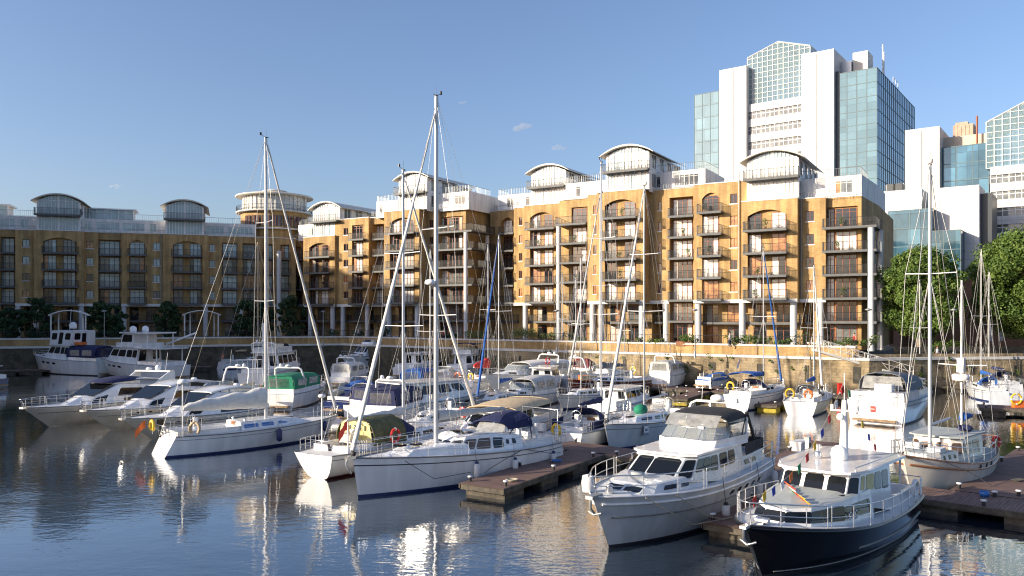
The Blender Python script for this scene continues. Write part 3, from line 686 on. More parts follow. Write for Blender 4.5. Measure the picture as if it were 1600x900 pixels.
pier(T, 1252, 1303, -1.5, zat(T, 1260, -1.5, 84), 14, 1276)
m = MB(); u = T.U(1306, 0); m.box(T.U(1303,0), T.U(1312,0), -.05, 3, 3, zat(T, 1306, 0, 112)); m.build('recess_wall', 'mullion_dark', T.root)
strip_front(T, 1168, 1253, 1.5, 20, zat(T, 1210, 1.5, 157), 11, 20)
lattice(T, 1168, 1266, 2.5, zat(T, 1210, 2.5, 158), zat(T, 1168, 2.5, 91), zat(T, 1217, 2.5, 65), 20)
m = MB(); z = zat(T, 1340, 6, 104); u = T.U(1345, 6); m.box(u-5, u-2, 5, 11, z-2, z+1.5); m.box(u-1.9, u+1.6, 6, 11.5, z-2, z+3.6, 1)
m.box(u-5, u+2.4, 14, 32, z-2, z+.4, 1); m.build('plant_room', ['metal_silver', 'roof_cream'], T.root)
m = MB(); u = T.U(1370, 0)-1.2
for y, h in ((12, 8.5), (13.2, 6.5)): m.tube([(u, y, z-2), (u, y, z+h*.72)], .17, 8)
for y in (24, 27, 30): m.tube([(u, y, z-2), (u, y, z+1)], .08, 5)
m.tube([(u, 24, z+.8), (u, 30, z+.8)], .07, 5); m.build('mast_aerial', 'mast_white', T.root)

T2 = office_frame((97, 188), ta); tag(T2.root, 'white and teal glass office block at the right edge with a sloping glass lattice top', 'office block'); T2.root.name = 'office_tower'
T2.root.name = 'office_tower'
pier(T2, 1414, 1468, 0, zat(T2, 1420, 0, 203), 16, 1440)
glass_block(T2, 1470, 1545, 3, 3, 0, 16, mats=('curtain_blue', 'curtain_blue'), ztop=zat(T2, 1500, 3, 228), step=3.2, nz=4)
m = MB(); u = T2.U(1480, 6); z = zat(T2, 1500, 8, 206); m.box(T2.U(1466, 6), T2.U(1545, 6), 6, 18, 20, z-1.4); m.build('roof_block', 'beige_panel', T2.root)
m = MB(); m.box(T2.U(1489, 9), T2.U(1521, 9), 9, 15, z-1.38, z+1.9)
for i in range(6): u = lerp(T2.U(1490, 9), T2.U(1520, 9), i/5); m.box(u-.06, u+.06, 8.9, 9, z-1.38, z+1.6)
m.box(T2.U(1492, 9), T2.U(1512, 9), 9.5, 13, z+1.9, z+2.6); m.build('plant_room', 'brown_plant', T2.root)
m = MB(); u = T2.U(1526, 4); m.tube([(u, 4.5, z-4), (u, 4.5, z+2.5)], .22, 6); m.build('vent_pipe', 'frame_red', T2.root)
strip_front(T2, 1547, 1680, -1, 8, zat(T2, 1600, -1, 256), 9, 20)
lattice(T2, 1541, 1700, 0, zat(T2, 1620, 0, 256), zat(T2, 1541, 0, 192), zat(T2, 1620, 0, 150), 20)
T3 = office_frame((82, 170), ta); T3.root.name = 'office_annexe'; tag(T3.root, 'low blue glass annexe with a white stair block between the trees and the towers', 'office annexe')
u0, u1, z1 = glass_block(T3, 1388, 1456, 0, 3, 0, 14, mats=('curtain_blue', 'curtain_blue'), ztop=zat(T3, 1420, 0, 328), step=3.8, nz=3.9)
glass_block(T3, 1448, 1501, -2, 3, 0, 18, mats=('curtain_blue', 'curtain_blue'), ztop=zat(T3, 1480, -2, 360), step=3.8, nz=3.9)
m = MB(); m.box(T3.U(1380, 3), T3.U(1440, 3), 3, 12, z1-1, zat(T3, 1410, 3, 297)); m.build('roof_cladding', 'metal_silver', T3.root)
m = MB(); z = zat(T3, 1410, 3, 297)
for px in (1392, 1402): u = T3.U(px, 4); m.box(u-.9, u+.9, 4, 6, z, z+1.7)
m.box(T3.U(1384, 6), T3.U(1412, 6), 6.1, 8, z, z+1.9, 1); m.build('plant_room', ['mullion_dark', 'white_panel'], T3.root)
pier(T3, 1458, 1530, 4, zat(T3, 1500, 4, 291), 10)
m = MB(); m.box(T3.U(1530, 4)+.02, T3.U(1548, 4), 6, 16, 3, zat(T3, 1540, 4, 300)); m.build('corner_block', 'mullion_dark', T3.root)

# brick building behind trees on the right
bb = thing('brick_building', 'low brown brick building behind the trees with small white windows', 'brick building')
B = Facade(atD(1440, 500, 112).to_2d(), (.97, -.2), bb)
m = MB(); z1 = EYE+(494-436)/FPX*112; u0, u1 = B.U(1430), B.U(1700)
wins = [(B.U(a), B.U(b), 4.6, 6.6, .2) for a, b in ((1543, 1552), (1560, 1569), (1610, 1620), (1500, 1508))]+[(B.U(a), B.U(b), 8.6, 10.4, .2) for a, b in ((1500, 1508), (1543, 1552), (1560, 1569), (1610, 1620))]
grid_wall(m, u0, u1, 3, z1, 0, wins); m.quad((u0,0,3), (u0,0,z1), (u0,14,z1), (u0,14,3)); m.quad((u0,0,z1), (u1,0,z1), (u1,14,z1), (u0,14,z1)); m.build('wall', 'brick_red', bb)
for a, b, c, d, _ in wins:
    m = MB(); m.box(a, b, .12, .16, c, d, 0); m.box((a+b)/2-.04, (a+b)/2+.04, .05, .11, c, d, 1); m.box(a, b, .05, .11, (c+d)/2-.04, (c+d)/2+.04, 1); m.build('window', ['glass_curtain', 'frame_white'], bb)
# ------------------------------------------------------------------ water, quays
def water_mat():
    m = bpy.data.materials.new('water'); m.use_nodes = True
    n = m.node_tree.nodes; l = m.node_tree.links; b = n['Principled BSDF']
    b.inputs['Base Color'].default_value = (0.010, 0.020, 0.034, 1); b.inputs['Roughness'].default_value = 0.5; b.inputs['Specular IOR Level'].default_value = 0
    g = n.new('ShaderNodeNewGeometry')
    def noise(scale, det, sx, sy, rot, rough=.55):
        mp = n.new('ShaderNodeMapping'); mp.inputs['Rotation'].default_value = (0, 0, R(rot)); mp.inputs['Scale'].default_value = (sx, sy, 1)
        l.new(g.outputs['Position'], mp.inputs['Vector']); t = n.new('ShaderNodeTexNoise'); t.inputs['Scale'].default_value = scale; t.inputs['Detail'].default_value = det
        t.inputs['Roughness'].default_value = rough; l.new(mp.outputs[0], t.inputs['Vector']); return t.outputs['Fac']
    fine = noise(4.2, 3, .55, 1.0, 14); mid = noise(1.1, 2, .6, 1.0, -8); swell = noise(.28, 1, .7, 1.0, 10); pt = noise(.055, 3, 1, 1, 0)
    rp = n.new('ShaderNodeMapRange'); rp.inputs['From Min'].default_value = .40; rp.inputs['From Max'].default_value = .62; rp.inputs['To Min'].default_value = .16; rp.inputs['To Max'].default_value = 1.0
    l.new(pt, rp.inputs['Value'])
    def mul(a, k, add=None):
        q = n.new('ShaderNodeMath'); q.operation = 'MULTIPLY_ADD' if add is not None else 'MULTIPLY'; l.new(a, q.inputs[0])
        if isinstance(k, float): q.inputs[1].default_value = k
        else: l.new(k, q.inputs[1])
        if add is not None: l.new(add, q.inputs[2])
        return q.outputs[0]
    h = mul(swell, .7, mul(mid, .55, mul(mul(fine, .85), rp.outputs[0])))
    bp = n.new('ShaderNodeBump'); bp.inputs['Strength'].default_value = 1.0; bp.inputs['Distance'].default_value = WAVE; l.new(h, bp.inputs['Height'])
    gl = n.new('ShaderNodeBsdfGlossy'); gl.inputs['Roughness'].default_value = 0.012; gl.inputs['Color'].default_value = (.95, .97, 1, 1); l.new(bp.outputs['Normal'], gl.inputs['Normal'])
    fr = n.new('ShaderNodeFresnel'); fr.inputs['IOR'].default_value = 1.36; l.new(bp.outputs['Normal'], fr.inputs['Normal'])
    q = n.new('ShaderNodeMath'); q.operation = 'MULTIPLY_ADD'; q.inputs[1].default_value = 1.9; q.inputs[2].default_value = .07; q.use_clamp = True; l.new(fr.outputs[0], q.inputs[0])
    ms = n.new('ShaderNodeMixShader'); l.new(q.outputs[0], ms.inputs[0]); l.new(b.outputs[0], ms.inputs[1]); l.new(gl.outputs[0], ms.inputs[2]); l.new(ms.outputs[0], n['Material Output'].inputs[0])
    MATS['water'] = m
WAVE = 0.016
water_mat()
m = MB(); m.quad((-140, -60, 0), (200, -60, 0), (200, 150, 0), (-140, 150, 0)); tag(m.build('water', 'water'), kind='structure')
m = MB(); S = 6000
m.add([(-S, -S, -2), (S, -S, -2), (S, S, -2), (-S, S, -2)], [(0,1,2,3)]); tag(m.build('dock_bed', 'earth'), kind='structure')
# quay edge line (water side), quay ground behind
QE = [(-140, 90), (-92, 108), (-27, 126.5), (-10, 112.5), (37.0, 82.5), (46, 84.8), (78, 88), (200, 92)]
QZ = 3.35
m = MB(); top = [(x, y, QZ) for x, y in QE]
m.add(top+[(200, 400, QZ), (-140, 400, QZ)], [tuple(range(len(QE)+2))]); tag(m.build('quay_ground', 'paving'), kind='structure')
m = MB(); m.quad((-S, 399, QZ-.05), (S, 399, QZ-.05), (S, S, QZ-.05), (-S, S, QZ-.05)); m.quad((-S, -60, QZ-.05), (-139.9, -60, QZ-.05), (-139.9, 399, QZ-.05), (-S, 399, QZ-.05)); m.quad((199.9, -60, QZ-.05), (S, -60, QZ-.05), (S, 399, QZ-.05), (199.9, 399, QZ-.05)); tag(m.build('ground', 'earth'), kind='structure')
def path_prism(mb, pts, w0, w1, z0, z1, m=0):
    """band along polyline, from offset w0 to w1 to the left (behind)"""
    P = [Vector(p) for p in pts]; L = []
    for i, p in enumerate(P):
        a = (P[i]-P[i-1]).normalized() if i else (P[1]-P[0]).normalized(); b = (P[i+1]-P[i]).normalized() if i < len(P)-1 else a
        t = (a+b).normalized(); n = Vector((-t.y, t.x)); c = max(.5, n.dot(Vector((-a.y, a.x)))); L.append((p, n/c))
    for (p, n), (q, k) in zip(L, L[1:]):
        a0, a1, b0, b1 = p+n*w0, p+n*w1, q+k*w0, q+k*w1
        vs = [(a0.x,a0.y,z0), (b0.x,b0.y,z0), (b1.x,b1.y,z0), (a1.x,a1.y,z0), (a0.x,a0.y,z1), (b0.x,b0.y,z1), (b1.x,b1.y,z1), (a1.x,a1.y,z1)]
        mb.add(vs, [(0,1,5,4), (2,3,7,6), (4,5,6,7), (0,3,2,1)], m)
    a, n = L[0]; return L
def subdiv(pts, step):
    out = []
    for a, b in zip(pts, pts[1:]):
        a = Vector(a); b = Vector(b); k = max(1, int((b-a).length/step))
        for i in range(k): out.append(a.lerp(b, i/k))
    out.append(Vector(pts[-1])); return out
m = MB(); path_prism(m, QE[3:], -.02, 1.2, -2, QZ+.02); path_prism(m, QE[:4], -.02, 1.2, -2, QZ+.02, 1); o = m.build('quay_wall', ['stone', 'stone_shaded']); tag(o, 'weathered stone dock wall running under the brick terrace', 'dock wall')
m = MB()
path_prism(m, QE, -.12, .9, QZ+.021, QZ+.28); m.build('kerb_stone', 'coping', o)
for a, b, ts in ((QE[3], QE[4], (.12, .4, .63, .9)), (QE[5], QE[6], (.25, .7)), (QE[1], QE[2], (.2, .6))):
    a = Vector(a); b = Vector(b); t = (b-a).normalized(); n = Vector((t.y, -t.x))
    for q in ts:
        c = a.lerp(b, q)+n*.16; m = MB()
        for k in (-.22, .22): m.tube([(c.x+t.x*k, c.y+t.y*k, -.2), (c.x+t.x*k, c.y+t.y*k, QZ+.6)], .035, 5)
        for z in range(11): m.tube([(c.x-t.x*.22, c.y-t.y*.22, .1+z*.32), (c.x+t.x*.22, c.y+t.y*.22, .1+z*.32)], .022, 4)
        m.build('ladder', 'rail_dark', o)
# dark slabs stand in for shaded recesses, and ladders, in the dock wall
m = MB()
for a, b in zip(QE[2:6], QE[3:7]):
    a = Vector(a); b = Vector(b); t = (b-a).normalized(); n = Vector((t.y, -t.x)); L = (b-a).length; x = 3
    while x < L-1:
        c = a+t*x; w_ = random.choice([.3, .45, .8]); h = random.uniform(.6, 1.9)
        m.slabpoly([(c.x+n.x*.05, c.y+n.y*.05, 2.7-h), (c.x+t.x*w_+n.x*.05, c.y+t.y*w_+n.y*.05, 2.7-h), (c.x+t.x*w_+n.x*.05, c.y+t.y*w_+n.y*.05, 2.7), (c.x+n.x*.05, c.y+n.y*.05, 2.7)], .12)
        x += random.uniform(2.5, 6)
m.build('recess_slab', 'stone_dark', o)
# brick terrace wall with white coping, set behind the quay edge, holding the gardens
TE = [(-92, 110.8), (-26.5, 129.2), (-8.6, 115.5), (37.2, 86.2)]
m = MB(); path_prism(m, TE, 0, .4, QZ-.3, 4.55); 
o = m.build('terrace_wall', 'brick'); tag(o, 'low brick terrace wall with a white coping in front of the apartments', 'garden wall')
m = MB(); path_prism(m, TE, -.1, .55, 4.551, 4.75); m.build('coping', 'coping', o)
m = MB(); e = Vector(TE[-1]); m.box(e.x-.05, e.x+.35, e.y+.0, e.y+14, QZ-.3, 4.549); m.build('side_wall', 'brick', o)
m = MB(); m.box(e.x-.15, e.x+.45, e.y+.6, e.y+14, 4.553, 4.76); m.build('coping', 'coping', o)
m = MB(); tp = [(x, y, 4.35) for x, y in TE]; m.add(tp+[(37.2, 100, 4.35), (60, 140, 4.35), (-60, 170, 4.35), (-92, 150, 4.35)], [tuple(range(8))]); tag(m.build('terrace_ground', 'paving'), kind='structure')
# railing along the coping
m = MB(); PP = subdiv(TE, 2.2)
for a, b in zip(PP, PP[1:]): railing_mb(m, [(a.x, a.y+.2, 4.75), (b.x, b.y+.2, 4.75)], .95, .28)
o = m.build('railing', 'rail_dark'); tag(o, 'black metal railing along the white coping of the terrace', 'railing')
m = MB(); LN = path_prism(m, [(36.5, 84.6), (46, 86.8), (60, 88), (90, 90)], 0, .35, QZ+.02, QZ+.55); tag(m.build('low_wall', 'stone'), 'low stone kerb wall under the two big trees', 'low wall')
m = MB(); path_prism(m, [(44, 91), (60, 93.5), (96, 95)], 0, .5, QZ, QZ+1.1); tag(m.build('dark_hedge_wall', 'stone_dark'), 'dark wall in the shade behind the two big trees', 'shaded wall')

# ------------------------------------------------------------------ foliage
def leaves(mb, clumps, per, size, spread=.55, m=0, rnd=random):
    for (c, r) in clumps:
        c = Vector(c)
        for i in range(per):
            d = Vector((rnd.gauss(0,1), rnd.gauss(0,1), rnd.gauss(0,1))); d.normalize()
            rr = r*(spread+(1.05-spread)*rnd.random()**.5); p = c+Vector((d.x, d.y, d.z*.8))*rr
            n = (d+Vector((rnd.gauss(0,.6), rnd.gauss(0,.6), rnd.gauss(0,.6)+.3))).normalized()
            t = n.cross(Vector((rnd.random()-.5, rnd.random()-.5, rnd.random()-.5))).normalized(); b = n.cross(t)
            s = size*rnd.uniform(.6, 1.3)
            mb.add([p-t*s*.5, p-b*s*.32+n*s*.05, p+t*s*.5, p+b*s*.32+n*s*.05], [(0,1,2,3)], m)
def tree(name, label, cat, loc, H, W, lm, trunk=.35, seed=1, nclump=60, per=220, size=.34, base=.28, group=None):
    rnd = random.Random(seed); r = thing(name, label, cat, loc, 0, group)
    t = MB(); top = Vector((rnd.uniform(-.3,.3), rnd.uniform(-.3,.3), H*.55)); t.tube([(0,0,-.1), (0,0,H*.12), (top.x*.5, top.y*.5, H*.35), top], trunk, 9, r1=trunk*.45)
    cl = []; zc = H*(base+1)/2; hz = H*(1-base)/2
    for i in range(nclump):
        a = rnd.uniform(0, 2*PI); zz = rnd.uniform(-1, 1); k = math.sqrt(max(0, 1-abs(zz)**2.4)); rad = rnd.random()**.45*k*W*.5*.86
        cl.append(((rad*math.cos(a), rad*math.sin(a), zc+zz*hz*.88), W*rnd.choice([.06, .08, .10, .13])))
    for i in range(9):
        c = Vector(cl[i*3][0]); s0 = Vector((0, 0, H*rnd.uniform(.22, .4))); mid = s0.lerp(c, .5)+Vector((0,0,-.3)); t.tube([s0, mid, c], trunk*.35, 5, r1=.03)
    t.build('trunk', 'bark', r)
    mb = MB(); leaves(mb, cl, per, size, rnd=rnd); mb.build('crown', lm, r); return r
p = at(1431, 560, QZ); tree('plane_tree', 'big round green tree beside the right end of the apartment block', 'tree', (47.9, 93.6, QZ), 12.8, 10.0, 'leaf_plane', .40, 3, 170, 380, .30, .16)
tree('plane_tree', 'largest green tree at the right edge of the picture by the quay', 'tree', (61.0, 94.2, QZ), 14.8, 14.0, 'leaf_plane', .42, 5, 230, 380, .30, .14)
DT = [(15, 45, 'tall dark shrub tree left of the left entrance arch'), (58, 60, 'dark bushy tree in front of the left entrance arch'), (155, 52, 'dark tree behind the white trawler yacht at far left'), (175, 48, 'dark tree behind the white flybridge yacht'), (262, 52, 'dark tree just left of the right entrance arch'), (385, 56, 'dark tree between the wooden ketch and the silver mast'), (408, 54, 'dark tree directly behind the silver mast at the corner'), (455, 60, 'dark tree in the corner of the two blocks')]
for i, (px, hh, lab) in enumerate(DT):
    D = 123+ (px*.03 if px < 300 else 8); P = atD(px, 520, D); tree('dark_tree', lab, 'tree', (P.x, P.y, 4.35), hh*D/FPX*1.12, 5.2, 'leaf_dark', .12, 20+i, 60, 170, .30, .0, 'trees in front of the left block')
def bush(px, D, w_, h, lm, label, i, cat='bush', name='bush', zg=4.35):
    P = atD(px, 520, D); rnd = random.Random(90+i); r = thing(name, label, cat, (P.x, P.y, zg), 0, 'bushes on the terrace')
    s = MB()
    for k in range(5): s.tube([(0,0,0), (rnd.uniform(-w_*.3, w_*.3), rnd.uniform(-.2,.2), h*.7)], .03, 4, r1=.01)
    s.build('stem', 'bark', r); mb = MB()
    cl = [((rnd.uniform(-w_*.42, w_*.42), rnd.uniform(-.4, .4), h*rnd.uniform(.3, .72)), h*rnd.uniform(.25, .36)) for _ in range(max(4, int(w_*3)))]
    leaves(mb, cl, 70, .2, rnd=rnd); mb.build('foliage', lm, r)
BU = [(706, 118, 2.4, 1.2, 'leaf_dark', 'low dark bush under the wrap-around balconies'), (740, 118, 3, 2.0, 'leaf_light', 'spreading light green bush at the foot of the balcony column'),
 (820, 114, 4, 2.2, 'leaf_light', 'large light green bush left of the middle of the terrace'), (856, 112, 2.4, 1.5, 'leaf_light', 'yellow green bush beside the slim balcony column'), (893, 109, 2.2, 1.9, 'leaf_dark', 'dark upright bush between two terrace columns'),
 (910, 107, 2.4, 1.1, 'leaf_plane', 'low mid green bush left of the pale columns'), (988, 101, 3, 1.1, 'leaf_plane', 'green hedge bush beneath the widest arch bay'), (1028, 99, 2.6, 1.0, 'leaf_light', 'small pale bush beside the seated terrace'),
 (1083, 96, 3, 1.7, 'leaf_plane', 'rounded green bush beside the first fat column'), (1150, 93.5, 3, 1.7, 'leaf_plane', 'rounded green bush in front of the red terrace doors'), (1190, 92.5, 3.4, 1.6, 'leaf_plane', 'green bush behind the flag staff'),
 (1228, 91, 2.8, 1.3, 'leaf_light', 'grey green bush near the right column pair'), (1252, 90.5, 1.6, 2.6, 'leaf_dark', 'tall dark shrub in the gap between two fat columns'), (1302, 89, 2.6, 1.3, 'leaf_light', 'yellow green bush at the right end of the terrace'), (1333, 88.5, 2.2, 1.5, 'leaf_light', 'last pale green bush on the terrace corner'), (1358, 89.5, 1.6, 1.6, 'leaf_plane', 'green bush at the foot of the corner column'),
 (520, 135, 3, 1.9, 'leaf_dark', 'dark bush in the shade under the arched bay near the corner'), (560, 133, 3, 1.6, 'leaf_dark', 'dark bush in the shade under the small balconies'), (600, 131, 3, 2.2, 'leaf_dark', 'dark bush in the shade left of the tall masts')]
for i, b in enumerate(BU): bush(b[0], b[1], b[2], b[3], b[4], b[5], i)
bush(1480, 93, 5, 2.3, 'leaf_plane', 'dense green hedge bush between the two big trees', 50, zg=QZ); bush(1465, 91.5, 2.6, 1.4, 'leaf_dark', 'clipped dark bush left of the hedge between the trees', 51, zg=QZ)
# planter boxes on the terrace
for i, (px, D) in enumerate([(1064, 97), (1075, 96.6), (990, 101.5)]):
    P = atD(px, 520, D); m = MB(); m.add([(-.5,-.22,0),(.5,-.22,0),(.5,.22,0),(-.5,.22,0),(-.6,-.3,.55),(.6,-.3,.55),(.6,.3,.55),(-.6,.3,.55)], [(0,3,2,1),(0,1,5,4),(1,2,6,5),(2,3,7,6),(3,0,4,7)]); m.box(-.52,.52,-.24,.24,.45,.5)
    o = m.build('planter', 'planter', None, (P.x, P.y, 4.75 if False else 4.35), R(-31)); tag(o, ['terracotta planter on the terrace left of the first fat column', 'second terracotta planter nearer the first fat column', 'terracotta planter beneath the widest arch bay'][i], 'planter', 'planters on the terrace')
# weeds rooted in the joints of the dock wall
mb = MB(); rw_ = random.Random(31)
for a, b in ((QE[3], QE[4]), (QE[4], QE[5]), (QE[5], QE[6])):
    a = Vector(a); b = Vector(b); t = (b-a).normalized(); n = Vector((t.y, -t.x))
    for i in range(int((b-a).length/1.6)):
        c = a+t*rw_.uniform(0, (b-a).length)+n*.12; zz = rw_.uniform(1.2, 3.6); r_ = rw_.uniform(.12, .38)
        leaves(mb, [((c.x, c.y, zz), r_), ((c.x+t.x*.2, c.y+t.y*.2, zz-.2), r_*.7)], 26, .16, rnd=rw_)
tag(mb.build('wall_weeds', 'leaf_plane'), 'green weeds growing from the joints of the sunlit dock wall', 'weeds', kind='stuff')
# entrance canopies on the left terrace
for i, (xa, xb) in enumerate([(83, 135), (289, 342)]):
    D = 121 if i == 0 else 129; a = atD(xa, 500, D); b = atD(xb, 500, D); W = b.x-a.x; r = thing('entrance_canopy', ['pale curved entrance canopy on thin posts behind the white trawler yacht', 'pale curved entrance canopy on thin posts right of the white flybridge yacht'][i], 'canopy', ((a.x+b.x)/2, D, 4.35), R(18), 'entrance canopies')
    z1 = EYE+(494-488)/FPX*D-4.35-.4
    m = MB(); ring = []
    for y in (-1.2, 1.2):
        tp = [(W/2*(2*k/14-1)*1.05, y, z1+.75*(1-(2*k/14-1)**2)) for k in range(15)]; ring.append(tp+[(x, yy, z-.14) for x, yy, z in reversed(tp)])
    m.loft(ring, 0, False); m.build('roof', 'band_white', r)
    for sx in (-1, -.72, .72, 1):
        m = MB(); m.lathe([(.11, 0), (.11, z1+(.0 if abs(sx) > .9 else .3))], sx*W/2*.92, -1.0 if abs(sx) > .9 else .8, 0, 8); m.build('post', 'band_white', r)
# lamp posts on the quay
for i, (px, D) in enumerate([(163, 111), (505, 122), (870, 101), (1086, 89), (1357, 84), (1490, 87.5)]):
    P = atD(px, 520, D); r = thing('lamp_post', ['quay lamp post behind the white trawler yacht', 'quay lamp post in the shaded corner', 'quay lamp post at the middle of the terrace', 'quay lamp post in front of the first fat column', 'quay lamp post by the terrace corner', 'quay lamp post between the two big trees'][i], 'street lamp', (P.x, P.y, QZ), 0, 'lamp posts on the quay')
    h = 5.2; m = MB(); m.tube([(0,0,0), (0,0,h)], .07, 8, r1=.045); m.lathe([(.13, 0), (.11, .7), (.07, .75)]); m.build('post', 'rail_grey', r)
    m = MB(); m.lathe([(.08, h), (.34, h+.1), (.36, h+.16), (.05, h+.3)], n=14); m.build('lamp_head', 'rail_grey', r)
# two small far clouds
for i, (px, py, s) in enumerate([(818, 197, 1.0), (870, 231, .8), (181, 292, .55), (722, 160, .4)]):
    m = MB(); rnd = random.Random(i+3); D = 3000
    for k in range(9): m.ball((rnd.gauss(0, 17)*s*(1), rnd.gauss(0, 6), rnd.gauss(0, 5)*s), rnd.uniform(6, 13)*s, 0, 10, 1.5, 1, .7)
    P = atD(px, py, D); o = m.build('cloud', 'cloud' if 'cloud' in M else 'white_panel', None, P); tag(o, kind='structure')
# ------------------------------------------------------------------ boat library  (x forward, y port, z up, water at 0)
class Boat:
    def __init__(s, name, label, cat, L, B, fs, fb, bow=None, stern=None, pos=None, rz=None, tw=.75, rake=.9, tr=0.0, se=1.6, sag=.06, p=2.3, tm=.42, flare=.55,
                 hull='gel_white', boot='boot_black', stripe='gel_white', deck='deck_white', band=None, rub=None, draft=.5, group=None, n=26, wl_stern=.88, chine=False, ang=None, top=None, sx=1.0, fxs=.75):
        s.L, s.B, s.fs, s.fb, s.tw, s.rake, s.tr, s.se, s.sag, s.p, s.tm, s.flare, s.draft, s.wls = L, B, fs, fb, tw, rake, tr, se, sag, p, tm, flare, draft, wl_stern
        if bow is not None:
            b = at(*bow); st = at(*stern); d = (b-st).normalized(); c = (b-d*(L/2-rake)) if bow[1] >= stern[1] else (st+d*(L/2-max(tr, 0)*.5)); rz = math.atan2(d.y, d.x); pos = (c.x, c.y)
        if ang is not None:
            d = -Vector((math.cos(R(ang)), math.sin(R(ang)))); T_ = at(top[0], top[1], fb); c = Vector((T_.x, T_.y))-d*(L/2*sx); rz = math.atan2(d.y, d.x); pos = (c.x, c.y)
        s.sx = sx; s.fxs = fxs
        s.pos = Vector((pos[0], pos[1], 0)); s.rz = rz; s.root = thing(name, label, cat, s.pos, rz, group); s.root.scale = (sx, 1, 1)
        Z = [(-draft, None), (-.12, None), (0.0, None), (.10, None), (.16, None)]
        fr = [.22, .4, .6, .78, .815, .92, 1.0]
        m = MB(); rings = []
        for i in range(n+1):
            t = 1-(1-i/n)**1.15 if False else i/n
            rings.append(s.ring(t, fr))
        k = len(rings[0])
        def mi(j):
            # j index of band from keel to deck
            if j < 4: return 1
            if j >= 10: return 0 if band == 'line' else 2
            if j == 8 and band == 'line': return 2
            return 0
        for sgn in (1, -1):
            for i in range(n):
                for j in range(k-1):
                    a, b_, c, d = rings[i][j], rings[i+1][j], rings[i+1][j+1], rings[i][j+1]
                    q = [(v[0], v[1]*sgn, v[2]) for v in (a, b_, c, d)]
                    if sgn < 0: q.reverse()
                    m.v.extend(q); o = len(m.v)-4; m.f.append([o, o+1, o+2, o+3]); m.m.append(mi(j)); m.s.append(True)
        # transom
        r0 = rings[0]; pts = [(v[0], v[1], v[2]) for v in r0]+[(v[0], -v[1], v[2]) for v in reversed(r0)]
        m.v.extend(pts); o = len(m.v)-len(pts); m.f.append(list(range(o+len(pts)-1, o-1, -1))); m.m.append(0); m.s.append(False)
        s.hull = m.build('hull', [hull, boot, stripe], s.root)
        # weld so smooth shading works
        import bmesh
        bm = bmesh.new(); bm.from_mesh(s.hull.data); bmesh.ops.remove_doubles(bm, verts=bm.verts, dist=.0008)
        for e in bm.edges:
            if len(e.link_faces) == 2 and e.calc_face_angle(0) > .7: e.smooth = False
        bm.to_mesh(s.hull.data); bm.free()
        # deck
        d = MB(); rows = []
        for i in range(n+1):
            x, hb, z = s.sheer(i/n); w_ = max(hb-.03, .004)
            rows.append([(x, w_*y, z-.03+.05*(1-y*y)*min(1, hb)) for y in (1, .66, .33, 0, -.33, -.66, -1)])
        d.loft(rows, 0, True, False, False); s.deck = d.build('deck', deck, s.root)
        t_ = MB(); pl = []
        for sg in (1, -1):
            P = [];
            for i in range(n+1): x, hb, z = s.sheer(i/n); P.append((x, sg*max(hb, .01), z+.01))
            pl += P if sg > 0 else P[::-1][1:]
        t_.tube(pl, .035, 5); s.rail = t_.build('toe_rail', rub or 'rub_grey', s.root)
    def hb(s, t):
        B = s.B/2
        if t < s.tm: return B*(1-(1-s.tw)*((s.tm-t)/s.tm)**2)
        q = (t-s.tm)/(1-s.tm); return B*max(0, 1-q**s.p)**.92
    def zs(s, t): return s.fs+(s.fb-s.fs)*t**s.se-s.sag*math.sin(PI*t)
    def pt(s, t, z, zd):
        hb = s.hb(t); f = max(0, z/zd)
        wl = lerp(s.wls, s.flare, max(0, (t-.25)/.75)**1.2)
        if z >= 0: y = hb*(wl+(1-wl)*f**lerp(s.fxs, .75, min(1, t*2)))
        else: y = hb*wl*max(0, 1-(z/-s.draft)**2)**.5*(1-.2*(-z/s.draft))
        x = -s.L/2+s.L*t-s.rake*(1-min(f, 1))*t**3.2+s.tr*(min(f, 1))*(1-t)**4 - (s.rake*.5*t**3.2 if z < -.2 else 0)
        return (x, max(y, .006), z)
    def ring(s, t, fr):
        zd = s.zs(t); out = [s.pt(t, z, zd) for z in (-s.draft, -.12, 0.0, .07, .13)]
        return out+[s.pt(t, .13+(zd-.13)*f, zd) for f in fr]
    def sheer(s, t): zd = s.zs(t); x, y, z = s.pt(t, zd, zd); return x, y, z
    def dk(s, x):
        lo, hi = 0.0, 1.0
        for _ in range(24):
            mid = (lo+hi)/2
            if s.sheer(mid)[0] < x: lo = mid
            else: hi = mid
        return s.sheer(lo)[1], s.sheer(lo)[2]
    def W(s, x, y, z):
        c, q = math.cos(s.rz), math.sin(s.rz); x = x*s.sx; return Vector((s.pos.x+x*c-y*q, s.pos.y+x*q+y*c, z))
    # --- parts
    def house(s, name, bot, z0, top, z1, mat_='gel_white', wins=(), camber=.06, wmat='tint', wname='window', roofmat=None, th=.02, edge=.05):
        """bot, top: half outlines front to rear [(x, y[, z])]"""
        def full(o, z): h = [(q[0], q[1], q[2] if len(q) > 2 else z) for q in o]; return h+[(x, -y, zz) for x, y, zz in reversed(h)]
        b, t = full(bot, z0), full(top, z1); k = len(b); m = MB()
        cx = sum(q[0] for q in t)/k
        tin = [(lerp(q[0], cx, edge), q[1]*(1-edge*1.6), q[2]+camber*.55) for q in t]; tin2 = [(lerp(q[0], cx, .35), q[1]*.6, q[2]+camber) for q in t]
        for i in range(k): j = (i+1) % k; m.quad(b[j], b[i], t[i], t[j])
        for A, Bq in ((t, tin), (tin, tin2)):
            vs = A+Bq; m.add(vs, [((i+1)%k, i, i+k, (i+1)%k+k) for i in range(k)], 1 if roofmat else 0, A is tin)
        m.add(tin2, [tuple(range(k-1, -1, -1))], 1 if roofmat else 0)
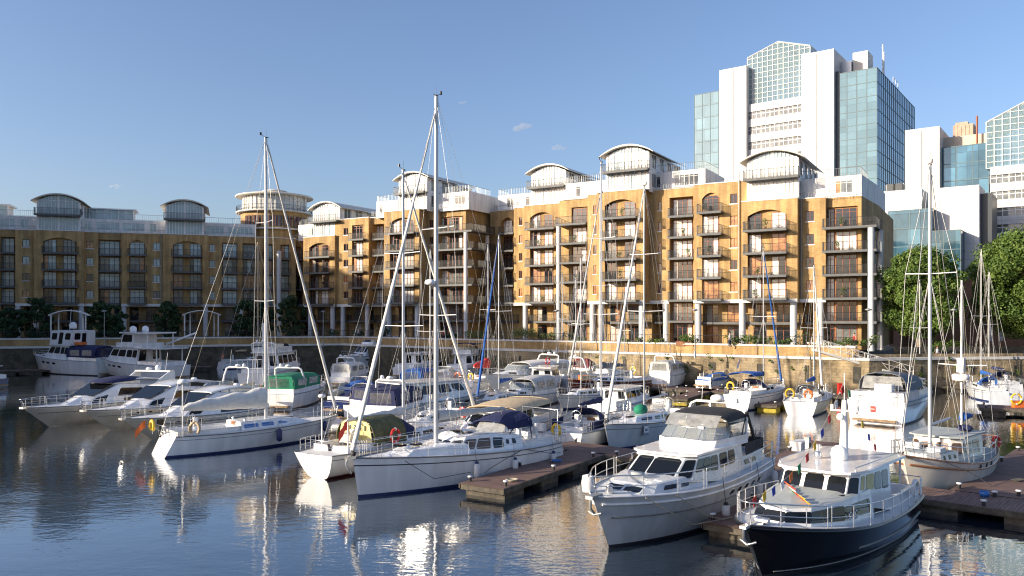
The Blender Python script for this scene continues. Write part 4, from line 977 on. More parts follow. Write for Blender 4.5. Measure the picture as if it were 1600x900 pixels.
        o = m.build(name, [mat_, roofmat or mat_], s.root); h = k//2
        for w_ in wins:
            e, rects = w_[0], w_[1]; wm = w_[2] if len(w_) > 2 else wmat
            es = [k-1] if e == 'front' else [h-1] if e == 'rear' else [e, k-2-e]
            for q, ei in enumerate(es):
                i = ei; j = (ei+1) % k; bi, bj, ti, tj = map(Vector, (b[i], b[j], t[i], t[j]))
                nrm = (bi-bj).cross(ti-bj); nrm.normalize()
                for (a0, a1, c0, c1) in rects:
                    if q == 1: a0, a1 = 1-a1, 1-a0
                    def P(a, c): return bi.lerp(bj, a).lerp(ti.lerp(tj, a), c)+nrm*.006
                    pts = [P(a1, c0), P(a0, c0), P(a0, c1), P(a1, c1)]
                    # rounded corners
                    rp = []
                    for u in range(4):
                        p0, p1, p2 = pts[u-1], pts[u], pts[(u+1)%4]; r = .12*min((p1-p0).length, (p1-p2).length)
                        rp += [p1+(p0-p1).normalized()*r, p1+(p2-p1).normalized()*r]
                    wb = MB(); wb.slabpoly(rp, th); wb.build(wname, wm, o)
        return o
    def tube(s, name, pts, r, mat_='steel', n=6, parent=None, **k):
        m = MB(); m.tube(pts, r, n, **k); return m.build(name, mat_, parent or s.root)
    def guard(s, x0, x1, h=.6, step=1.6, sides=(1, -1), mat_='steel', inset=.06, name='guardrail', wires=2, r=.014, closed_bow=False, top=.013):
        for sg in sides:
            m = MB(); k = max(1, int(abs(x1-x0)/step)); P = []
            for i in range(k+1):
                x = lerp(x0, x1, i/k); hb, z = s.dk(x); y = sg*max(hb-inset, .02); m.tube([(x, y, z), (x, y, z+h)], r, 5); P.append((x, y, z+h))
            for w_ in range(wires): m.tube([(x, y, z-h*w_*.48) for x, y, z in P], top if w_ == 0 else top*.7, 4)
            m.build(name, mat_, s.root)
    def pulpit(s, x0, h=.62, over=.15, mat_='steel', name='pulpit', r=.018, fwd=True, mid=True):
        m = MB(); k = 7; P = []; e = s.L/2 if fwd else -s.L/2
        for sg in (1, -1):
            Q = []
            for i in range(k):
                x = lerp(x0, e-(.12 if fwd else -.08), i/(k-1)); hb, z = s.dk(x); Q.append((x, sg*max(hb-.05, .10), z))
            if sg < 0: Q.reverse()
            P += Q
        top = [(x+(over if fwd and abs(x) > abs(e)-.6 else 0), y, z+h) for x, y, z in P]
        m.tube(top, r, 6); 
        if mid: m.tube([(x, y, z+h*.5) for x, y, z in P], r*.7, 5)
        for i in range(0, 2*k, 2): m.tube([P[i], top[i]], r*.85, 5)
        m.tube([P[-1], top[-1]], r*.85, 5)
        return m.build(name, mat_, s.root)
    def canopy(s, name, x0, x1, hw, zb, zt, mat_, front_drop=.25, rear_drop=.12, sides=None, nx=8, ny=9, sq=2.6, th=.025, skirt=0.0, vinyl=None, vmat='vinyl'):
        rows = []
        for i in range(nx+1):
            u = i/nx; x = lerp(x1, x0, u); zc = zt-front_drop*(1-u)**2.2-rear_drop*u**2.2
            row = []
            for j in range(ny+1):
                a = PI*j/ny; cy = math.cos(a); sy = math.sin(a)
                y = hw*math.copysign(abs(cy)**(2/sq), cy); z = lerp(zb, zc, abs(sy)**(2/sq)); row.append(Vector((x, y, z)))
            rows.append(row)
        m = MB(); m.loft(rows, 0, True, False, False); m.loft([[v*1-Vector((0, 0, th))+Vector((0, -math.copysign(th, v.y) if abs(v.y) > .01 else 0, 0)) for v in row] for row in rows][::-1], 0, True, False, False)
        for row in (rows[0], rows[-1]): m.tube(row, .03, 5)
        o = m.build(name, mat_, s.root)
        return o, rows
    def mast(s, x, h, r=.09, spread=(.48, .72), mat_='alloy', z0=None, boom=None, cover=None, furl='white', bow_x=None, stern_x=None, shw=.85, gear=True, bcol=None, wire_r=.008, boom_z=None, foret=1.0, sag=.1, covr=.2, forestay=True, backstay=True, mast_name='mast'):
        hb, zd = s.dk(x); z0 = z0 if z0 is not None else zd
        m = MB(); m.tube([(x, 0, z0), (x, 0, lerp(z0, h, .8)), (x-.03, 0, h)], r*.88, 10, r1=r*.7, flat=.8)
        mo = m.build(mast_name, mat_, s.root)
        if gear:
            g = MB(); g.tube([(x-.35, 0, h+.18), (x-.05, 0, h+.02), (x+.2, 0, h+.06)], .015, 4); g.tube([(x+.02, .02, h), (x+.02, .02, h+.55)], .01, 4); g.box(x-.42, x-.3, -.02, .02, h+.12, h+.3); g.box(x-.08, x+.08, -.07, .07, h-.02, h+.05); g.build('masthead_gear', 'rail_dark', mo)
        tips = []
        for f in spread:
            z = lerp(z0, h, f); w_ = hb*shw*(1.05-f*.45); q = MB(); q.tube([(x-.12, w_, z+.04), (x, 0, z), (x-.12, -w_, z+.04)], .028, 5, flat=.6); q.build('spreader', mat_, mo); tips.append((w_, z+.04))
        for sg in (1, -1):
            y0 = sg*(hb-.08); pts = [(x-.12, y0, zd)]+[(x-.12, sg*w_, z) for w_, z in tips]+[(x, 0, h-.1)]
            s.tube('shroud', pts, wire_r, 'wire', 4)
            if tips: s.tube('shroud', [(x+.25, y0*.96, zd), (x+.02, 0, tips[0][1]-.1)], wire_r*.8, 'wire', 4); s.tube('shroud', [(x-.5, y0*.96, zd), (x-.02, 0, tips[0][1]-.1)], wire_r*.8, 'wire', 4)
        bx = bow_x if bow_x is not None else s.L/2-.15; _, bz = s.dk(min(bx, s.L/2-.15)); ht = lerp(z0, h, foret)
        if forestay: s.tube('forestay', [(bx, 0, bz), (x+.05, 0, ht-.05)], wire_r, 'wire', 4)
        sx = stern_x if stern_x is not None else -s.L/2+.1; _, sz = s.dk(max(sx, -s.L/2+.05))
        if backstay: s.tube('backstay', [(sx, 0, sz), (x-.05, 0, h-.05)], wire_r, 'wire', 4)
        s.tube('halyard', [(x+r+.12, .06, z0+1.2), (x+r+.02, .05, h-.3)], wire_r*.7, 'rope', 4)
        if furl:
            a = Vector((bx, 0, bz+.35)); b = Vector((x+.05, 0, ht-.35)); m = MB(); N = 24
            m.tube([a.lerp(b, i/N) for i in range(N+1)], lambda t: .085*(1-t)**.6+.028+.012*math.sin(t*60), 8)
            m.build('furled_sail', furl if furl != 'white' else 'canvas_white', s.root)
            d = MB(); d.lathe([(.1, bz+.12), (.13, bz+.15), (.13, bz+.28), (.1, bz+.31)], bx-.04, 0, 0, 10); d.build('furler_drum', 'rubber', s.root)
        if boom:
            bz_ = boom_z if boom_z else zd+1.5; bo = s.tube('boom', [(x-.1, 0, bz_), (x-boom, 0, bz_+.08)], .06, mat_, 8)
            if cover:
                rings = []; N = 16
                for i in range(N+1):
                    t = i/N; xx = x-.12-t*(boom-.15); hh = covr*(1.9-1.25*t)*(1+.08*math.sin(t*19)); ww = covr*(.75-.3*t)*(1+.1*math.sin(t*23+1))
                    if t > .97: hh *= .5; ww *= .5
                    rings.append([(xx, ww*math.cos(a), bz_+.0+.08*t+hh*.42+hh*.62*math.sin(a)-.02*math.sin(t*31)) for a in [2*PI*j/12 for j in range(12)]])
                m = MB(); m.loft(rings, 0, True); m.build('sail_cover', cover, s.root)
            s.tube('mainsheet', [(x-boom+.4, 0, bz_), (x-boom+.2, .05, zd+.2)], .012, 'rope', 4)
            s.tube('topping_lift', [(x-boom, 0, bz_+.1), (x-.08, 0, h-.15)], wire_r*.7, 'rope', 4)
        return mo
    def wheel(s, x, z, r=.4, y=0):
        m = MB(); m.tube([(x+.0, y+r*math.cos(2*PI*i/20), z+r*math.sin(2*PI*i/20)) for i in range(20)], .018, 5, closed=True)
        for i in range(5): a = 2*PI*i/5; m.tube([(x, y, z), (x, y+r*math.cos(a), z+r*math.sin(a))], .009, 4)
        o = m.build('steering_wheel', 'steel', s.root); m = MB(); m.box(x+.03, x+.25, y-.12, y+.12, z-.8, z+.15); m.build('pedestal', 'gel_white', s.root)
    def arch(s, name, x, hw, z0, z1, dx=-.5, r=.09, mat_='gel_white', n=8):
        pts = [(x, hw, z0), (x+dx*.6, hw*.97, lerp(z0, z1, .6)), (x+dx*.95, hw*.88, z1-.12), (x+dx, hw*.7, z1), (x+dx, -hw*.7, z1), (x+dx*.95, -hw*.88, z1-.12), (x+dx*.6, -hw*.97, lerp(z0, z1, .6)), (x, -hw, z0)]
        m = MB(); m.tube(pts, r, n); return m.build(name, mat_, s.root)
    def radome(s, x, y, z, r=.28, mat_='gel_white'):
        m = MB(); m.lathe([(r*.5, 0), (r, .05), (r, r*.5), (r*.8, r*.8), (r*.3, r*.95), (.01, r*.97)], x, y, z, 14); return m.build('radar_dome', mat_, s.root)
    def satdome(s, x, y, z, r=.25):
        m = MB(); m.lathe([(r*.6, 0), (r*.9, .05), (r, r*.8), (r*.85, r*1.4), (r*.45, r*1.75), (.01, r*1.85)], x, y, z, 14); return m.build('satellite_dome', 'gel_white', s.root)
    def seats(s, x0, x1, hw, z, mat_='seat_cream'):
        for sg in (1, -1): m = MB(); m.box(x0, x1, sg*hw-.22, sg*hw+.22, z, z+.38); m.box(x0, x1, sg*(hw+.24)-.05, sg*(hw+.24)+.05, z+.2, z+.75); m.build('seat', mat_, s.root)
    def cockpit(s, x0, x1, hw, z, h=.35, mat_='gel_white', well='deck_teak'):
        """raised coaming ring with a sunken well"""
        m = MB(); t = .16
        o = [(x1, hw*.85), (x1-.3, hw), (x0, hw*.92)]; full = o+[(x, -y) for x, y in reversed(o)]; inn = [(x+(-t if x > (x0+x1)/2 else t), y*(1-t/hw)) for x, y in full]; k = len(full)
        vs = [(x, y, z-.12) for x, y in full]+[(x, y, z+h) for x, y in full]+[(x, y, z+h) for x, y in inn]+[(x, y, z-.05) for x, y in inn]
        for a in range(3): m.add([vs[a*k+i] for i in range(k)]+[vs[(a+1)*k+i] for i in range(k)], [((i+1)%k, i, i+k, (i+1)%k+k) for i in range(k)])
        m.add([vs[3*k+i] for i in range(k)], [tuple(range(k-1, -1, -1))], 1); m.build('cockpit_coaming', [mat_, well], s.root)
    def flag(s, x, y, z, kind='red', h=.9, name='ensign'):
        o = s.tube('flag_staff', [(x, y, z), (x-.25, y, z+h+.35)], .015, 'teak_trim', 5)
        m = MB(); N = 6
        for k in range(2):
            rows = [[(x-.25-.02-i*.09, y+.05*math.sin(i*1.3)+.0, z+h+.3-j*.22-i*i*.012-(.02*i)) for j in range(3)] for i in range(N+1)]
        if kind == 'cross':
            for i in range(N):
                for j in range(2): m.add([rows[i][j], rows[i+1][j], rows[i+1][j+1], rows[i][j+1]], [(0,1,2,3)], 1 if i in (2, 3) else 0)
            kind = ['white_flag', 'red']
        m.loft(rows, 0, True, False, False) if not isinstance(kind, list) else None; rows2 = [[(a, b+.01, c) for a, b, c in r] for r in rows][::-1]; m.loft(rows2, 0, True, False, False); m.build(name, kind, o)
OBJN = {}
def lifebuoy(P, label, col='red', r=.3, axis='x', rz=0, kind='ring'):
    m = MB()
    if kind == 'ring': m.tube([(0, r*math.cos(2*PI*i/20), r*math.sin(2*PI*i/20)) for i in range(20)], .075, 8, closed=True)
    else: m.tube([(0, r*math.cos(a), r*1.1*math.sin(a)) for a in [R(-50)+R(280)*i/16-R(0) for i in range(17)]], .085, 8)
    for a in (0, PI/2, PI, 3*PI/2) if kind == 'ring' else (R(90),): m.tube([(0, (r+.0)*math.cos(a+d)*1.0, r*math.sin(a+d)) for d in (-.12, 0, .12)], .082, 8, m=1)
    o = m.build('lifebuoy', [col, 'white_flag'], None, P, rz); tag(o, label, 'lifebuoy'); return o
def fender(b, x, side, label, col='fender_white', L=.6, r=.12, z=None, group='fenders hanging along the hulls', tip=None):
    hb, zd = b.dk(x); P = b.W(x, side*(hb+r*.9), 0); zt = z if z is not None else zd-.35
    o = thing('fender', label, 'fender', (P.x, P.y, zt-L), b.rz, group)
    m = MB(); m.lathe([(.02, 0), (r*.6, .03), (r, .12), (r, L-.12), (r*.6, L-.03), (.03, L)], n=12); m.build('body', col, o)
    m = MB(); m.tube([(0, 0, L), (0, -side*r*.9, zd+.3-(zt-L))], .012, 4); m.build('rope', 'rope_dark', o)
    if tip: m = MB(); m.lathe([(r*.4, L-.06), (r*.75, L-.02), (r*.5, L+.06), (.02, L+.08)], n=10); m.build('cap', tip, o)
# --------------------------------------------------- generic sailing yacht
def sail_boat(label, L, B, mast_px=None, mh=15, mx=.06, fs=1.0, fb=1.3, name='sailing_yacht', cat='sailing boat', spray=None, bimini=None, cover='canvas_blue', boomL=None, stripe='gel_navy', hull='gel_white', boot='boot_blue', deck='deck_white', furl='white', trim=None, roofh=.42, cabin='gel_white', spread=(.5,), band=True, tr=.35, tw=.72, detail=True, mast_mat='alloy', wr=.009, mr=.075, rub=None, windows='tint', boomz=None, rake=1.0, covr=.19, outboard=False, **k):
    b = Boat(name, label, cat, L, B, fs, fb, tw=tw, rake=rake, tr=tr, hull=hull, boot=boot, stripe=stripe if band else hull, band='line' if band else None, deck=deck, rub=rub, **k)
    hw = B/2; x1 = L*.30; x0 = -L*.12
    _, z1 = b.dk(x1); _, z0 = b.dk(x0)
    bot = [(x1, hw*.12, z1-.03), (x1-.6, hw*.34, z1-.03), (L*.08, hw*.58, b.dk(L*.08)[1]-.03), (x0, hw*.62, z0-.03)]
    top = [(x1-.55, hw*.10, z1+roofh*.35), (x1-1.0, hw*.28, z1+roofh*.6), (L*.07, hw*.50, b.dk(L*.08)[1]+roofh), (x0, hw*.54, z0+roofh+.03)]
    b.house('coachroof', bot, 0, top, 0, cabin, wins=[(2, [(.08, .42, .3, .75), (.52, .92, .3, .75)], windows), (1, [(.3, .9, .35, .75)], windows)], camber=.07)
    m = MB(); m.box(x0-.02, x0+.04, -.28, .28, z0, z0+roofh+.05); m.build('companionway', 'teak_trim', b.root)
    b.cockpit(-L*.44, x0, hw*.62, z0, .28)
    m = MB(); hx = L*.17; m.box(hx, hx+.5, -.25, .25, b.dk(hx)[1]+roofh*.62, b.dk(hx)[1]+roofh*.62+.09); m.build('hatch', 'tint', b.root)
    b.wheel(-L*.33, z0+.75, .38)
    mxx = L*mx; b.mast(mxx, mh, mr, spread, mast_mat, z0=b.dk(mxx)[1]+roofh*.8, boom=boomL or L*.33, cover=cover, furl=furl, wire_r=wr, boom_z=boomz or b.dk(mxx)[1]+roofh+.85, covr=covr)
    b.pulpit(L*.40); b.pulpit(-L*.40, fwd=False, name='pushpit'); b.guard(-L*.38, L*.38)
    for sg in (1, -1): m = MB(); m.lathe([(.07, 0), (.09, .1), (.05, .14), (.08, .2)], x0+.35, sg*hw*.45, z0+roofh+.05, 10); m.build('winch', 'steel', b.root)
    if spray:
        zc = z0+roofh
        o, rows = b.canopy('spray_hood', x0-.75, x0+.35, hw*.56, zc-.05, zc+.75, spray, front_drop=.55, rear_drop=.0)
        v = MB(); v.slabpoly([(x0+.42, hw*.4, zc+.06), (x0+.42, -hw*.4, zc+.06), (x0+.22, -hw*.36, zc+.42), (x0+.22, hw*.36, zc+.42)], .01); v.build('spray_hood_window', 'vinyl', o)
    if bimini:
        zb = z0+1.75; o, rows = b.canopy('bimini', -L*.42, x0-.9, hw*.66, zb-.15, zb+.18, bimini, .1, .1)
        for xx in (-L*.40, x0-1.1):
            for sg in (1, -1): b.tube('bimini_pole', [(-L*.27, sg*hw*.64, z0+.2), (xx, sg*hw*.64, zb-.12)], .015)
    if outboard:
        m = MB(); xx = -L*.46; m.box(xx-.16, xx+.16, hw*.5-.1, hw*.5+.1, z0+.5, z0+.85); m.tube([(xx, hw*.5, z0+.5), (xx-.02, hw*.5, z0-.2)], .06, 6); m.build('outboard_motor', 'gel_black', b.root)
    return b
# --------------------------------------------------- generic motor cruiser
def motor_boat(label, L, B, kind='express', fs=1.0, fb=1.5, name='motor_cruiser', cat='motor boat', canopy=None, cmat='canvas_navy', hull='gel_white', stripe=None, boot='boot_black', tint='tint', deckh=1.25, fly=False, arch=True, hard=True, rails=True, zc=None, dome=True, cover=None, wmat2=None, cabx=(.25, -.22), clos=False, hwins=3, canx=None, **k):
    k.setdefault('tw', .9); k.setdefault('rake', 1.5); k.setdefault('p', 2.4); k.setdefault('flare', .42)
    b = Boat(name, label, cat, L, B, fs, fb, hull=hull, boot=boot, stripe=stripe or hull, band='line' if stripe else None, **k)
    hw = B/2; xf = L*cabx[0]; xr = L*cabx[1]; _, zf = b.dk(xf); _, zr = b.dk(xr)
    # foredeck bulge
    xb = L*.42; _, zb = b.dk(xb)
    b.house('foredeck_cabin', [(xb, .10, zb-.03), (xb-L*.08, hw*.42, zb-.03), (xf-.3, hw*.76, zf-.03), (xf-L*.12, hw*.80, b.dk(xf-L*.12)[1]-.03)],
            0, [(xb-L*.05, .08, zb+.12), (xb-L*.12, hw*.30, zb+.22), (xf-.3, hw*.62, zf+.42), (xf-L*.12, hw*.64, zf+.46)], 0, hull if hull in ('gel_white', 'gel_cream', 'gel_grey') else 'gel_white', wins=[(1, [(.25, .85, .35, .7)], tint)], camber=.08)
    m = MB(); m.box(xf+L*.04, xf+L*.04+.5, -.25, .25, zf+.40, zf+.50); m.build('hatch', 'tint', b.root)
    zt = zr+deckh+.35
    if kind == 'express':      # raked windscreen, open or canvas-covered cockpit
        m = MB(); n = 9; lo = []; hi = []
        for i in range(n+1):
            a = -PI*.5+PI*i/n; x = xf-.2-L*.10*(1-math.cos(a)); y = hw*.80*math.sin(a)
            if abs(a) > PI*.44: x -= L*.06
            lo.append((x, y, zf+.36)); hi.append((x-.62, y*.86, zf+.36+.62*(.55 if abs(a) > PI*.44 else 1)))
        for i in range(n): m.slabpoly([lo[i], lo[i+1], hi[i+1], hi[i]], .012)
        o = m.build('windscreen', 'screen_clear' if not clos else tint, b.root); m = MB(); m.tube(hi, .025, 5); m.tube(lo, .025, 5)
        for i in (0, 3, 6, n): m.tube([lo[i], hi[i]], .02, 5)
        m.build('windscreen_frame', 'gel_white', o)
        b.cockpit(-L*.46, xf-L*.16, hw*.84, zr, .42, well='deck_teak'); b.seats(-L*.40, -L*.15, hw*.52, zr-.02)
        m = MB(); m.box(xf-L*.16-.3, xf-L*.16+.1, -hw*.55, hw*.6, zr, zf+.5); m.build('helm_console', 'gel_white', b.root)
    else:                       # saloon with side windows
        bot = [(xf+.45, hw*.52, zf-.03), (xf, hw*.74, zf-.03), (0.0, hw*.80, b.dk(0)[1]-.03), (xr, hw*.80, zr-.03)]
        top = [(xf-.75, hw*.44), (xf-1.0, hw*.60), (-.2, hw*.66), (xr-.2, hw*.68)]
        b.house('saloon', bot, 0, top, zt, 'gel_white', wins=[('front', [(.04, .48, .45, .93), (.52, .96, .45, .93)], tint), (0, [(.15, .85, .45, .9)], tint), (1, [(.06, .46, .42, .88), (.52, .95, .42, .88)], tint), (2, [(.05, .5, .42, .88), (.56, .93, .42, .88)], tint), ('rear', [(.08, .36, .1, .88), (.64, .92, .3, .88)], tint)], camber=.08)
        m = MB(); m.prism([(xf-.45, hw*.5), (xf-.9, hw*.72), (xr-.9, hw*.78), (xr-.9, -hw*.78), (xf-.9, -hw*.72), (xf-.45, -hw*.5)], zt+.055, zt+.14); m.build('roof', 'gel_white', b.root)
        b.cockpit(-L*.47, xr-.1, hw*.84, zr, .42)
        if fly:
            zf2 = zt+.14; o_ = [(xf-1.2, hw*.42), (xf-1.6, hw*.62), (xr-.7, hw*.68)]; b.house('flybridge', o_, zf2-.02, [(xf-1.45, hw*.42), (xf-1.75, hw*.66), (xr-.85, hw*.7)], zf2+.55, 'gel_white', camber=-.25, edge=.06)
            m = MB(); q = [(xf-1.5, -hw*.42, zf2+.55), (xf-1.5, hw*.42, zf2+.55), (xf-1.85, hw*.38, zf2+.9), (xf-1.85, -hw*.38, zf2+.9)]; m.slabpoly(q, .015); m.build('flybridge_windscreen', 'tint', b.root)
            m = MB(); m.box(xf-2.9, xf-2.5, -.6, .6, zf2+.1, zf2+.9); m.build('helm_seat', 'seat_cream', b.root)
    ax = xr+.1 if kind == 'express' else xr-.2
    if arch:
        za = zt+.55 if not fly else zt+1.25; b.arch('radar_arch', ax-.1, hw*.78, zr+.35 if not fly else zt+.1, za, -.6, .085)
        if dome: b.radome(ax-.7, 0, za+.06, .25); b.satdome(ax-.65, hw*.4, za+.06, .16); b.tube('aerial', [(ax-.7, -hw*.5, za), (ax-1.0, -hw*.5, za+1.6)], .012, 'mast_white', 4)
    if canopy:
        cx0, cx1 = canx if canx else (-L*.45, xf-L*.16)
        zb = zr+.40; zz = zr+1.72 if kind == 'express' else zt+.1
        o, rows = b.canopy('canopy', cx0, cx1, hw*.82, zb, zz, cmat, .25 if kind == 'express' else .05, .15, nx=8, ny=12, sq=3.4)
        # clear panels set in the canvas sides
        for sg in (1, -1):
            for (u0, u1) in ((.12, .45), (.55, .88)):
                i0, i1 = lerp(cx1, cx0, u0), lerp(cx1, cx0, u1); y = sg*(hw*.82+.012)
                v = MB(); q = [(i0, y, zb+.25), (i1, y, zb+.25), (i1, y-sg*.03, lerp(zb, zz, .62)), (i0, y-sg*.03, lerp(zb, zz, .62))]
                if sg > 0: q.reverse()
                v.slabpoly(q, .012); v.build('canopy_window', 'vinyl', o)
        v = MB(); v.slabpoly([(cx0-.02, hw*.55, zb+.15), (cx0-.02, -hw*.55, zb+.15), (cx0-.02, -hw*.5, zz-.4), (cx0-.02, hw*.5, zz-.4)], .012)
        v.build('canopy_window', 'vinyl', o)
        m = MB(); m.slabpoly([(cx0, -hw*.78, zb), (cx0, hw*.78, zb), (cx0, hw*.66, zz-.22), (cx0, -hw*.66, zz-.22)], .02); m.build('rear_curtain', cmat, o)
    if cover:
        m = MB(); rows = []
        for i in range(9):
            t = i/8; x = lerp(xf-.1, -L*.47, t); h = .65*math.sin(PI*min(1, .25+t*.8))+.12; zz = b.dk(x)[1]
            rows.append([(x, hw*.86*math.cos(PI*j/10), zz+.03+h*math.sin(PI*j/10)**.7*(1+.06*math.sin(5*t+j))) for j in range(11)])
        m.loft(rows, 0, True, True, False); m.build('boat_cover', cover, b.root)
    if rails: b.pulpit(L*.18, .6, .1); 
    for i in range(hwins):
        x = L*(.02+.09*i)
        for sg in (1, -1):
            t = (x+L/2)/L; zd = b.zs(t); p0 = Vector(b.pt(t, zd*.66, zd)); p1 = Vector(b.pt(t+.045, zd*.68, zd)); p2 = Vector(b.pt(t+.045, zd*.80, zd)); p3 = Vector(b.pt(t, zd*.78, zd))
            q = [Vector((v.x, sg*(v.y+.012), v.z)) for v in (p0, p1, p2, p3)]
            if sg > 0: q.reverse()
            m = MB(); m.slabpoly(q, .02); m.build('porthole', tint, b.root)
    m = MB(); m.box(-L/2-.55, -L/2+.05, -hw*.7, hw*.7, .22, .34); m.build('bathing_platform', 'deck_teak', b.root)
    return b
FD = (.66, .75)   # bow-to-stern direction of the boats on the near fingers
# ================= hero: long white deck-saloon sloop
b = Boat('sailing_yacht', 'long white deck saloon sloop moored bow out along the nearest wooden finger, navy spray hood', 'sailing boat', 14.7, 4.3, 1.25, 1.78, ang=46.4, top=(551, 716), sx=.86, tw=.78, rake=.35, tr=.5, p=1.9, tm=.36, flare=.72, hull='gel_white', stripe='boot_black', band='line', boot='boot_blue', se=1.2)
hw = 2.15
z = lambda x: b.dk(x)[1]
b.house('coachroof', [(5.6, .15, z(5.6)-.03), (4.6, .75, z(4.6)-.03), (2.2, 1.25, z(2.2)-.03), (.6, 1.45, z(.6)-.03)], 0, [(4.8, .12, z(4.8)+.10), (4.0, .62, z(4)+.22), (1.9, 1.05, z(1.9)+.36), (.6, 1.2, z(.6)+.4)], 0, camber=.09)
sal = b.house('deck_saloon', [(2.0, .70, z(2)+.10), (1.3, 1.12, z(1.3)+.02), (-1.0, 1.52, z(-1)-.03), (-3.6, 1.5, z(-3.6)-.03)], 0, [(1.0, .60, z(1)+.62), (.5, .95, z(.5)+.72), (-1.2, 1.22, z(-1)+.78), (-3.6, 1.28, z(-3.6)+.60)], 0, camber=.10,
        wins=[('front', [(.06, .46, .2, .8), (.54, .94, .2, .8)]), (0, [(.1, .9, .2, .82)]), (1, [(.05, .44, .2, .82), (.5, .94, .2, .82)], 'tint_warm'), (2, [(.03, .36, .2, .82), (.46, .55, .4, .7), (.66, .78, .4, .75)])])
b.cockpit(-6.6, -3.55, 1.45, z(-5), .36); b.wheel(-5.9, z(-5)+.65, .5, .6); b.wheel(-5.9, z(-5)+.65, .5, -.6)
for x, y in ((3.2, .0), (-.2, .4), (-.2, -.4), (4.3, 0)): m = MB(); zz = z(x)+(.44 if x > 3 else .84); m.box(x-.25, x+.25, y-.22, y+.22, zz-.05, zz+.04); m.build('hatch', 'tint', b.root)
m = MB(); m.tube([(1.2, .95, z(1)+.74), (-1, 1.12, z(-1)+.85), (-3.2, 1.2, z(-3)+.75)], .02, 5); m.build('grab_rail', 'steel', b.root)
b.mast(1.75, 18.6, .16, (.37, .62), 'alloy', z0=z(2.4)+.3, boom=5.6, cover='canvas_grey', furl='white', bow_x=7.35, boom_z=z(2)+1.55, wire_r=.010, covr=.20, foret=.975)
b.pulpit(6.2, .66, .1); b.pulpit(-6.1, .66, fwd=False, name='pushpit'); b.guard(-5.9, 6.0, .64, 2.0)
o, rows = b.canopy('spray_hood', -4.6, -2.5, 1.3, z(-3.5)+1.0, z(-3.5)+1.68, 'canvas_navy', front_drop=.38, rear_drop=.0, sq=2.4)
o.scale = (1, 1, 1)
for sg in (1, -1):
    for p in [[(-2.5, 1.2, .45), (-3.3, 1.25, 1.35), (-4.6, 1.25, 1.5)], [(-4.6, 1.28, .35), (-4.3, 1.27, 1.5)]]: b.tube('canopy_frame', [(x, sg*y, z(-3.5)+q) for x, y, q in p], .03, 'canvas_navy', 5)
v = MB(); v.slabpoly([(-2.35, 1.0, z(-3)+.66), (-2.35, -1.0, z(-3)+.66), (-2.75, -.95, z(-3)+1.16), (-2.75, .95, z(-3)+1.16)], .012); v.build('spray_hood_window', 'vinyl', o)
b.radome(2.2, 0, 9.5, .28); b.tube('radar_bracket', [(1.75, 0, 9.4), (2.2, 0, 9.5)], .04, 'alloy')
m = MB(); m.box(-7.2, -6.9, -.3, .3, z(-6.9)+.45, z(-6.9)+.85); m.build('life_raft', 'gel_white', b.root); b.tube('stern_arch', [(-6.9, 1.3, z(-6.9)), (-7.0, 1.3, z(-6.9)+1.7), (-7.0, -1.3, z(-6.9)+1.7), (-6.9, -1.3, z(-6.9))], .03)
m = MB(); m.box(7.25, 7.75, -.12, .12, z(7.2)-.02, z(7.2)+.12); m.tube([(7.7, 0, z(7.2)+.05), (7.75, 0, z(7.2)-.25), (7.45, 0, z(7.2)-.65)], .05, 6); m.build('anchor', 'steel', b.root)
b.tube('bow_line', [(5.6, 1.75, z(5.6)), (4.0, 2.1, .75), (1.5, 2.2, .75)], .016, 'rope_dark', 5); b.tube('spring_line', [(-2.6, 2.16, z(-2)), (.0, 2.35, .85), (.9, 2.6, .7)], .016, 'rope_dark', 5); b.tube('stern_line', [(-2.9, 2.16, z(-2)), (-5.2, 2.2, .9), (-5.8, 2.35, .9)], .016, 'rope_dark', 5)
fender(b, .9, 1, 'pale fender with a navy top hanging nearest the end of the wooden finger', tip='fender_navy', L=.75, r=.15); fender(b, -1.9, 1, 'pale fender with a navy top amidships on the long sloop', tip='fender_navy', L=.7, r=.14); fender(b, -5.6, 1, 'pale fender with a navy top near the stern of the long sloop', tip='fender_navy', L=.7, r=.14)
lifebuoy(b.W(-7.25, 1.0, z(-6.9)+.55), 'yellow horseshoe lifebuoy on the stern rail of the long white sloop', 'yellow', .27, kind='horse', rz=b.rz)
B1 = b
# ================= hero: pale blue-grey motor yacht with black flybridge canopy
b = Boat('motor_yacht', 'pale grey motor yacht with black flybridge canopy and oval portholes, bow toward the viewer', 'motor yacht', 12.9, 4.1, 1.75, 1.95, ang=51.9, top=(926, 777), sx=.94, tw=.86, rake=1.15, tr=-.1, p=2.5, tm=.45, flare=.46, hull='gel_grey', boot='boot_black', stripe='gel_grey', deck='deck_white', rub='gel_white', se=2.4, sag=.12)
z = lambda x: b.dk(x)[1]
def strake(b, f, r, mt, x0=0.02, x1=.985, name='rubbing_strake'):
    for sg in (1, -1):
        m = MB(); pts = []
        for i in range(31):
            t = lerp(x0, x1, i/30); zd = b.zs(t); q = b.pt(t, zd*f, zd); pts.append((q[0], sg*(q[1]+r*.35), q[2]))
        m.tube(pts, r, 6); m.build(name, mt, b.root)
strake(b, .86, .045, 'gel_white'); strake(b, .60, .03, 'rub_grey', .02, .97)
b.house('foredeck_cabin', [(4.6, .75, z(4.6)-.03), (4.0, 1.05, z(4)-.03), (2.6, 1.4, z(2.6)-.03), (.6, 1.62, z(.6)-.03)], 0, [(3.9, .72, z(4)+.22), (3.5, .95, z(3.5)+.26), (2.2, 1.22, z(2)+.36), (.2, 1.45, z(.2)+.42)], 0, 'gel_grey', wins=[('front', [(.04, .45, .25, .75), (.53, .96, .25, .75)]), (1, [(.35, .85, .3, .7)]), (2, [(.05, .3, .3, .62)])], camber=.06)
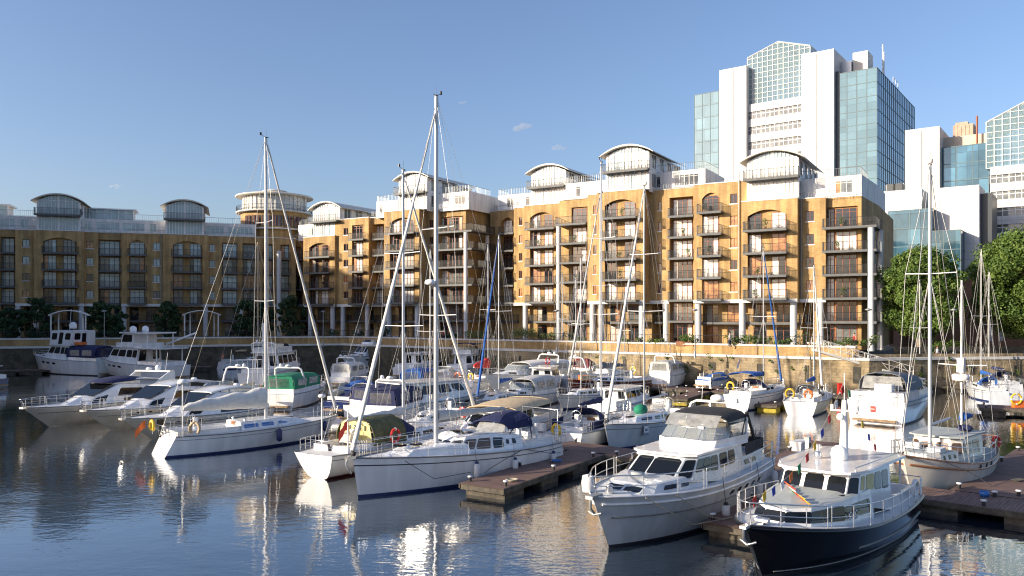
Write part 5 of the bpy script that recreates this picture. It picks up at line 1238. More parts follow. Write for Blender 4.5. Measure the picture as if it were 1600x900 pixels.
b.house('saloon', [(2.35, 1.0, z(2.3)+.26), (1.7, 1.46, z(1.7)+.2), (-.6, 1.62, z(-.6)-.03), (-3.2, 1.6, z(-3.2)-.03)], 0, [(1.15, .95, 2.66), (.75, 1.28, 2.66), (-1.0, 1.36, 2.68), (-3.5, 1.36, 2.68)], 0, 'gel_grey',
   wins=[('front', [(.03, .36, .12, .92), (.39, .97, .12, .92)], 'tint'), (0, [(.12, .9, .15, .9)]), (1, [(.04, .30, .38, .92), (.33, .62, .38, .92), (.65, .96, .38, .92)]), (2, [(.04, .34, .42, .92), (.40, .66, .42, .92)])], camber=.06)
m = MB(); m.prism([(1.3, .9), (.95, 1.35), (-3.9, 1.5), (-3.9, -1.5), (.95, -1.35), (1.3, -.9)], 2.72, 2.80); m.build('saloon_roof', 'gel_white', b.root)
b.house('flybridge', [(-.6, .8), (-1.0, 1.2), (-4.0, 1.45)], 2.79, [(-.75, .8), (-1.15, 1.25), (-4.1, 1.5)], 3.08, 'gel_white', camber=-.2, edge=.06)
m = MB(); P = [(-.75, 0), (-.85, .6), (-1.1, 1.15), (-2.2, 1.32)]
lo = [(x, y, 3.08) for x, y in P[::-1]]+[(x, -y, 3.08) for x, y in P[1:]]; hi = [(x-.5, y*.93, 3.50) for x, y, _ in lo]
for i in range(len(lo)-1): m.slabpoly([lo[i], lo[i+1], hi[i+1], hi[i]], .012)
o = m.build('flybridge_windscreen', 'screen_clear', b.root); m = MB(); m.tube(hi, .022, 5); m.tube(lo, .022, 5)
for i in range(0, 7, 1): m.tube([lo[i], hi[i]], .018, 5)
m.build('windscreen_frame', 'steel', o)
m = MB(); m.box(-3.0, -2.5, -1.1, -.15, 2.86, 3.61); m.box(-3.0, -2.5, .15, 1.1, 2.86, 3.61); m.build('helm_seat', 'seat_cream', b.root)
b.wheel(-1.55, 3.41, .22, .5)
o, rows = b.canopy('flybridge_canopy', -4.0, -2.0, 1.38, 3.61, 4.18, 'canvas_black', .22, .1, sq=3.26)
m = MB(); lo = [(-1.55, 1.0, 3.56), (-1.55, -1.0, 3.56)]; m.slabpoly([(-1.4, 1.12, 3.52), (-1.4, -1.12, 3.52), (-1.98, -1.12, 3.96), (-1.98, 1.12, 3.96)], .012); m.build('canopy_window', 'vinyl', o)
for sg in (1, -1):
    q = [(-3.98, sg*1.4, 2.96), (-2.6, sg*1.4, 3.11), (-2.1, sg*1.36, 3.71), (-4.0, sg*1.38, 3.76)]
    if sg > 0: q.reverse()
    m = MB(); m.slabpoly(q, .015); m.build('canopy_side', 'screen_clear', o)
    m = MB(); m.tube([(-4.85, sg*1.42, 2.76), (-4.05, sg*1.38, 3.96)], .07, 5); m.tube([(-3.4, sg*1.4, 2.96), (-4.0, sg*1.38, 3.86)], .03, 5); m.build('canopy_edge', 'canvas_black', o)
b.arch('radar_arch', -3.9, 1.4, 2.76, 4.28, -.4, .06); b.radome(-4.25, 0, 4.32, .3)
m = MB(); m.box(-4.4, -4.15, .6, .9, 4.31, 4.46); m.tube([(-4.2, -.7, 4.26), (-4.4, -.7, 5.56)], .012, 4); m.build('aerial', 'mast_white', b.root)
# aft cockpit with dark canvas
b.house('aft_cabin', [(-3.3, 1.55), (-6.1, 1.5)], z(-5)-.03, [(-3.3, 1.4), (-5.95, 1.36)], z(-5)+.45, 'gel_grey', wins=[(0, [(.1, .3, .3, .7), (.4, .6, .3, .7)])], camber=.05)
m = MB()
for sg in (1, -1): q = [(-3.7, sg*1.45, 2.7), (-3.7, sg*1.5, 2.2), (-6.0, sg*1.42, 2.3), (-6.0, sg*1.42, 2.68)]; m.slabpoly(q if sg > 0 else q[::-1], .02)
m.slabpoly([(-6.0, 1.42, 2.2), (-6.0, -1.42, 2.2), (-6.0, -1.42, 2.68), (-6.0, 1.42, 2.68)], .02); m.build('aft_canopy', 'canvas_black', b.root)
b.pulpit(1.6, .72, .25, r=.022); b.guard(-6.1, 1.4, .72, 1.3, r=.016, top=.018); b.pulpit(-6.0, .75, fwd=False, name='pushpit')
for i in range(5):
    x = -.9-i*.78; t = (x+6.45)/12.9
    for sg in (1, -1):
        zd = b.zs(t); pts = []
        for a in range(12): an = 2*PI*a/12; ca, sa = math.cos(an), math.sin(an); tt = t+math.copysign(abs(ca)**.7, ca)*.017; q = b.pt(tt, zd*.72+math.copysign(abs(sa)**.7, sa)*.10, zd); pts.append((q[0], sg*(q[1]+.012), q[2]))
        if sg < 0: pts = pts
        m = MB(); m.slabpoly(pts if sg < 0 else pts[::-1], .02); o = m.build('porthole', 'tint', b.root); m = MB(); m.tube(pts, .02, 5, closed=True); m.build('porthole_rim', 'steel', o)
m = MB(); m.lathe([(.26, 0), (.26, .06), (.02, .07)], 3.2, 0, z(3.2)+.48, 14); m.build('hatch', 'deck_grey', b.root)
m = MB(); m.box(6.0, 6.7, -.14, .14, z(6.1)-.02, z(6.1)+.1); m.tube([(6.6, 0, 1.95), (6.6, 0, 1.6), (6.3, 0, 1.35)], .05, 6); m.tube([(6.3, -.25, 1.42), (6.38, 0, 1.35), (6.3, .25, 1.42)], .04, 6); m.build('anchor', 'rail_grey', b.root)
m = MB(); m.lathe([(.12, 0), (.16, .1), (.1, .25), (.14, .3), (.02, .32)], 5.3, 0, z(5.3), 12); m.build('windlass', 'steel', b.root)
m = MB(); m.lathe([(.2, 0), (.24, .3), (.2, .55), (.03, .6)], 5.5, -.75, z(5.5), 12); m.build('fender_basket', 'fender_white', b.root)
b.tube('bow_line', [(3.6, 1.72, z(3.6)), (2.2, 2.25, .9), (1.2, 2.5, .6)], .02, 'rope', 5); b.tube('spring_line', [(5.0, 1.25, z(5)), (3.0, 2.1, .7), (.6, 2.6, .6)], .02, 'rope', 5)
fender(b, .2, 1, 'black topped white fender between the finger end and the grey motor yacht', tip='rubber', L=.6, r=.15, z=.95); fender(b, -3.6, 1, 'white fender amidships on the pale grey motor yacht', L=.7, r=.14, z=1.15); fender(b, -5.9, 1, 'white fender at the stern corner of the pale grey motor yacht', L=.7, r=.14, z=1.3)
B2 = b
# ================= hero: black hulled trawler launch dressed with signal flags
b = Boat('motor_yacht', 'black hulled motor yacht with white wheelhouse, dressed with small coloured signal flags, nearest boat', 'motor yacht', 12.6, 4.2, 1.05, 1.82, ang=48.1, top=(1166, 822), sx=.92, tw=.84, rake=1.25, tr=-.1, p=2.5, tm=.44, flare=.45, hull='gel_black', boot='boot_black', stripe='gel_black', deck='deck_white', rub='gel_black', se=2.0, sag=.08, draft=.6)
z = lambda x: b.dk(x)[1]
strake(b, .97, .06, 'gel_black', .01, .995); strake(b, .42, .035, 'rub_grey', .02, .62, 'hull_strake'); strake(b, .12, .02, 'rub_grey', .02, .96, 'waterline_strake')
b.house('foredeck_cabin', [(4.3, .35, z(4.3)-.03), (3.6, .95, z(3.6)-.03), (1.8, 1.42, z(1.8)-.03), (-.6, 1.6, z(-.6)-.03)], 0, [(4.0, .32, z(4)+.48), (3.3, .85, z(3.4)+.54), (1.6, 1.28, z(1.6)+.74), (-.6, 1.46, z(-.6)+.98)], 0, 'gel_white',
   wins=[('front', [(.0, 1.0, .2, .8)]), (0, [(.0, 1.0, .2, .8)]), (1, [(.0, 1.0, .2, .8)]), (2, [(.0, .92, .25, .72)])], camber=.06, roofmat='deck_grey')
b.house('wheelhouse', [(1.0, 1.12, z(1)+.62), (.55, 1.42, z(.5)+.5), (-2.9, 1.55, z(-2.9)-.03), (-3.4, 1.4, z(-3.4)-.03)], 0, [(.45, 1.10, 2.68), (.05, 1.34, 2.68), (-3.0, 1.42, 2.68), (-3.3, 1.3, 2.68)], 0, 'gel_white',
   wins=[('front', [(.02, .29, .2, .88), (.355, .645, .2, .88), (.71, .98, .2, .88)], 'tint'), (0, [(.1, .9, .2, .88)], 'tint'), (1, [(.04, .15, .48, .9), (.20, .44, .48, .9)], 'olive_window'), (1, [(.48, .68, .48, .9), (.72, .92, .48, .9)], 'tint')], camber=.04)
m = MB(); m.prism([(1.0, .8), (.75, 1.25), (-.2, 1.58), (-4.4, 1.62), (-4.7, 1.3), (-4.7, -1.3), (-4.4, -1.62), (-.2, -1.58), (.75, -1.25), (1.0, -.8)], 2.72, 2.80); m.build('wheelhouse_roof', 'gel_white', b.root)
for sg in (1, -1): b.tube('grab_rail', [(.4, sg*1.3, 2.8), (.4, sg*1.3, 2.92), (-4.2, sg*1.45, 2.92), (-4.2, sg*1.45, 2.8)], .02)
for sg in (1, -1): b.tube('roof_post', [(-4.3, sg*1.45, z(-4.3)), (-4.3, sg*1.45, 2.74)], .04, 'gel_white')
m = MB(); m.tube([(-2.4, 0, 2.78), (-2.5, 0, 4.9)], .17, 10, r1=.09); m.build('mast', 'mast_white', b.root)
m = MB(); m.tube([(-2.45, .5, 4.5), (-2.45, -.5, 4.5)], .035, 6); m.tube([(-2.5, 0, 4.9), (-2.5, 0, 5.9)], .02, 5); m.lathe([(.06, 0), (.08, .15), (.02, .2)], -2.5, .45, 4.52, 8); m.lathe([(.06, 0), (.08, .15), (.02, .2)], -2.5, -.45, 4.52, 8); m.build('crosstree', 'mast_white', b.root)
b.satdome(-1.6, .1, 2.79, .3); b.satdome(-2.05, .0, 4.2, .14)
m = MB(); m.lathe([(.1, 0), (.14, .05), (.14, .25), (.03, .3)], -1.4, -.6, 2.8, 10); m.lathe([(.07, .0), (.1, .3)], -1.4, -.6, 3.02, 8); m.build('search_light', 'steel', b.root)
b.cockpit(-6.0, -3.4, 1.6, z(-5)-.1, .5)
b.pulpit(3.6, .72, .1, r=.022); b.guard(-5.9, 3.4, .72, 1.15, r=.017, top=.018); b.pulpit(-5.9, .72, fwd=False, name='pushpit')
m = MB()
for x, y in ((.9, .9), (1.4, -.1)): m.box(x-.3, x+.3, y-.25, y+.25, z(1)+.74, z(1)+.86)
m.build('hatch', 'tint', b.root)
m = MB(); m.tube([(5.1, -.2, z(5)+.12), (5.1, .2, z(5)+.12)], .12, 10); m.box(4.9, 5.3, -.1, .1, z(5), z(5)+.1); m.tube([(5.2, 0, z(5)+.1), (6.3, 0, z(6.2)+.06)], .03, 5); m.build('windlass', 'steel', b.root)
m = MB(); m.box(5.8, 6.55, -.1, .1, z(6)-.0, z(6)+.08); m.tube([(6.5, 0, z(6)+.04), (6.48, 0, z(6)-.3), (6.2, 0, z(6)-.5)], .05, 6); m.tube([(6.15, -.25, z(6)-.42), (6.25, 0, z(6)-.52), (6.15, .25, z(6)-.42)], .04, 6); m.build('anchor', 'steel', b.root)
# portlights with steel rims along the deck house
for i in range(5):
    x = 1.5-i*.62; y = 1.46+(-.012*i)+.04
    for sg in (1, -1):
        m = MB(); m.tube([(x+.15*math.cos(2*PI*k/14), sg*(y-.02), z(x)+.26+.13*math.sin(2*PI*k/14)) for k in range(14)], .018, 5, closed=True); m.build('portlight_rim', 'steel', b.root)
# bunting
FC = ['red', 'yellow', 'blue_flag', 'white_flag', 'orange', 'green_flag', 'red', 'yellow', 'blue_flag', 'red', 'white_flag', 'yellow', 'red', 'blue_flag', 'yellow', 'red']
A_ = Vector((6.2, 0, z(6)+.75)); M_ = Vector((-2.5, 0, 5.6)); S_ = Vector((-6.2, .3, 2.4))
ln = [A_.lerp(M_, i/12)-Vector((0, 0, .9*math.sin(PI*i/12))) for i in range(13)]; o = b.tube('bunting_line', ln, .008, 'rope', 4)
for i in range(13):
    c = ln[min(i, 11)].lerp(ln[min(i+1, 12)], .5); m = MB(); q = [c, c+Vector((-.17, .04, .10)), c+Vector((-.15, .06, -.16)), c+Vector((.0, .03, -.24))]; m.slabpoly(q, .008); m.build('signal_flag', FC[i], o)
ln = [M_.lerp(S_, i/6)-Vector((0, 0, .3*math.sin(PI*i/6))) for i in range(7)]; o = b.tube('bunting_line', ln, .008, 'rope', 4)
for i in range(6): c = ln[i].lerp(ln[i+1], .5); m = MB(); m.slabpoly([c, c+Vector((-.2, .03, -.05)), c+Vector((-.18, .05, -.30)), c+Vector((.0, .03, -.26))], .008); m.build('signal_flag', FC[i+5], o)
rnd = random.Random(4)
for i in range(9):
    x = 3.3-i*.32; y = .9-i*.22+rnd.uniform(-.1, .1); zz = z(2)+.74; m = MB(); m.slabpoly([(x, y, zz), (x+.22, y+.05, zz+.10), (x+.2, y-.2, zz+.22), (x-.02, y-.16, zz+.06)], .01); m.build('signal_flag', FC[(i*5+1) % 16], b.root)
lifebuoy(b.W(-5.2, 1.75, z(-5)+.45), 'white lifebuoy on the stern rail of the black hulled yacht', 'gel_white', .28, rz=b.rz+PI/2)
B3 = b
# ================= hero: white motor sailer with wooden trim
b = Boat('motor_sailer', 'white two-masted motor sailer with varnished wood trim, right behind the black yacht', 'sailing boat', 11.0, 3.7, 1.35, 1.95, ang=44, top=(1412, 712), sx=.80, tw=.7, rake=1.2, tr=-.3, p=2.2, tm=.45, flare=.5, hull='gel_cream', boot='boot_black', stripe='gel_cream', deck='deck_grey', rub='teak_trim', se=1.8, sag=.22, draft=.7)
z = lambda x: b.dk(x)[1]
strake(b, .80, .05, 'teak_trim')
b.house('deck_house', [(.9, .7), (.4, 1.15), (-3.0, 1.25)], z(-1)-.05, [(.65, .66), (.2, 1.05), (-3.05, 1.12)], z(-1)+1.05, 'gel_cream', wins=[('front', [(.05, .47, .35, .85), (.53, .95, .35, .85)], 'tint_warm'), (0, [(.1, .9, .35, .85)], 'tint_warm'), (1, [(.03, .42, .3, .86), (.48, .82, .3, .86)], 'tint_warm')], camber=.06)
m = MB(); m.prism([(1.0, .7), (.5, 1.2), (-3.3, 1.3), (-3.3, -1.3), (.5, -1.2), (1.0, -.7)], z(-1)+1.12, z(-1)+1.19); m.build('deck_house_roof', 'deck_grey', b.root)
b.house('fore_cabin', [(3.6, .4), (2.8, .85), (.9, 1.1)], z(2)-.05, [(3.4, .36), (2.7, .75), (.9, 1.0)], z(2)+.38, 'gel_cream', wins=[(1, [(.15, .25, .3, .75), (.45, .55, .3, .75), (.75, .85, .3, .75)], 'tint')], camber=.05, roofmat='deck_grey')
m = MB(); m.box(-3.35, -3.12, -1.1, 1.1, z(-3)-.05, z(-3)+1.15); m.build('wooden_bulkhead', 'teak_trim', b.root)
b.mast(1.5, 15.0, .12, (.62,), 'alloy', z0=z(1.5)+.3, boom=3.4, cover=None, furl=None, bow_x=5.9, boom_z=z(1)+1.6, wire_r=.016)
b.mast(-4.1, 9.8, .08, (.5,), 'mast_white', z0=z(-4), boom=2.0, cover='canvas_blue', furl=None, forestay=False, wire_r=.01, gear=False, boom_z=z(-4)+1.5, mast_name='mizzen_mast')
m = MB(); m.box(-4.2, -3.8, -.16, .16, 5.2, 5.9); m.lathe([(.35, 4.8), (.4, 4.9), (.4, 5.05), (.3, 5.12)], -3.9, 0, 0, 14); m.build('radar_dome', 'gel_white', b.root)
m = MB(); m.tube([(5.2, .25, z(5)), (6.2, .1, z(5.3)+.15), (6.2, -.1, z(5.3)+.15), (5.2, -.25, z(5))], .05, 6); m.build('bowsprit', 'teak_trim', b.root)
b.pulpit(4.2, .7, .45, mat_='steel'); b.guard(-5.1, 4.0, .68, 1.3, r=.018, top=.02); b.pulpit(-4.9, .7, fwd=False, name='pushpit', mat_='teak_trim')
for i in range(3):
    x = .2-i*1.0; t = (x+5.5)/11
    for sg in (1, -1):
        zd = b.zs(t); q = b.pt(t, zd*.90, zd); m = MB(); m.box(q[0]-.14, q[0]+.14, sg*(q[1]+.005)-.015, sg*(q[1]+.005)+.015, q[2]-.09, q[2]+.09); m.build('porthole', 'tint', b.root)
m = MB(); m.box(2.0, 2.9, .2, .8, z(2)+.42, z(2)+.62); m.box(1.7, 2.1, -.9, -.3, z(2)+.42, z(2)+.7); m.build('deck_locker', 'deck_white', b.root)
m = MB(); m.ball((0, 0, 0), .35, 0, 12, 1, 1, .5); m.build('coiled_sail', 'canvas_navy', b.root, (-2.2, .6, z(-1)+1.35))
b.tube('bow_line', [(3.8, 1.15, z(3.8)), (2.2, 1.9, 1.1), (1.6, 2.6, .55)], .02, 'rope_dark', 5)
lifebuoy(b.W(-5.3, -.6, z(-5)+.5), 'yellow horseshoe lifebuoy on the stern of the wood-trimmed motor sailer', 'yellow', .27, kind='horse', rz=b.rz)
lifebuoy(b.W(-5.2, 1.3, z(-5)+.45), 'red lifebuoy on the quarter of the wood-trimmed motor sailer', 'red', .25, rz=b.rz+1.2)
B4 = b
# ================= white sloop, rounded transom lit, olive tent
b = sail_boat('white sloop with bright rounded transom toward the viewer and an olive cockpit tent', 13.9, 4.1, mh=16.2, mx=-.03, fs=1.25, fb=1.5, bow=(742, 690), stern=(497, 748), spread=(.4, .68), cover='canvas_white', stripe='boot_black', boot='boot_red', tw=.62, tr=-.35, wl_stern=.3, fxs=.5, mr=.11, wr=.010, furl='white')
z = lambda x: b.dk(x)[1]
o, rows = b.canopy('cockpit_tent', -4.3, -1.8, 1.35, z(-3)+.1, z(-3)+1.55, 'canvas_olive', .15, .1, sq=2.6)
m = MB(); m.slabpoly([(-4.32, 1.2, z(-3)+.15), (-4.32, -1.2, z(-3)+.15), (-4.32, -.95, z(-3)+1.25), (-4.32, 0, z(-3)+1.42), (-4.32, .95, z(-3)+1.25)], .02); m.build('tent_end_panel', 'olive_window', o)
for y in (-.7, -.35, 0, .35, .7): m = MB(); m.box(-4.36, -4.345, y-.05, y+.05, z(-3)+.85, z(-3)+1.1); m.build('tent_window', 'canvas_olive', o)
b.canopy('spray_hood', -1.9, -.9, 1.25, z(-1)+.35, z(-1)+1.3, 'canvas_navy', .45, .0)
m = MB(); m.tube([(-6.1, 0, .25), (-6.15, 0, 1.2), (-6.25, 0, 1.6)], .07, 6); m.box(-6.35, -6.1, -.5, .5, .75, .85); m.box(-6.2, -6.1, -.3, -.1, 1.0, 1.2); m.box(-6.2, -6.1, .1, .3, 1.0, 1.2); m.build('wind_vane_steering', 'rail_dark', b.root)
m = MB(); rn = random.Random(2)
for k in range(9):
    if k != 4: m.box(-6.985, -6.965, -.62+k*.14, -.55+k*.14, .62, .62+rn.choice([.12, .15, .15]))
m.build('transom_lettering', 'canvas_navy', b.root)
b.tube('stern_pole', [(-5.8, .9, z(-5.8)), (-5.8, .9, z(-5.8)+2.6)], .035, 'mast_white'); b.tube('stern_pole', [(-5.8, -.9, z(-5.8)), (-5.8, -.9, z(-5.8)+2.1)], .035, 'mast_white')
b.radome(-5.8, .9, z(-5.8)+2.6, .2)
b.flag(-5.9, -1.2, z(-5.8)+.3, 'red', 1.0)
m = MB(); m.box(-5.2, -4.7, -.5, .3, z(-5)+.3, z(-5)+.75); m.build('deck_locker', 'seat_cream', b.root)
lifebuoy(b.W(-3.2, -1.75, z(-3)+.55), 'red ring lifebuoy beside the olive cockpit tent', 'red', .33, rz=b.rz+PI/2)
B5 = b
# ================= white sloop left with blue window stripe
b = sail_boat('white sloop with blue windows, stern to the left, grey sail cover on its boom', 11.8, 3.7, mh=19.2, mx=.06, fs=1.15, fb=1.35, bow=(508, 682), stern=(255, 712), spread=(.42, .7), cover='canvas_white', covr=.56, stripe='rub_grey', boot='boot_blue', tw=.6, tr=.6, windows='gel_blue', wr=.011, mr=.12, furl='canvas_grey', outboard=True, boomL=5.2, spray=None)
z = lambda x: b.dk(x)[1]
fender(b, .6, -1, 'navy blue fender hanging on the sloop with the blue window stripe', 'fender_navy', .8, .17, z=1.15); fender(b, 4.3, -1, 'navy blue fender close to the bow of the sloop with the blue window stripe', 'fender_navy', .7, .15, z=1.2)
lifebuoy(b.W(-5.9, .9, z(-5.9)+.5), 'yellow horseshoe lifebuoy at the far left stern rail', 'yellow', .27, kind='horse', rz=b.rz); lifebuoy(b.W(-4.4, -1.5, z(-5)+.45), 'tan horseshoe lifebuoy beside the outboard motor', 'canvas_tan', .3, kind='horse', rz=b.rz+.6)
b.tube('stern_pole', [(-5.0, -1.3, z(-5)), (-5.0, -1.3, z(-5)+3.0)], .04, 'mast_white'); b.radome(-5, -1.3, z(-5)+3.0, .3)
b.flag(-5.9, 1.2, z(-5.8)+.2, 'orange', .3)
# ================= three sleek motor yachts on the left, bows left
def sport(label, bowpx, sternpx, L, B, cover=None, wing=True, **k):
    b = Boat('sports_yacht', label, 'motor yacht', L, B, 1.1, 1.62, bow=bowpx, stern=sternpx, tw=.88, rake=2.4, tr=0, p=2.5, tm=.42, flare=.30, hull='gel_cream', boot='gel_cream', stripe='gel_white', se=1.1, group=None, draft=.6)
    z = lambda x: b.dk(x)[1]; hw = B/2; strake(b, .72, .03, 'rub_grey', .05, .97)
    s_ = L/14.0
    b.house('superstructure', [(3.6*s_, .25, z(3.6*s_)-.03), (2.4*s_, hw*.5, z(2.4*s_)-.03), (.3*s_, hw*.78, z(0)-.03), (-4.6*s_, hw*.84, z(-4)-.03)], 0, [(2.0*s_, .2, z(2)+.52), (1.2*s_, hw*.42, z(1)+.62), (-1.0*s_, hw*.60, z(0)+1.35), (-4.6*s_, hw*.72, z(-4)+1.15)], 0, 'gel_white',
        wins=[(1, [(.12, .62, .12, .6)], 'tint'), (2, [(.02, .62, .38, .80), (.2, .95, .08, .26)], 'tint')], camber=.1)
    # raked screen
    m = MB(); x = 1.25*s_; zz = z(0)
    m.slabpoly([(x+.35, hw*.44, zz+.66), (x+.35, -hw*.44, zz+.66), (x-1.6*s_, -hw*.5, zz+1.40), (x-1.6*s_, hw*.5, zz+1.40)], .03); m.build('windscreen', 'tint', b.root)
    m = MB(); rings = []
    for i in range(9):
        t = i/8; xx = lerp(-.5*s_, -5.6*s_, t); zt = zz+1.38+.22*math.sin(PI*t); w_ = hw*(.52+.18*t); rings.append([(xx, w_*math.cos(a), zt+.12*math.sin(a)) for a in [2*PI*j/12 for j in range(12)]])
    m.loft(rings); m.build('hard_top', 'gel_white', b.root)
    if cover:
        m = MB(); rings = []
        for i in range(11):
            t = i/10; xx = lerp(.2*s_, -4.4*s_, t); h = .34*math.sin(PI*t)**.5+.03; w_ = hw*(.30+.32*math.sin(PI*t)**.5); rings.append([(xx, w_*math.cos(PI*j/10), zz+1.50+h*math.sin(PI*j/10)*(1+.1*math.sin(j*2+i))) for j in range(11)])
        m.loft(rings, 0, True, True, False); m.build('flybridge_cover', cover, b.root)
    wz = zz+1.95
    for sg in (1, -1) if wing else (): m = MB(); m.slabpoly([(-3.2*s_, sg*hw*.80, z(-4)+.55), (-6.3*s_, sg*hw*.86, z(-5)+.1), (-6.9*s_, sg*hw*.86, z(-5)+.7), (-6.9*s_, sg*hw*.80, wz), (-6.2*s_, sg*hw*.78, wz), (-4.6*s_, sg*hw*.74, zz+1.2)][::sg], .1); m.build('arch_wing', 'gel_white', b.root)
    if wing: m = MB(); m.box(-6.85*s_, -6.25*s_, -hw*.8, hw*.8, wz-.02, wz+.10); m.build('arch_top', 'gel_white', b.root); b.satdome(-6.5*s_, .4, wz+.1, .26); b.radome(-6.5*s_, -.5, wz+.1, .26); b.tube('aerial', [(-6.5*s_, 1.1, wz), (-6.8*s_, 1.1, wz+1.6)], .015, 'mast_white')
    else: b.radome(-4.6*s_, 0, zz+1.55, .24)
    b.pulpit(3.4*s_, .62, .3, r=.02); b.guard(-2*s_, 3.3*s_, .6, 1.2, wires=1, r=.014)
    b.cockpit(-6.7*s_, -4.8*s_, hw*.8, z(-5), .3)
    m = MB(); m.box(L/2-.6, L/2+.12, -.15, .15, z(L/2-.6)-.02, z(L/2-.6)+.12); m.tube([(L/2+.1, 0, 2.1), (L/2-.05, 0, 1.75)], .06, 6); m.build('anchor', 'steel', b.root)
    for i in range(3):
        t = .62+.07*i
        for sg in (1, -1):
            zd = b.zs(t); q = b.pt(t, zd*.82, zd); pts = []
            for a in range(10): an = 2*PI*a/10; q = b.pt(t+math.cos(an)*.012, zd*.8+math.sin(an)*.06, zd); pts.append((q[0], sg*(q[1]+.012), q[2]))
            m = MB(); m.slabpoly(pts if sg < 0 else pts[::-1], .02); m.build('porthole', 'tint', b.root)
    return b
sport('white sports yacht farthest left with a navy cover over its flybridge', (77, 667), (300, 628), 14.6, 4.3, 'canvas_navy')
sport('second white sports yacht from the left, low and cream coloured, behind the blue striped sloop', (172, 672), (395, 632), 13.6, 4.2, wing=False)
b = sport('third white sports yacht from the left, mostly hidden by the blue striped sloop', (238, 687), (430, 652), 12.4, 4.0, wing=False)
# ================= far left big yachts
b = motor_boat('white trawler yacht with a navy canvas aft deck at the far left quay', 15, 4.8, kind='saloon', fs=1.9, fb=2.6, bow=(96, 583), stern=(172, 586), canopy=True, cmat='canvas_navy', deckh=1.6, fly=False, arch=False, name='trawler_yacht', cat='motor yacht', tw=.9, rake=1.2, cabx=(.2, -.1), canx=(-7.0, -1.6))
zt = b.dk(0)[1]+1.9
b.house('pilothouse', [(2.4, 1.3), (2.0, 1.8), (-2.4, 1.9)], zt, [(2.0, 1.2), (1.7, 1.65), (-2.6, 1.75)], zt+2.0, 'gel_white', wins=[('front', [(.03, .3, .4, .85), (.36, .64, .4, .85), (.7, .97, .4, .85)]), (0, [(.1, .9, .4, .85)]), (1, [(.06, .3, .4, .85), (.4, .58, .1, .9), (.68, .92, .4, .85)]), ('rear', [(.1, .35, .4, .85), (.42, .6, .05, .85)])], camber=.1)
b.satdome(-.4, 0, zt+2.3, .5); b.tube('aerial', [(-1, 1, zt+2), (-1.3, 1, zt+5)], .03, 'mast_white'); b.tube('aerial', [(-1, -1, zt+2), (-1.1, -1, zt+4)], .03, 'mast_white')
m = MB(); m.box(-2.2, -.8, -.4, .4, zt+.1, zt+.5); m.build('red_dinghy_cover', 'orange', b.root, (-1.6, 1.0, 0))
b = motor_boat('white flybridge yacht with a roofed aft deck and two domes, second from far left', 15.5, 4.8, kind='saloon', fs=1.7, fb=2.5, bow=(206, 588), stern=(276, 592), deckh=1.7, fly=True, arch=False, name='flybridge_yacht', cat='motor yacht', cabx=(.25, -.15))
zt = b.dk(0)[1]+1.9
m = MB(); m.prism([(1.6, 1.4), (.9, 2.0), (-5.0, 2.1), (-5.0, -2.1), (.9, -2.0), (1.6, -1.4)], zt+1.95, zt+2.12); m.build('hard_top', 'gel_white', b.root)
b.house('upper_cabin', [(1.8, 1.3), (1.2, 1.8), (-1.6, 1.8)], zt+.1, [(1.0, 1.25), (.5, 1.7), (-1.6, 1.7)], zt+1.96, 'gel_white', wins=[('front', [(.05, .95, .4, .9)]), (0, [(.1, .9, .4, .9)]), (1, [(.08, .9, .4, .9)])])
for sg in (1, -1): b.tube('roof_post', [(-4.6, sg*1.9, zt), (-4.6, sg*1.9, zt+1.95)], .07, 'gel_white'); b.tube('roof_post', [(-6.4, sg*1.9, 1.8), (-6.4, sg*1.9, zt+.1)], .09, 'gel_white')
m = MB(); m.box(-7.4, -2.3, -2.1, 2.1, zt+.0, zt+.14); m.build('upper_deck', 'gel_white', b.root)
b.satdome(-.4, .9, zt+2.1, .45); b.satdome(-.4, -.9, zt+2.1, .45)
b.tube('derrick', [(-3.2, -2.0, zt+.5), (-8.2, -2.6, zt+2.0)], .15, 'gel_white')
# ================= wooden ketch far
b = sail_boat('far ketch with pale wooden mast and tan boom cover below the right entrance arch', 11, 3.4, mh=19.5, mx=.05, fs=1.1, fb=1.7, bow=(388, 575), stern=(345, 577), cover='canvas_tan', stripe='rub_grey', mast_mat='canvas_tan', mr=.14, wr=.02, spread=(.35, .62), furl='canvas_tan', rub='teak_trim', covr=.24, name='sailing_ketch')
lifebuoy(b.W(-4.8, .6, 1.9), 'orange ring lifebuoy on the far ketch', 'orange', .35, rz=b.rz)
# ================= middle field
motor_boat('white motor cruiser with a bright green canopy and yellow lifebuoy, stern toward the viewer', 10.5, 3.5, kind='express', bow=(560, 606), stern=(432, 640), canopy=True, cmat='canvas_green', fs=1.3, fb=1.6)
b = motor_boat('tall white flybridge cruiser behind the green canopy boat, stern ladder showing', 12.5, 4.0, kind='saloon', bow=(478, 590), stern=(395, 606), fly=True, fs=1.6, fb=2.1, deckh=1.7, name='flybridge_cruiser')
m = MB(); [m.tube([(-7.0, y, 1.0), (-6.9, y, 3.2)], .03, 5) for y in (-1.5, -.9, -.3, .3, .9, 1.5)]; m.tube([(-6.95, -1.5, 3.2), (-6.95, 1.5, 3.2)], .035, 5); m.tube([(-6.95, -1.5, 2.2), (-6.95, 1.5, 2.2)], .03, 5); m.build('stern_rail', 'mast_white', b.root)
b.tube('signal_mast', [(-1, 1.2, 4.4), (-1, 1.2, 7.2)], .18, 'mast_white')
motor_boat('small white flybridge cruiser moored against the dock wall left of centre, bow left', 13.5, 4.2, kind='saloon', bow=(545, 576), stern=(640, 570), fly=True, fs=1.5, fb=2.1, deckh=1.4)
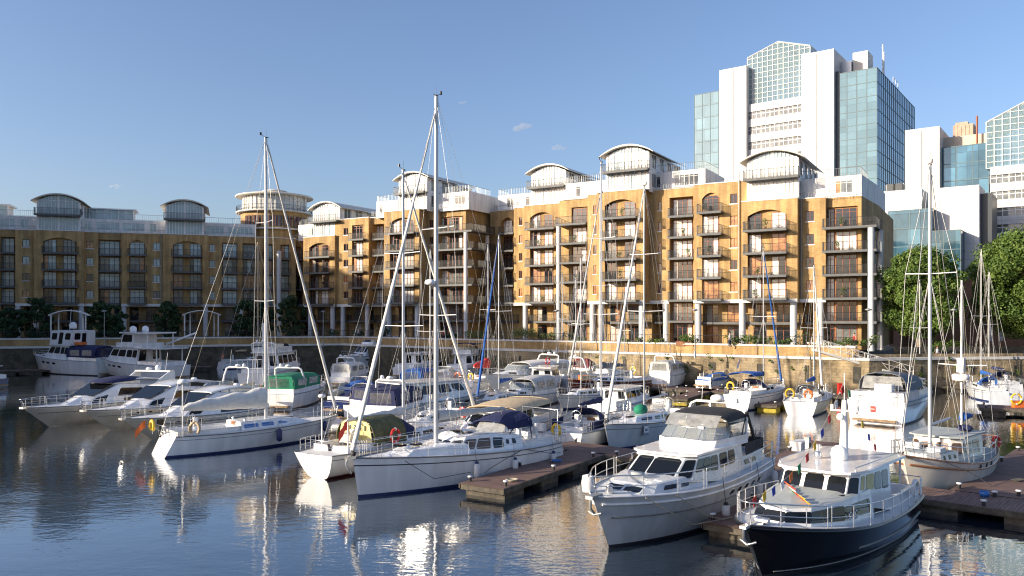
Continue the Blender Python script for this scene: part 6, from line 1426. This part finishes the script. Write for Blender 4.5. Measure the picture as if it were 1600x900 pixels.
motor_boat('white sedan cruiser with black windows just right of the wall-side flybridge cruiser', 10.5, 3.6, kind='saloon', bow=(720, 577), stern=(630, 590), fs=1.3, fb=1.8, deckh=1.3, arch=False)
b = motor_boat('long white cruiser with a navy cockpit canopy and dark side windows, stern at left', 13.5, 3.9, kind='saloon', bow=(752, 640), stern=(556, 661), canopy=True, cmat='canvas_navy', fs=1.2, fb=1.7, stripe='boot_black', deckh=1.15, arch=False, canx=(-6.2, -3.0), hwins=5)
motor_boat('small open speedboat with a green tinted screen and a blue tonneau', 6.5, 2.4, kind='express', bow=(600, 611), stern=(540, 627), fs=.9, fb=1.2, arch=False, cover='canvas_blue', dome=False, rails=False, name='speedboat', cat='speedboat')
motor_boat('small dark blue covered launch left of the navy canopy cruiser', 7.5, 2.7, kind='express', bow=(600, 630), stern=(525, 645), fs=.9, fb=1.2, arch=False, cover='canvas_navy', dome=False, name='launch', cat='motor boat', hull='gel_navy')
motor_boat('white hooded cruiser behind the green canopy boat, seen between the masts', 8.5, 3.0, kind='express', bow=(600, 588), stern=(530, 603), fs=1.0, fb=1.4, arch=True, canopy=True, cmat='canvas_white')
b = motor_boat('cruiser wrapped in a pale grey tarpaulin behind the tall mast', 9, 3.2, kind='express', bow=(735, 598), stern=(656, 612), fs=1.2, fb=1.5, arch=False, cover='canvas_white', dome=False, rails=False)
b = motor_boat('white motor boat with a navy awning top near the dock wall, behind the red cover', 11, 3.6, kind='saloon', bow=(800, 572), stern=(712, 590), fs=1.2, fb=1.7, canopy=False, arch=False, deckh=1.3, fly=True)
z = b.dk(0)[1]; o, r_ = b.canopy('top_awning', -3.2, 1.0, 1.5, z+2.9, z+3.2, 'canvas_navy'); 
for sg in (1, -1):
    for x in (-3, .8): b.tube('awning_pole', [(x, sg*1.4, z+1.5), (x, sg*1.4, z+2.95)], .03)
b = sail_boat('white sailboat with red boom cover and yellow and orange safety gear on its stern', 9.4, 3.1, mh=16.0, mx=.1, bow=(850, 592), stern=(722, 612), cover='red', covr=.5, furl=None, boot='gel_white', tw=.8, wr=.012)
lifebuoy(b.W(-4.3, .7, 1.6), 'orange and white lifebuoy on the stern below the red boom cover', 'orange', .35, rz=b.rz); lifebuoy(b.W(-4.2, -.9, 1.6), 'yellow horseshoe buoy on the stern below the red boom cover', 'yellow', .3, kind='horse', rz=b.rz)
b = motor_boat('large white express cruiser with tall radar arch and red lifebuoy, in the centre', 13.5, 4.1, kind='express', bow=(772, 613), stern=(905, 600), fs=1.5, fb=2.0, canopy=True, cmat='canvas_white', canx=(-5.5, 1.2), hwins=4)
lifebuoy(b.W(-1.0, 2.0, 3.1), 'red and white lifebuoy on the radar arch of the large express cruiser', 'red', .33, rz=b.rz+PI/2)
b = motor_boat('white cuddy cruiser with a bright blue band across its transom', 8.2, 2.9, kind='saloon', bow=(905, 596), stern=(838, 622), fs=1.2, fb=1.6, deckh=1.2, arch=False)
m = MB(); m.box(-4.17, -4.11, -1.25, 1.25, .25, .78); m.build('transom_band', 'gel_blue', b.root); z = b.dk(-3)[1]
for y in (-.6, .35): m = MB(); m.box(-4.16, -4.11, y, y+.28, z-.35, z-.1); m.build('porthole', 'tint', b.root)
b = motor_boat('cream motor boat with an oval side window right of the centre express cruiser', 10.5, 3.5, kind='express', bow=(968, 606), stern=(872, 612), fs=1.4, fb=1.9, canopy=False, cmat='canvas_maroon', cover=None)
# blue furled pair of masts in the middle
sail_boat('white sloop with bright blue furled headsail and blue boom cover in the middle', 10.5, 3.3, mh=14.9, mx=.02, bow=(752, 650), stern=(845, 620), cover='canvas_blue', furl='canvas_blue', wr=.010, spread=(.52,), spray=None)
# tan bimini cruiser behind hero sloop
b = motor_boat('white cruiser under a wide tan canopy behind the navy spray hood', 10.5, 3.6, kind='saloon', bow=(735, 716), stern=(858, 672), fs=1.3, fb=1.5, deckh=.7, arch=False)
z = b.dk(-2)[1]; o, r_ = b.canopy('tan_canopy', -4.6, 1.0, 1.7, z+1.1, z+1.62, 'canvas_tan', .25, .2, sq=2.2)
for sg in (1, -1):
    for x in (-4.6, -1.5, 1.2): b.tube('canopy_pole', [(x, sg*1.5, z), (x, sg*1.6, z+1.2)], .025)
lifebuoy(b.W(2.4, -1.2, z+1.1), 'pink red ball shaped lifebuoy forward of the tan canopy', 'red', .25, rz=b.rz)
# navy dodger sloop
b = sail_boat('white sloop with a black-navy spray hood and dark dodgers left of the small green cover', 10.5, 3.4, mh=18.2, mx=.04, bow=(985, 668), stern=(880, 702), cover='canvas_navy', spray='canvas_navy', stripe='gel_white', wr=.010, spread=(.4, .7), furl=None, tr=.0)
z = b.dk(-3)[1]; [MB().slabpoly([(-4.2, s_*1.28, z+.1), (-2.4, s_*1.42, z+.1), (-2.4, s_*1.42, z+.6), (-4.2, s_*1.28, z+.6)][::s_], .02).build('spray_dodger', 'canvas_navy', b.root) for s_ in (1, -1)]
fender(b, -2.2, -1, 'blue fender on the sloop with the navy spray hood', 'fender_navy', .4, .12)
# green cover sloop
b = sail_boat('pale grey sloop with a green mast-foot cover, bow left over the main walkway', 11.0, 3.5, mh=16.4, mx=.02, fs=1.3, fb=1.6, bow=(952, 704), stern=(1088, 664), cover=None, hull='gel_grey', stripe='rub_grey', wr=.010, spread=(.45, .7), furl='white', rake=.5)
z = b.dk(0)[1]; m = MB(); m.ball((0, 0, 0), .42, 0, 12, 1.4, 1.0, .8); m.build('green_cover', 'canvas_green', b.root, (.75, .0, z+.7))
m = MB(); q = b.dk(3.2); m.slabpoly([(3.0, q[0]+.08, .75), (2.45, q[0]+.2, .75), (2.45, q[0]+.2, 1.4), (3.0, q[0]+.08, 1.4)], .02, 0); m.slabpoly([(2.93, q[0]+.12, .9), (2.52, q[0]+.22, .9), (2.52, q[0]+.22, 1.3), (2.93, q[0]+.12, 1.3)], .01, 1); m.slabpoly([(2.85, q[0]+.145, 1.0), (2.62, q[0]+.205, 1.0), (2.62, q[0]+.205, 1.15), (2.85, q[0]+.145, 1.15)], .01, 0); m.build('notice_board', ['gel_navy', 'white_flag'], b.root)
# wooden-red hull ketch
b = sail_boat('dark red hulled sailing boat with a grey sail over the boom, behind the centre gap', 11.5, 3.5, mh=20.3, mx=.1, fs=1.3, fb=1.9, bow=(898, 622), stern=(1003, 612), hull='gel_red', stripe='white_flag', boot='boot_red', cover='canvas_dusk', wr=.013, spread=(.5,), furl='canvas_grey', trim=None, rub='teak_trim', covr=.3)
lifebuoy(b.W(-4.5, -.5, 2.3), 'yellow lifebuoy aft on the dark red hull', 'yellow', .35, rz=b.rz)
m = MB(); z = b.dk(3)[1]; m.box(3.0, 3.8, -.5, .5, z, z+.5); m.build('orange_bag', 'orange', b.root)
motor_boat('white cabin cruiser with a clear and grey canopy by the dock wall, stern left', 9.0, 3.2, kind='express', bow=(1092, 592), stern=(1028, 605), canopy=True, cmat='canvas_grey', fs=1.3, fb=1.7)
motor_boat('small runabout under a bright blue cover at the far walkway', 6.0, 2.3, kind='express', bow=(1150, 601), stern=(1098, 606), fs=.8, fb=1.1, arch=False, cover='canvas_blue', dome=False, rails=False, name='speedboat', cat='speedboat')
sail_boat('tall bare masted sloop at the far walkway by the brown deck', 9.5, 3.0, mh=12.5, mx=.08, bow=(905, 600), stern=(862, 606), cover='canvas_maroon', wr=.012, furl=None)
# two sloops stern-on at right centre
b = sail_boat('white sloop with navy spray hood and blue striped hull, stern left by yellow floats', 10.4, 3.4, mh=14.2, mx=.06, fs=1.3, fb=1.6, bow=(1223, 625), stern=(1152, 641), cover='canvas_navy', spray='canvas_navy', stripe='gel_navy', furl='canvas_blue', wr=.011, bimini='canvas_blue', tr=-.1, wl_stern=.7)
lifebuoy(b.W(-5.0, .7, 2.0), 'yellow horseshoe lifebuoy on the sloop with the blue striped hull', 'yellow', .3, kind='horse', rz=b.rz); b.flag(-5.1, -.3, 1.9, 'cross', 2.2)
b = sail_boat('small white sloop with a bright split transom toward the viewer and blue boom cover', 9.4, 3.3, mh=12.4, mx=.1, fs=1.15, fb=1.4, bow=(1286, 632), stern=(1250, 650), cover='canvas_blue', stripe='gel_white', spray='canvas_dusk', wr=.011, furl='white', tr=-.1, wl_stern=.7, tw=.8)
lifebuoy(b.W(-4.6, .8, 1.75), 'yellow horseshoe lifebuoy on the bright split transom', 'yellow', .33, kind='horse', rz=b.rz); lifebuoy(b.W(-4.5, -.6, 1.75), 'orange square-ish horseshoe on the bright split transom', 'orange', .3, kind='horse', rz=b.rz)
m = MB(); m.lathe([(.12, 0), (.12, .03)], 0, 0, 0, 12); o = m.build('transom_vent', 'tint', b.root, (-4.74, -.55, .85)); o.rotation_euler = (0, R(90), 0)
# white motor yacht stern-on
b = motor_boat('white motor yacht with a broad flat transom and a grey canvas tent on top', 12.5, 4.3, kind='saloon', fs=1.7, fb=2.0, bow=(1478, 626), stern=(1368, 662), stripe='boot_black', deckh=.8, arch=False, fly=False, name='motor_yacht', cat='motor yacht', tw=.95, cabx=(.2, -.2))
z = b.dk(-4)[1]
b.house('aft_deck_cabin', [(-2.0, 1.95), (-6.1, 1.95)], z-.05, [(-2.0, 1.9), (-6.1, 1.9)], z+.65, 'gel_white', camber=.03)
o, rows = b.canopy('bridge_tent', -4.6, -.2, 1.7, z+.7, z+2.1, 'canvas_dusk', .35, .1, sq=3)
m = MB(); m.slabpoly([(-4.62, 1.5, z+.8), (-4.62, -1.5, z+.8), (-4.62, -1.3, z+1.75), (-4.62, 1.3, z+1.75)], .02); m.build('tent_window', 'vinyl', o)
m = MB(); m.box(-5.9, -5.1, -1.0, .2, z+.7, z+1.25); m.build('deck_locker', 'gel_white', b.root)
for y, c in ((.35, 'red'),): 
    m = MB(); m.box(-6.30, -6.262, y-.35, y+.0, .85, 1.3); m.build('red_emblem', c, b.root); m = MB(); m.box(-6.31, -6.302, y-.31, y-.04, 1.06, 1.10); m.build('emblem_line', 'white_flag', b.root)
b.pulpit(-5.9, .7, fwd=False, name='pushpit')
# right side sailboats with blue covers
for lab, bw, st, mh_, cv in (('small sloop under blue covers at the right, nearest of the far right pair', (1500, 612), (1560, 628), 14.6, 'canvas_blue'), ('slim masted sloop behind the blue covered one at the far right', (1520, 606), (1585, 616), 12.8, 'canvas_navy')):
    sail_boat(lab, 8.0, 2.7, mh=mh_, mx=.06, bow=bw, stern=st, cover=cv, spray=cv, wr=.012, hull='gel_grey' if 'nearest' in lab else 'gel_white', furl=None)
# far row masts near the wall
sail_boat('small sloop moored against the dock wall below the slim balcony column', 8.5, 2.8, mh=13.8, mx=.06, bow=(900, 585), stern=(845, 590), cover='canvas_maroon', wr=.013, furl=None)
motor_boat('dark blue boat cut off by the left edge of the picture', 7, 2.6, kind='saloon', bow=(-60, 600), stern=(-4, 606), hull='gel_navy', arch=False, deckh=.9)
b = sail_boat('white sailboat seen between the centre express cruiser and the dock wall', 9, 3, mh=11, mx=.05, bow=(1000, 590), stern=(945, 597), cover='canvas_white', wr=.012, furl=None, spray='canvas_tan')
# ================= more craft filling the middle field
motor_boat('low white sports cruiser with a folded blue canopy left of the green canopy boat', 9.5, 3.2, kind='express', bow=(318, 640), stern=(420, 618), fs=1.1, fb=1.5, arch=True, canopy=False)
motor_boat('white cruiser with a dark blue cockpit cover behind the olive tented sloop', 9.5, 3.2, kind='express', bow=(655, 648), stern=(590, 668), fs=1.1, fb=1.5, arch=True, canopy=True, cmat='canvas_navy')
sail_boat('bare masted sloop with grey boom cover between the navy canopy cruiser and the tall mast', 9.5, 3.0, mh=12.5, mx=.05, bow=(640, 690), stern=(720, 662), cover='canvas_grey', wr=.010, furl=None)
motor_boat('white day cruiser with a clear screen just right of the blue furled headsail', 8.5, 3.0, kind='express', bow=(800, 640), stern=(880, 622), fs=1.0, fb=1.4, arch=False, canopy=True, cmat='canvas_grey')
motor_boat('small white cabin boat behind the pale grey sloop with the green cover', 8, 2.9, kind='saloon', bow=(1010, 640), stern=(940, 655), fs=1.0, fb=1.4, arch=False, deckh=.8)
sail_boat('white sloop with tan boom cover in front of the dark red hull', 9.0, 3.0, mh=13.2, mx=.05, bow=(880, 640), stern=(960, 625), cover='canvas_tan', wr=.011, furl=None)
motor_boat('white cruiser with a blue stripe moored below the yellow terrace wall', 9, 3.1, kind='saloon', bow=(1000, 588), stern=(925, 592), fs=1.1, fb=1.6, arch=False, deckh=1.0, stripe='gel_blue')
motor_boat('small grey boat between the far walkway and the blue covered runabout', 7, 2.6, kind='express', bow=(1180, 596), stern=(1130, 601), fs=1.0, fb=1.3, arch=False, cover='canvas_dusk', dome=False)

motor_boat('small white cruiser with a bright blue canopy between the navy canopy cruiser and dock wall', 8.5, 3.0, kind='express', bow=(690, 604), stern=(640, 618), fs=1.0, fb=1.4, canopy=True, cmat='canvas_blue', arch=False)
motor_boat('open cruiser with a maroon cockpit cover just below the dock wall, right of centre', 8.5, 3.0, kind='express', bow=(960, 588), stern=(905, 594), fs=1.1, fb=1.5, canopy=True, cmat='canvas_maroon', arch=False)
sail_boat('white sloop with furled white headsail moored under the gangway foot', 8.5, 2.9, mh=12.0, mx=.05, bow=(1450, 604), stern=(1420, 612), cover='canvas_navy', wr=.012, furl=None)
# ------------------------------------------------------------------ floating walkways and fingers
def pontoon(label, a, b, w_, zt=.55, th=.28, floats='float_concrete', step=3.2, group='wooden floating walkways', bol=True, both=True):
    a = Vector(a); b = Vector(b); d = (b-a); L = d.length; d.normalize(); rz = math.atan2(d.y, d.x)
    r = thing('pontoon', label, 'pontoon', (a.x, a.y, 0), rz, group)
    m = MB(); m.box(0, L, -w_/2, w_/2, zt-.07, zt); m.build('deck', 'plank', r)
    m = MB(); m.box(.02, L-.02, -w_/2+.01, w_/2-.01, zt-th, zt-.072); m.box(-.03, L+.03, -w_/2-.05, -w_/2-.003, zt-th*.8, zt-.01); m.box(-.03, L+.03, w_/2+.003, w_/2+.05, zt-th*.8, zt-.01); m.build('frame', 'float_concrete', r)
    x = .3
    while x < L-1.2: m = MB(); m.box(x, x+1.6, -w_/2+.12, w_/2-.12, -.3, zt-th-.002); m.build('float', floats, r); x += step
    if bol:
        x = .5; i = 0
        while x < L:
            for sg in (1, -1) if both else (1,):
                m = MB(); m.lathe([(.07, zt), (.07, zt+.18)], x, sg*(w_/2-.2), 0, 10); m.lathe([(.10, zt+.185), (.12, zt+.21), (.11, zt+.25), (.02, zt+.26)], x, sg*(w_/2-.2), 0, 10, 1); m.build('bollard', ['rubber', 'fender_white'], r)
            x += 4.3
    return r
def seg(p, q, z=.55): return at(p[0], p[1], z), at(q[0], q[1], z)
a = at(752, 759, .55); b = at(912, 708, .55); pontoon('near wooden finger alongside the long white sloop', a, b+(b-a).normalized()*.5, 2.3)
a = at(872, 693, .55); b = at(1640, 796, .55); pontoon('main wooden walkway crossing behind the two near motor yachts', a, b, 2.5)
a = at(1140, 822, .55); b = at(1245, 756, .55); pontoon('wooden finger between the grey motor yacht and the black yacht', a, b, 2.0)
a = at(1222, 728, .55); b = at(1290, 690, .55); pontoon('wooden finger running away from the walkway behind the black yacht', a, b, 2.2)
a = at(1540, 772, .55); b = at(1632, 705, .55); pontoon('wooden finger beside the wood-trimmed motor sailer at the right edge', a, b, 2.6)
a = at(905, 690, .55); b = at(800, 640, .55)
a = at(590, 602, .55); b = at(1330, 634, .55); pontoon('second wooden walkway running through the middle of the marina', at(860, 634, .55), at(1330, 643, .55), 2.0) if False else None
pontoon('far wooden walkway behind the red hulled boat', at(1000, 603, .55), at(1140, 611, .55), 2.6)
pontoon('far finger with yellow floats right of the blue striped sloop', at(1196, 632, .55), at(1262, 606, .55), 1.8, floats='float_yellow')
pontoon('wooden finger with yellow floats left of the blue striped sloop', at(1060, 622, .55), at(1120, 604, .55), 1.6, floats='float_yellow')
pontoon('wooden walkway with lifebuoys at the right edge of the marina', at(1528, 634, .55), at(1660, 640, .55), 3.0)
pontoon('wooden walkway between the small split transom sloop and the broad white yacht', at(1300, 618, .55), at(1420, 626, .55), 1.8)
pontoon('wooden finger between the sports yachts and the centre', at(600, 668, .55), at(690, 634, .55), 1.6)
pontoon('brown finger under the navy canopy cruiser', at(545, 655, .55), at(500, 640, .55), 1.6, bol=False) if False else None
pontoon('shaded quay pontoon under the far left yachts', at(-40, 580, .5), at(330, 573, .5), 2.2, bol=False)
pontoon('long pale service pontoon along the foot of the dock wall', at(1090, 592, .6), at(1640, 606, .6), 1.8, bol=False, floats='float_concrete')
# piles
for i, (px, py, h) in enumerate([(1314, 612, 1.5), (1318, 655, 1.2), (1488, 628, 2.2), (1244, 700, 1.4)]):
    pass
for i, (px, py) in enumerate([(1312, 616)]):
    P = at(px, py, .55); r = thing('fire_post', 'red service post on the far wooden walkway', 'post', (P.x, P.y, .55)); m = MB(); m.box(-.18, .18, -.18, .18, 0, .95); m.build('body', 'red', r); m = MB(); m.box(-.2, .2, -.2, .2, .951, 1.05); m.build('cap', 'red', r)
P = at(1588, 637, .55); lifebuoy(Vector((P.x, P.y, 1.25)), 'yellow ring lifebuoy on an orange stand at the right edge walkway', 'yellow', .42, rz=R(90)); 
r = thing('lifebuoy_stand', 'orange lifebuoy stand on the right edge walkway', 'stand', (P.x+.35, P.y+.2, .55)); m = MB(); m.box(-.5, .5, -.2, .2, 0, .55); m.build('box', 'orange', r); m = MB(); m.tube([(0, 0, .55), (0, 0, 1.3)], .04, 6); m.build('post', 'rail_grey', r)
# blue bucket on the walkway
P = at(1538, 776, .55); m = MB(); m.lathe([(.02, 0), (.16, 0), (.2, .22), (.18, .22), (.14, .03)], n=14); o = m.build('bucket', 'gel_blue', None, P); tag(o, 'small blue bucket standing on the main walkway', 'bucket')
# gangway bridge down from the quay
ga = atD(1272, 545, 84.0); gb = atD(1422, 590, 83.5); r = thing('gangway', 'sloping pale metal gangway with lattice handrails from the quay down to the pontoon', 'gangway', ga, math.atan2(gb.y-ga.y, gb.x-ga.x))
Lg = math.hypot(gb.x-ga.x, gb.y-ga.y); dz = gb.z-ga.z; m = MB(); W_ = .8
m.add([(0,-W_,-.25), (Lg,-W_,dz-.25), (Lg,W_,dz-.25), (0,W_,-.25), (0,-W_,0), (Lg,-W_,dz), (Lg,W_,dz), (0,W_,0)], [(0,3,2,1),(4,5,6,7),(0,1,5,4),(1,2,6,5),(2,3,7,6),(3,0,4,7)]); m.build('deck', 'coping', r)
for sg in (1, -1):
    m = MB(); N = 8
    for k in range(N+1): t = k/N; m.tube([(Lg*t, sg*W_, dz*t), (Lg*t, sg*W_, dz*t+1.15)], .035, 5)
    for h in (1.15, .6): m.tube([(0, sg*W_, h), (Lg, sg*W_, dz+h)], .035, 5)
    for k in range(N): t0, t1 = k/N, (k+1)/N; m.tube([(Lg*t0, sg*W_, dz*t0+(1.15 if k % 2 else 0)), (Lg*t1, sg*W_, dz*t1+(0 if k % 2 else 1.15))], .025, 5)
    m.build('handrail', 'coping', r)
# ------------------------------------------------------------------ people on the quay (far, a few pixels tall)
def person(label, P, rz, top, legs, sit=False, lean=0):
    r = thing('person', label, 'person', P, rz)
    H = 1.72; hipz = .92 if not sit else .48
    V = [(0,0,hipz), (0,0,hipz+.28), (0.02,0,hipz+.5), (.02,0,hipz+.60), (.04,0,hipz+.73), (.03,0,hipz+.84)]; Rr = [.13, .12, .14, .06, .095, .085]; E = [(0,1),(1,2),(2,3),(3,4),(4,5)]
    for sg in (1, -1):
        o = len(V)
        if sit: V += [(.05, sg*.1, hipz), (.45, sg*.11, hipz), (.45, sg*.11, .08), (.6, sg*.12, .05)]
        else: V += [(.0, sg*.1, hipz-.06), (.04+.05*sg, sg*.11, hipz*.52), (-.02+.1*sg, sg*.11, .07), (.14+.1*sg, sg*.12, .04)]
        Rr += [.095, .07, .045, .04]; E += [(0,o), (o,o+1), (o+1,o+2), (o+2,o+3)]
        o = len(V); V += [(.0, sg*.19, hipz+.46), (-.02, sg*.25, hipz+.2), (.15, sg*.22, hipz+.02), (.2, sg*.2, hipz-.03)]; Rr += [.055, .042, .034, .04]; E += [(2,o), (o,o+1), (o+1,o+2), (o+2,o+3)]
    me = bpy.data.meshes.new('body'); me.from_pydata(V, E, []); me.materials.append(M['skin']); o = bpy.data.objects.new('body', me); C.objects.link(o); o.parent = r
    s_ = o.modifiers.new('s', 'SKIN')
    for i, q in enumerate(Rr): me.skin_vertices[0].data[i].radius = (q, q)
    me.skin_vertices[0].data[0].use_root = True
    s_.use_smooth_shade = True; q = o.modifiers.new('u', 'SUBSURF'); q.levels = q.render_levels = 1
    m = MB(); m.loft([[(rx*math.cos(a)+.01, ry*math.sin(a), hipz+zz) for a in [2*PI*j/14 for j in range(14)]] for zz, rx, ry in ((-.02, .15, .19), (.2, .13, .17), (.42, .15, .22), (.56, .09, .12))], 0, True); m.build('shirt', top, r)
    if not sit:
        for sg in (1, -1): m = MB(); m.tube([(0, sg*.1, hipz+.02), (.04+.05*sg, sg*.11, hipz*.52), (-.02+.1*sg, sg*.11, .12)], .11, 8, r1=.065); m.build('trouser_leg', legs, r)
    else:
        for sg in (1, -1): m = MB(); m.tube([(0, sg*.1, hipz+.02), (.45, sg*.11, hipz+.01), (.46, sg*.11, .12)], .11, 8, r1=.065); m.build('trouser_leg', legs, r)
    m = MB(); m.ball((0.01, 0, hipz+.79), .105, 0, 10, 1, .92, 1.0); m.build('hair', 'hair', r)
P = atD(1152, 536, 90); person('person in a white top walking behind the terrace railing', (P.x, 93.0, 4.35), R(150), 'cloth_pale', 'cloth_dark')
person('person in a red top standing by the bushes under the wrap-around balconies', (-10.2, 118.2, 4.35), R(-60), 'cloth_red', 'cloth_dark')
P = Vector((47.3, 88.6, QZ+.0)); 
r = thing('bench', 'stone bench by the hedge between the big trees', 'bench', (P.x+.02, P.y+.0, QZ), R(-80)); m = MB(); m.box(-.25, .25, -.8, .8, .36, .44); m.build('seat', 'stone', r); [MB().box(-.2, .2, y-.1, y+.1, 0, .359).build('leg', 'stone', r) for y in (-.6, .6)]
person('person in pale clothes sitting on the stone bench by the hedge', (P.x, P.y, QZ), R(-80), 'cloth_pale', 'cloth_dark', sit=True)
# service pedestals, coiled hoses and deck clutter on the walkways
PED = [((1080, 722), 'white service pedestal on the main walkway behind the grey motor yacht'), ((1262, 712), 'white service pedestal on the finger running away from the walkway'), ((1110, 607), 'white service pedestal on the far wooden walkway')]
for (px, py), lab in PED:
    P = at(px, py, .55); r = thing('service_pedestal', lab, 'pedestal', (P.x, P.y, .55), R(45), 'service pedestals on the walkways')
    m = MB(); m.box(-.1, .1, -.1, .1, 0, .85); m.build('post', 'metal_silver', r); m = MB(); m.prism([(-.14, -.14), (.14, -.14), (.14, .14), (-.14, .14)], .851, 1.0); m.build('cap', 'rail_grey', r); m = MB(); m.box(-.08, .08, -.135, -.112, .45, .7); m.build('socket_panel', 'rubber', r)
HOS = [((800, 752), 'coiled pale rope on the outer end of the near finger', 'rope'), ((870, 722), 'coiled blue hose on the near finger beside the sloop', 'gel_blue'), ((1180, 806), 'coiled rope on the finger between the grey and black yachts', 'rope'), ((1590, 752), 'coiled dark rope at the right edge finger', 'rope_dark'), ((1040, 716), 'coiled green hose on the main walkway', 'canvas_green')]
for (px, py), lab, mt in HOS:
    P = at(px, py, .56); m = MB(); m.tube([((.16+.018*i/6)*math.cos(i*.55), (.16+.018*i/6)*math.sin(i*.55), .02+.006*i/3) for i in range(46)], .018, 5); o = m.build('rope_coil', mt, None, (P.x, P.y, .555)); tag(o, lab, 'rope coil')
P = at(1250, 703, .55); m = MB(); m.box(-.6, .6, -.3, .3, 0, .45); m.box(-.63, .63, -.33, .33, .452, .52, 1); o = m.build('dock_box', ['fender_white', 'deck_white'], None, (P.x, P.y, .55), R(48)); tag(o, 'white dock storage box on the finger behind the black yacht', 'dock box')
# more walkers along the quay
for i, (px, D, lab, top_, rz) in enumerate([(560, 128, 'person in a pale top walking in the shaded corner of the terrace', 'cloth_pale', 0), (880, 108, 'person in a dark top at the middle of the terrace railing', 'cloth_dark', -60), (1335, 88.4, 'person in a red top near the right end of the terrace', 'cloth_red', 200)]):
    Q = atD(px, 520, D); person(lab, (Q.x, Q.y, 4.35), R(rz), top_, 'cloth_dark')

# plants standing on the sunlit balconies
ORD = ['lowest', 'second', 'third', 'fourth', 'fifth']
BP = [(605, 0.5-1.0, 'tall bay behind the silver masts'), (690, 2.2, 'wrap-around balconies behind the tallest mast'), (828, 5.4, 'arch bay under the small middle pavilion'), (900, 2.5, 'balconies beside the slim full-height column'), (950, -1.1, 'arch bay under the tallest pavilion'), (1060, 1.6, 'recessed balconies left of the narrow balcony stack'), (1100, -.3, 'narrow balcony stack'), (1176, -1.6, 'arch bay under the right pavilion'), (1310, .3, 'corner balconies at the right end')]
rb = random.Random(12)
for px, off, nm in BP:
    for k in range(5):
        if rb.random() < .42 or (k == 4 and px > 1150): continue
        u = F.U(px+rb.uniform(-3, 22), off); P = F.A+F.d*u+F.n*off; hgt = rb.uniform(.5, 1.0)
        r = thing('potted_plant', 'potted plant on the %s balcony of the %s' % (ORD[k], nm), 'plant', (P.x, P.y, Z0+k*ST), 0, 'potted plants on the balconies')
        m = MB(); m.lathe([(.14, 0), (.2, .3), (.17, .3), (.15, .25), (.01, .25)], n=10); m.build('pot', 'planter', r)
        m = MB(); leaves(m, [((rb.uniform(-.15, .15), rb.uniform(-.1, .1), .3+hgt*q), .22+.1*rb.random()) for q in (.25, .5, .75, .95)], 40, .14, rnd=rb); m.build('foliage', rb.choice(['leaf_light', 'leaf_plane', 'leaf_dark']), r)
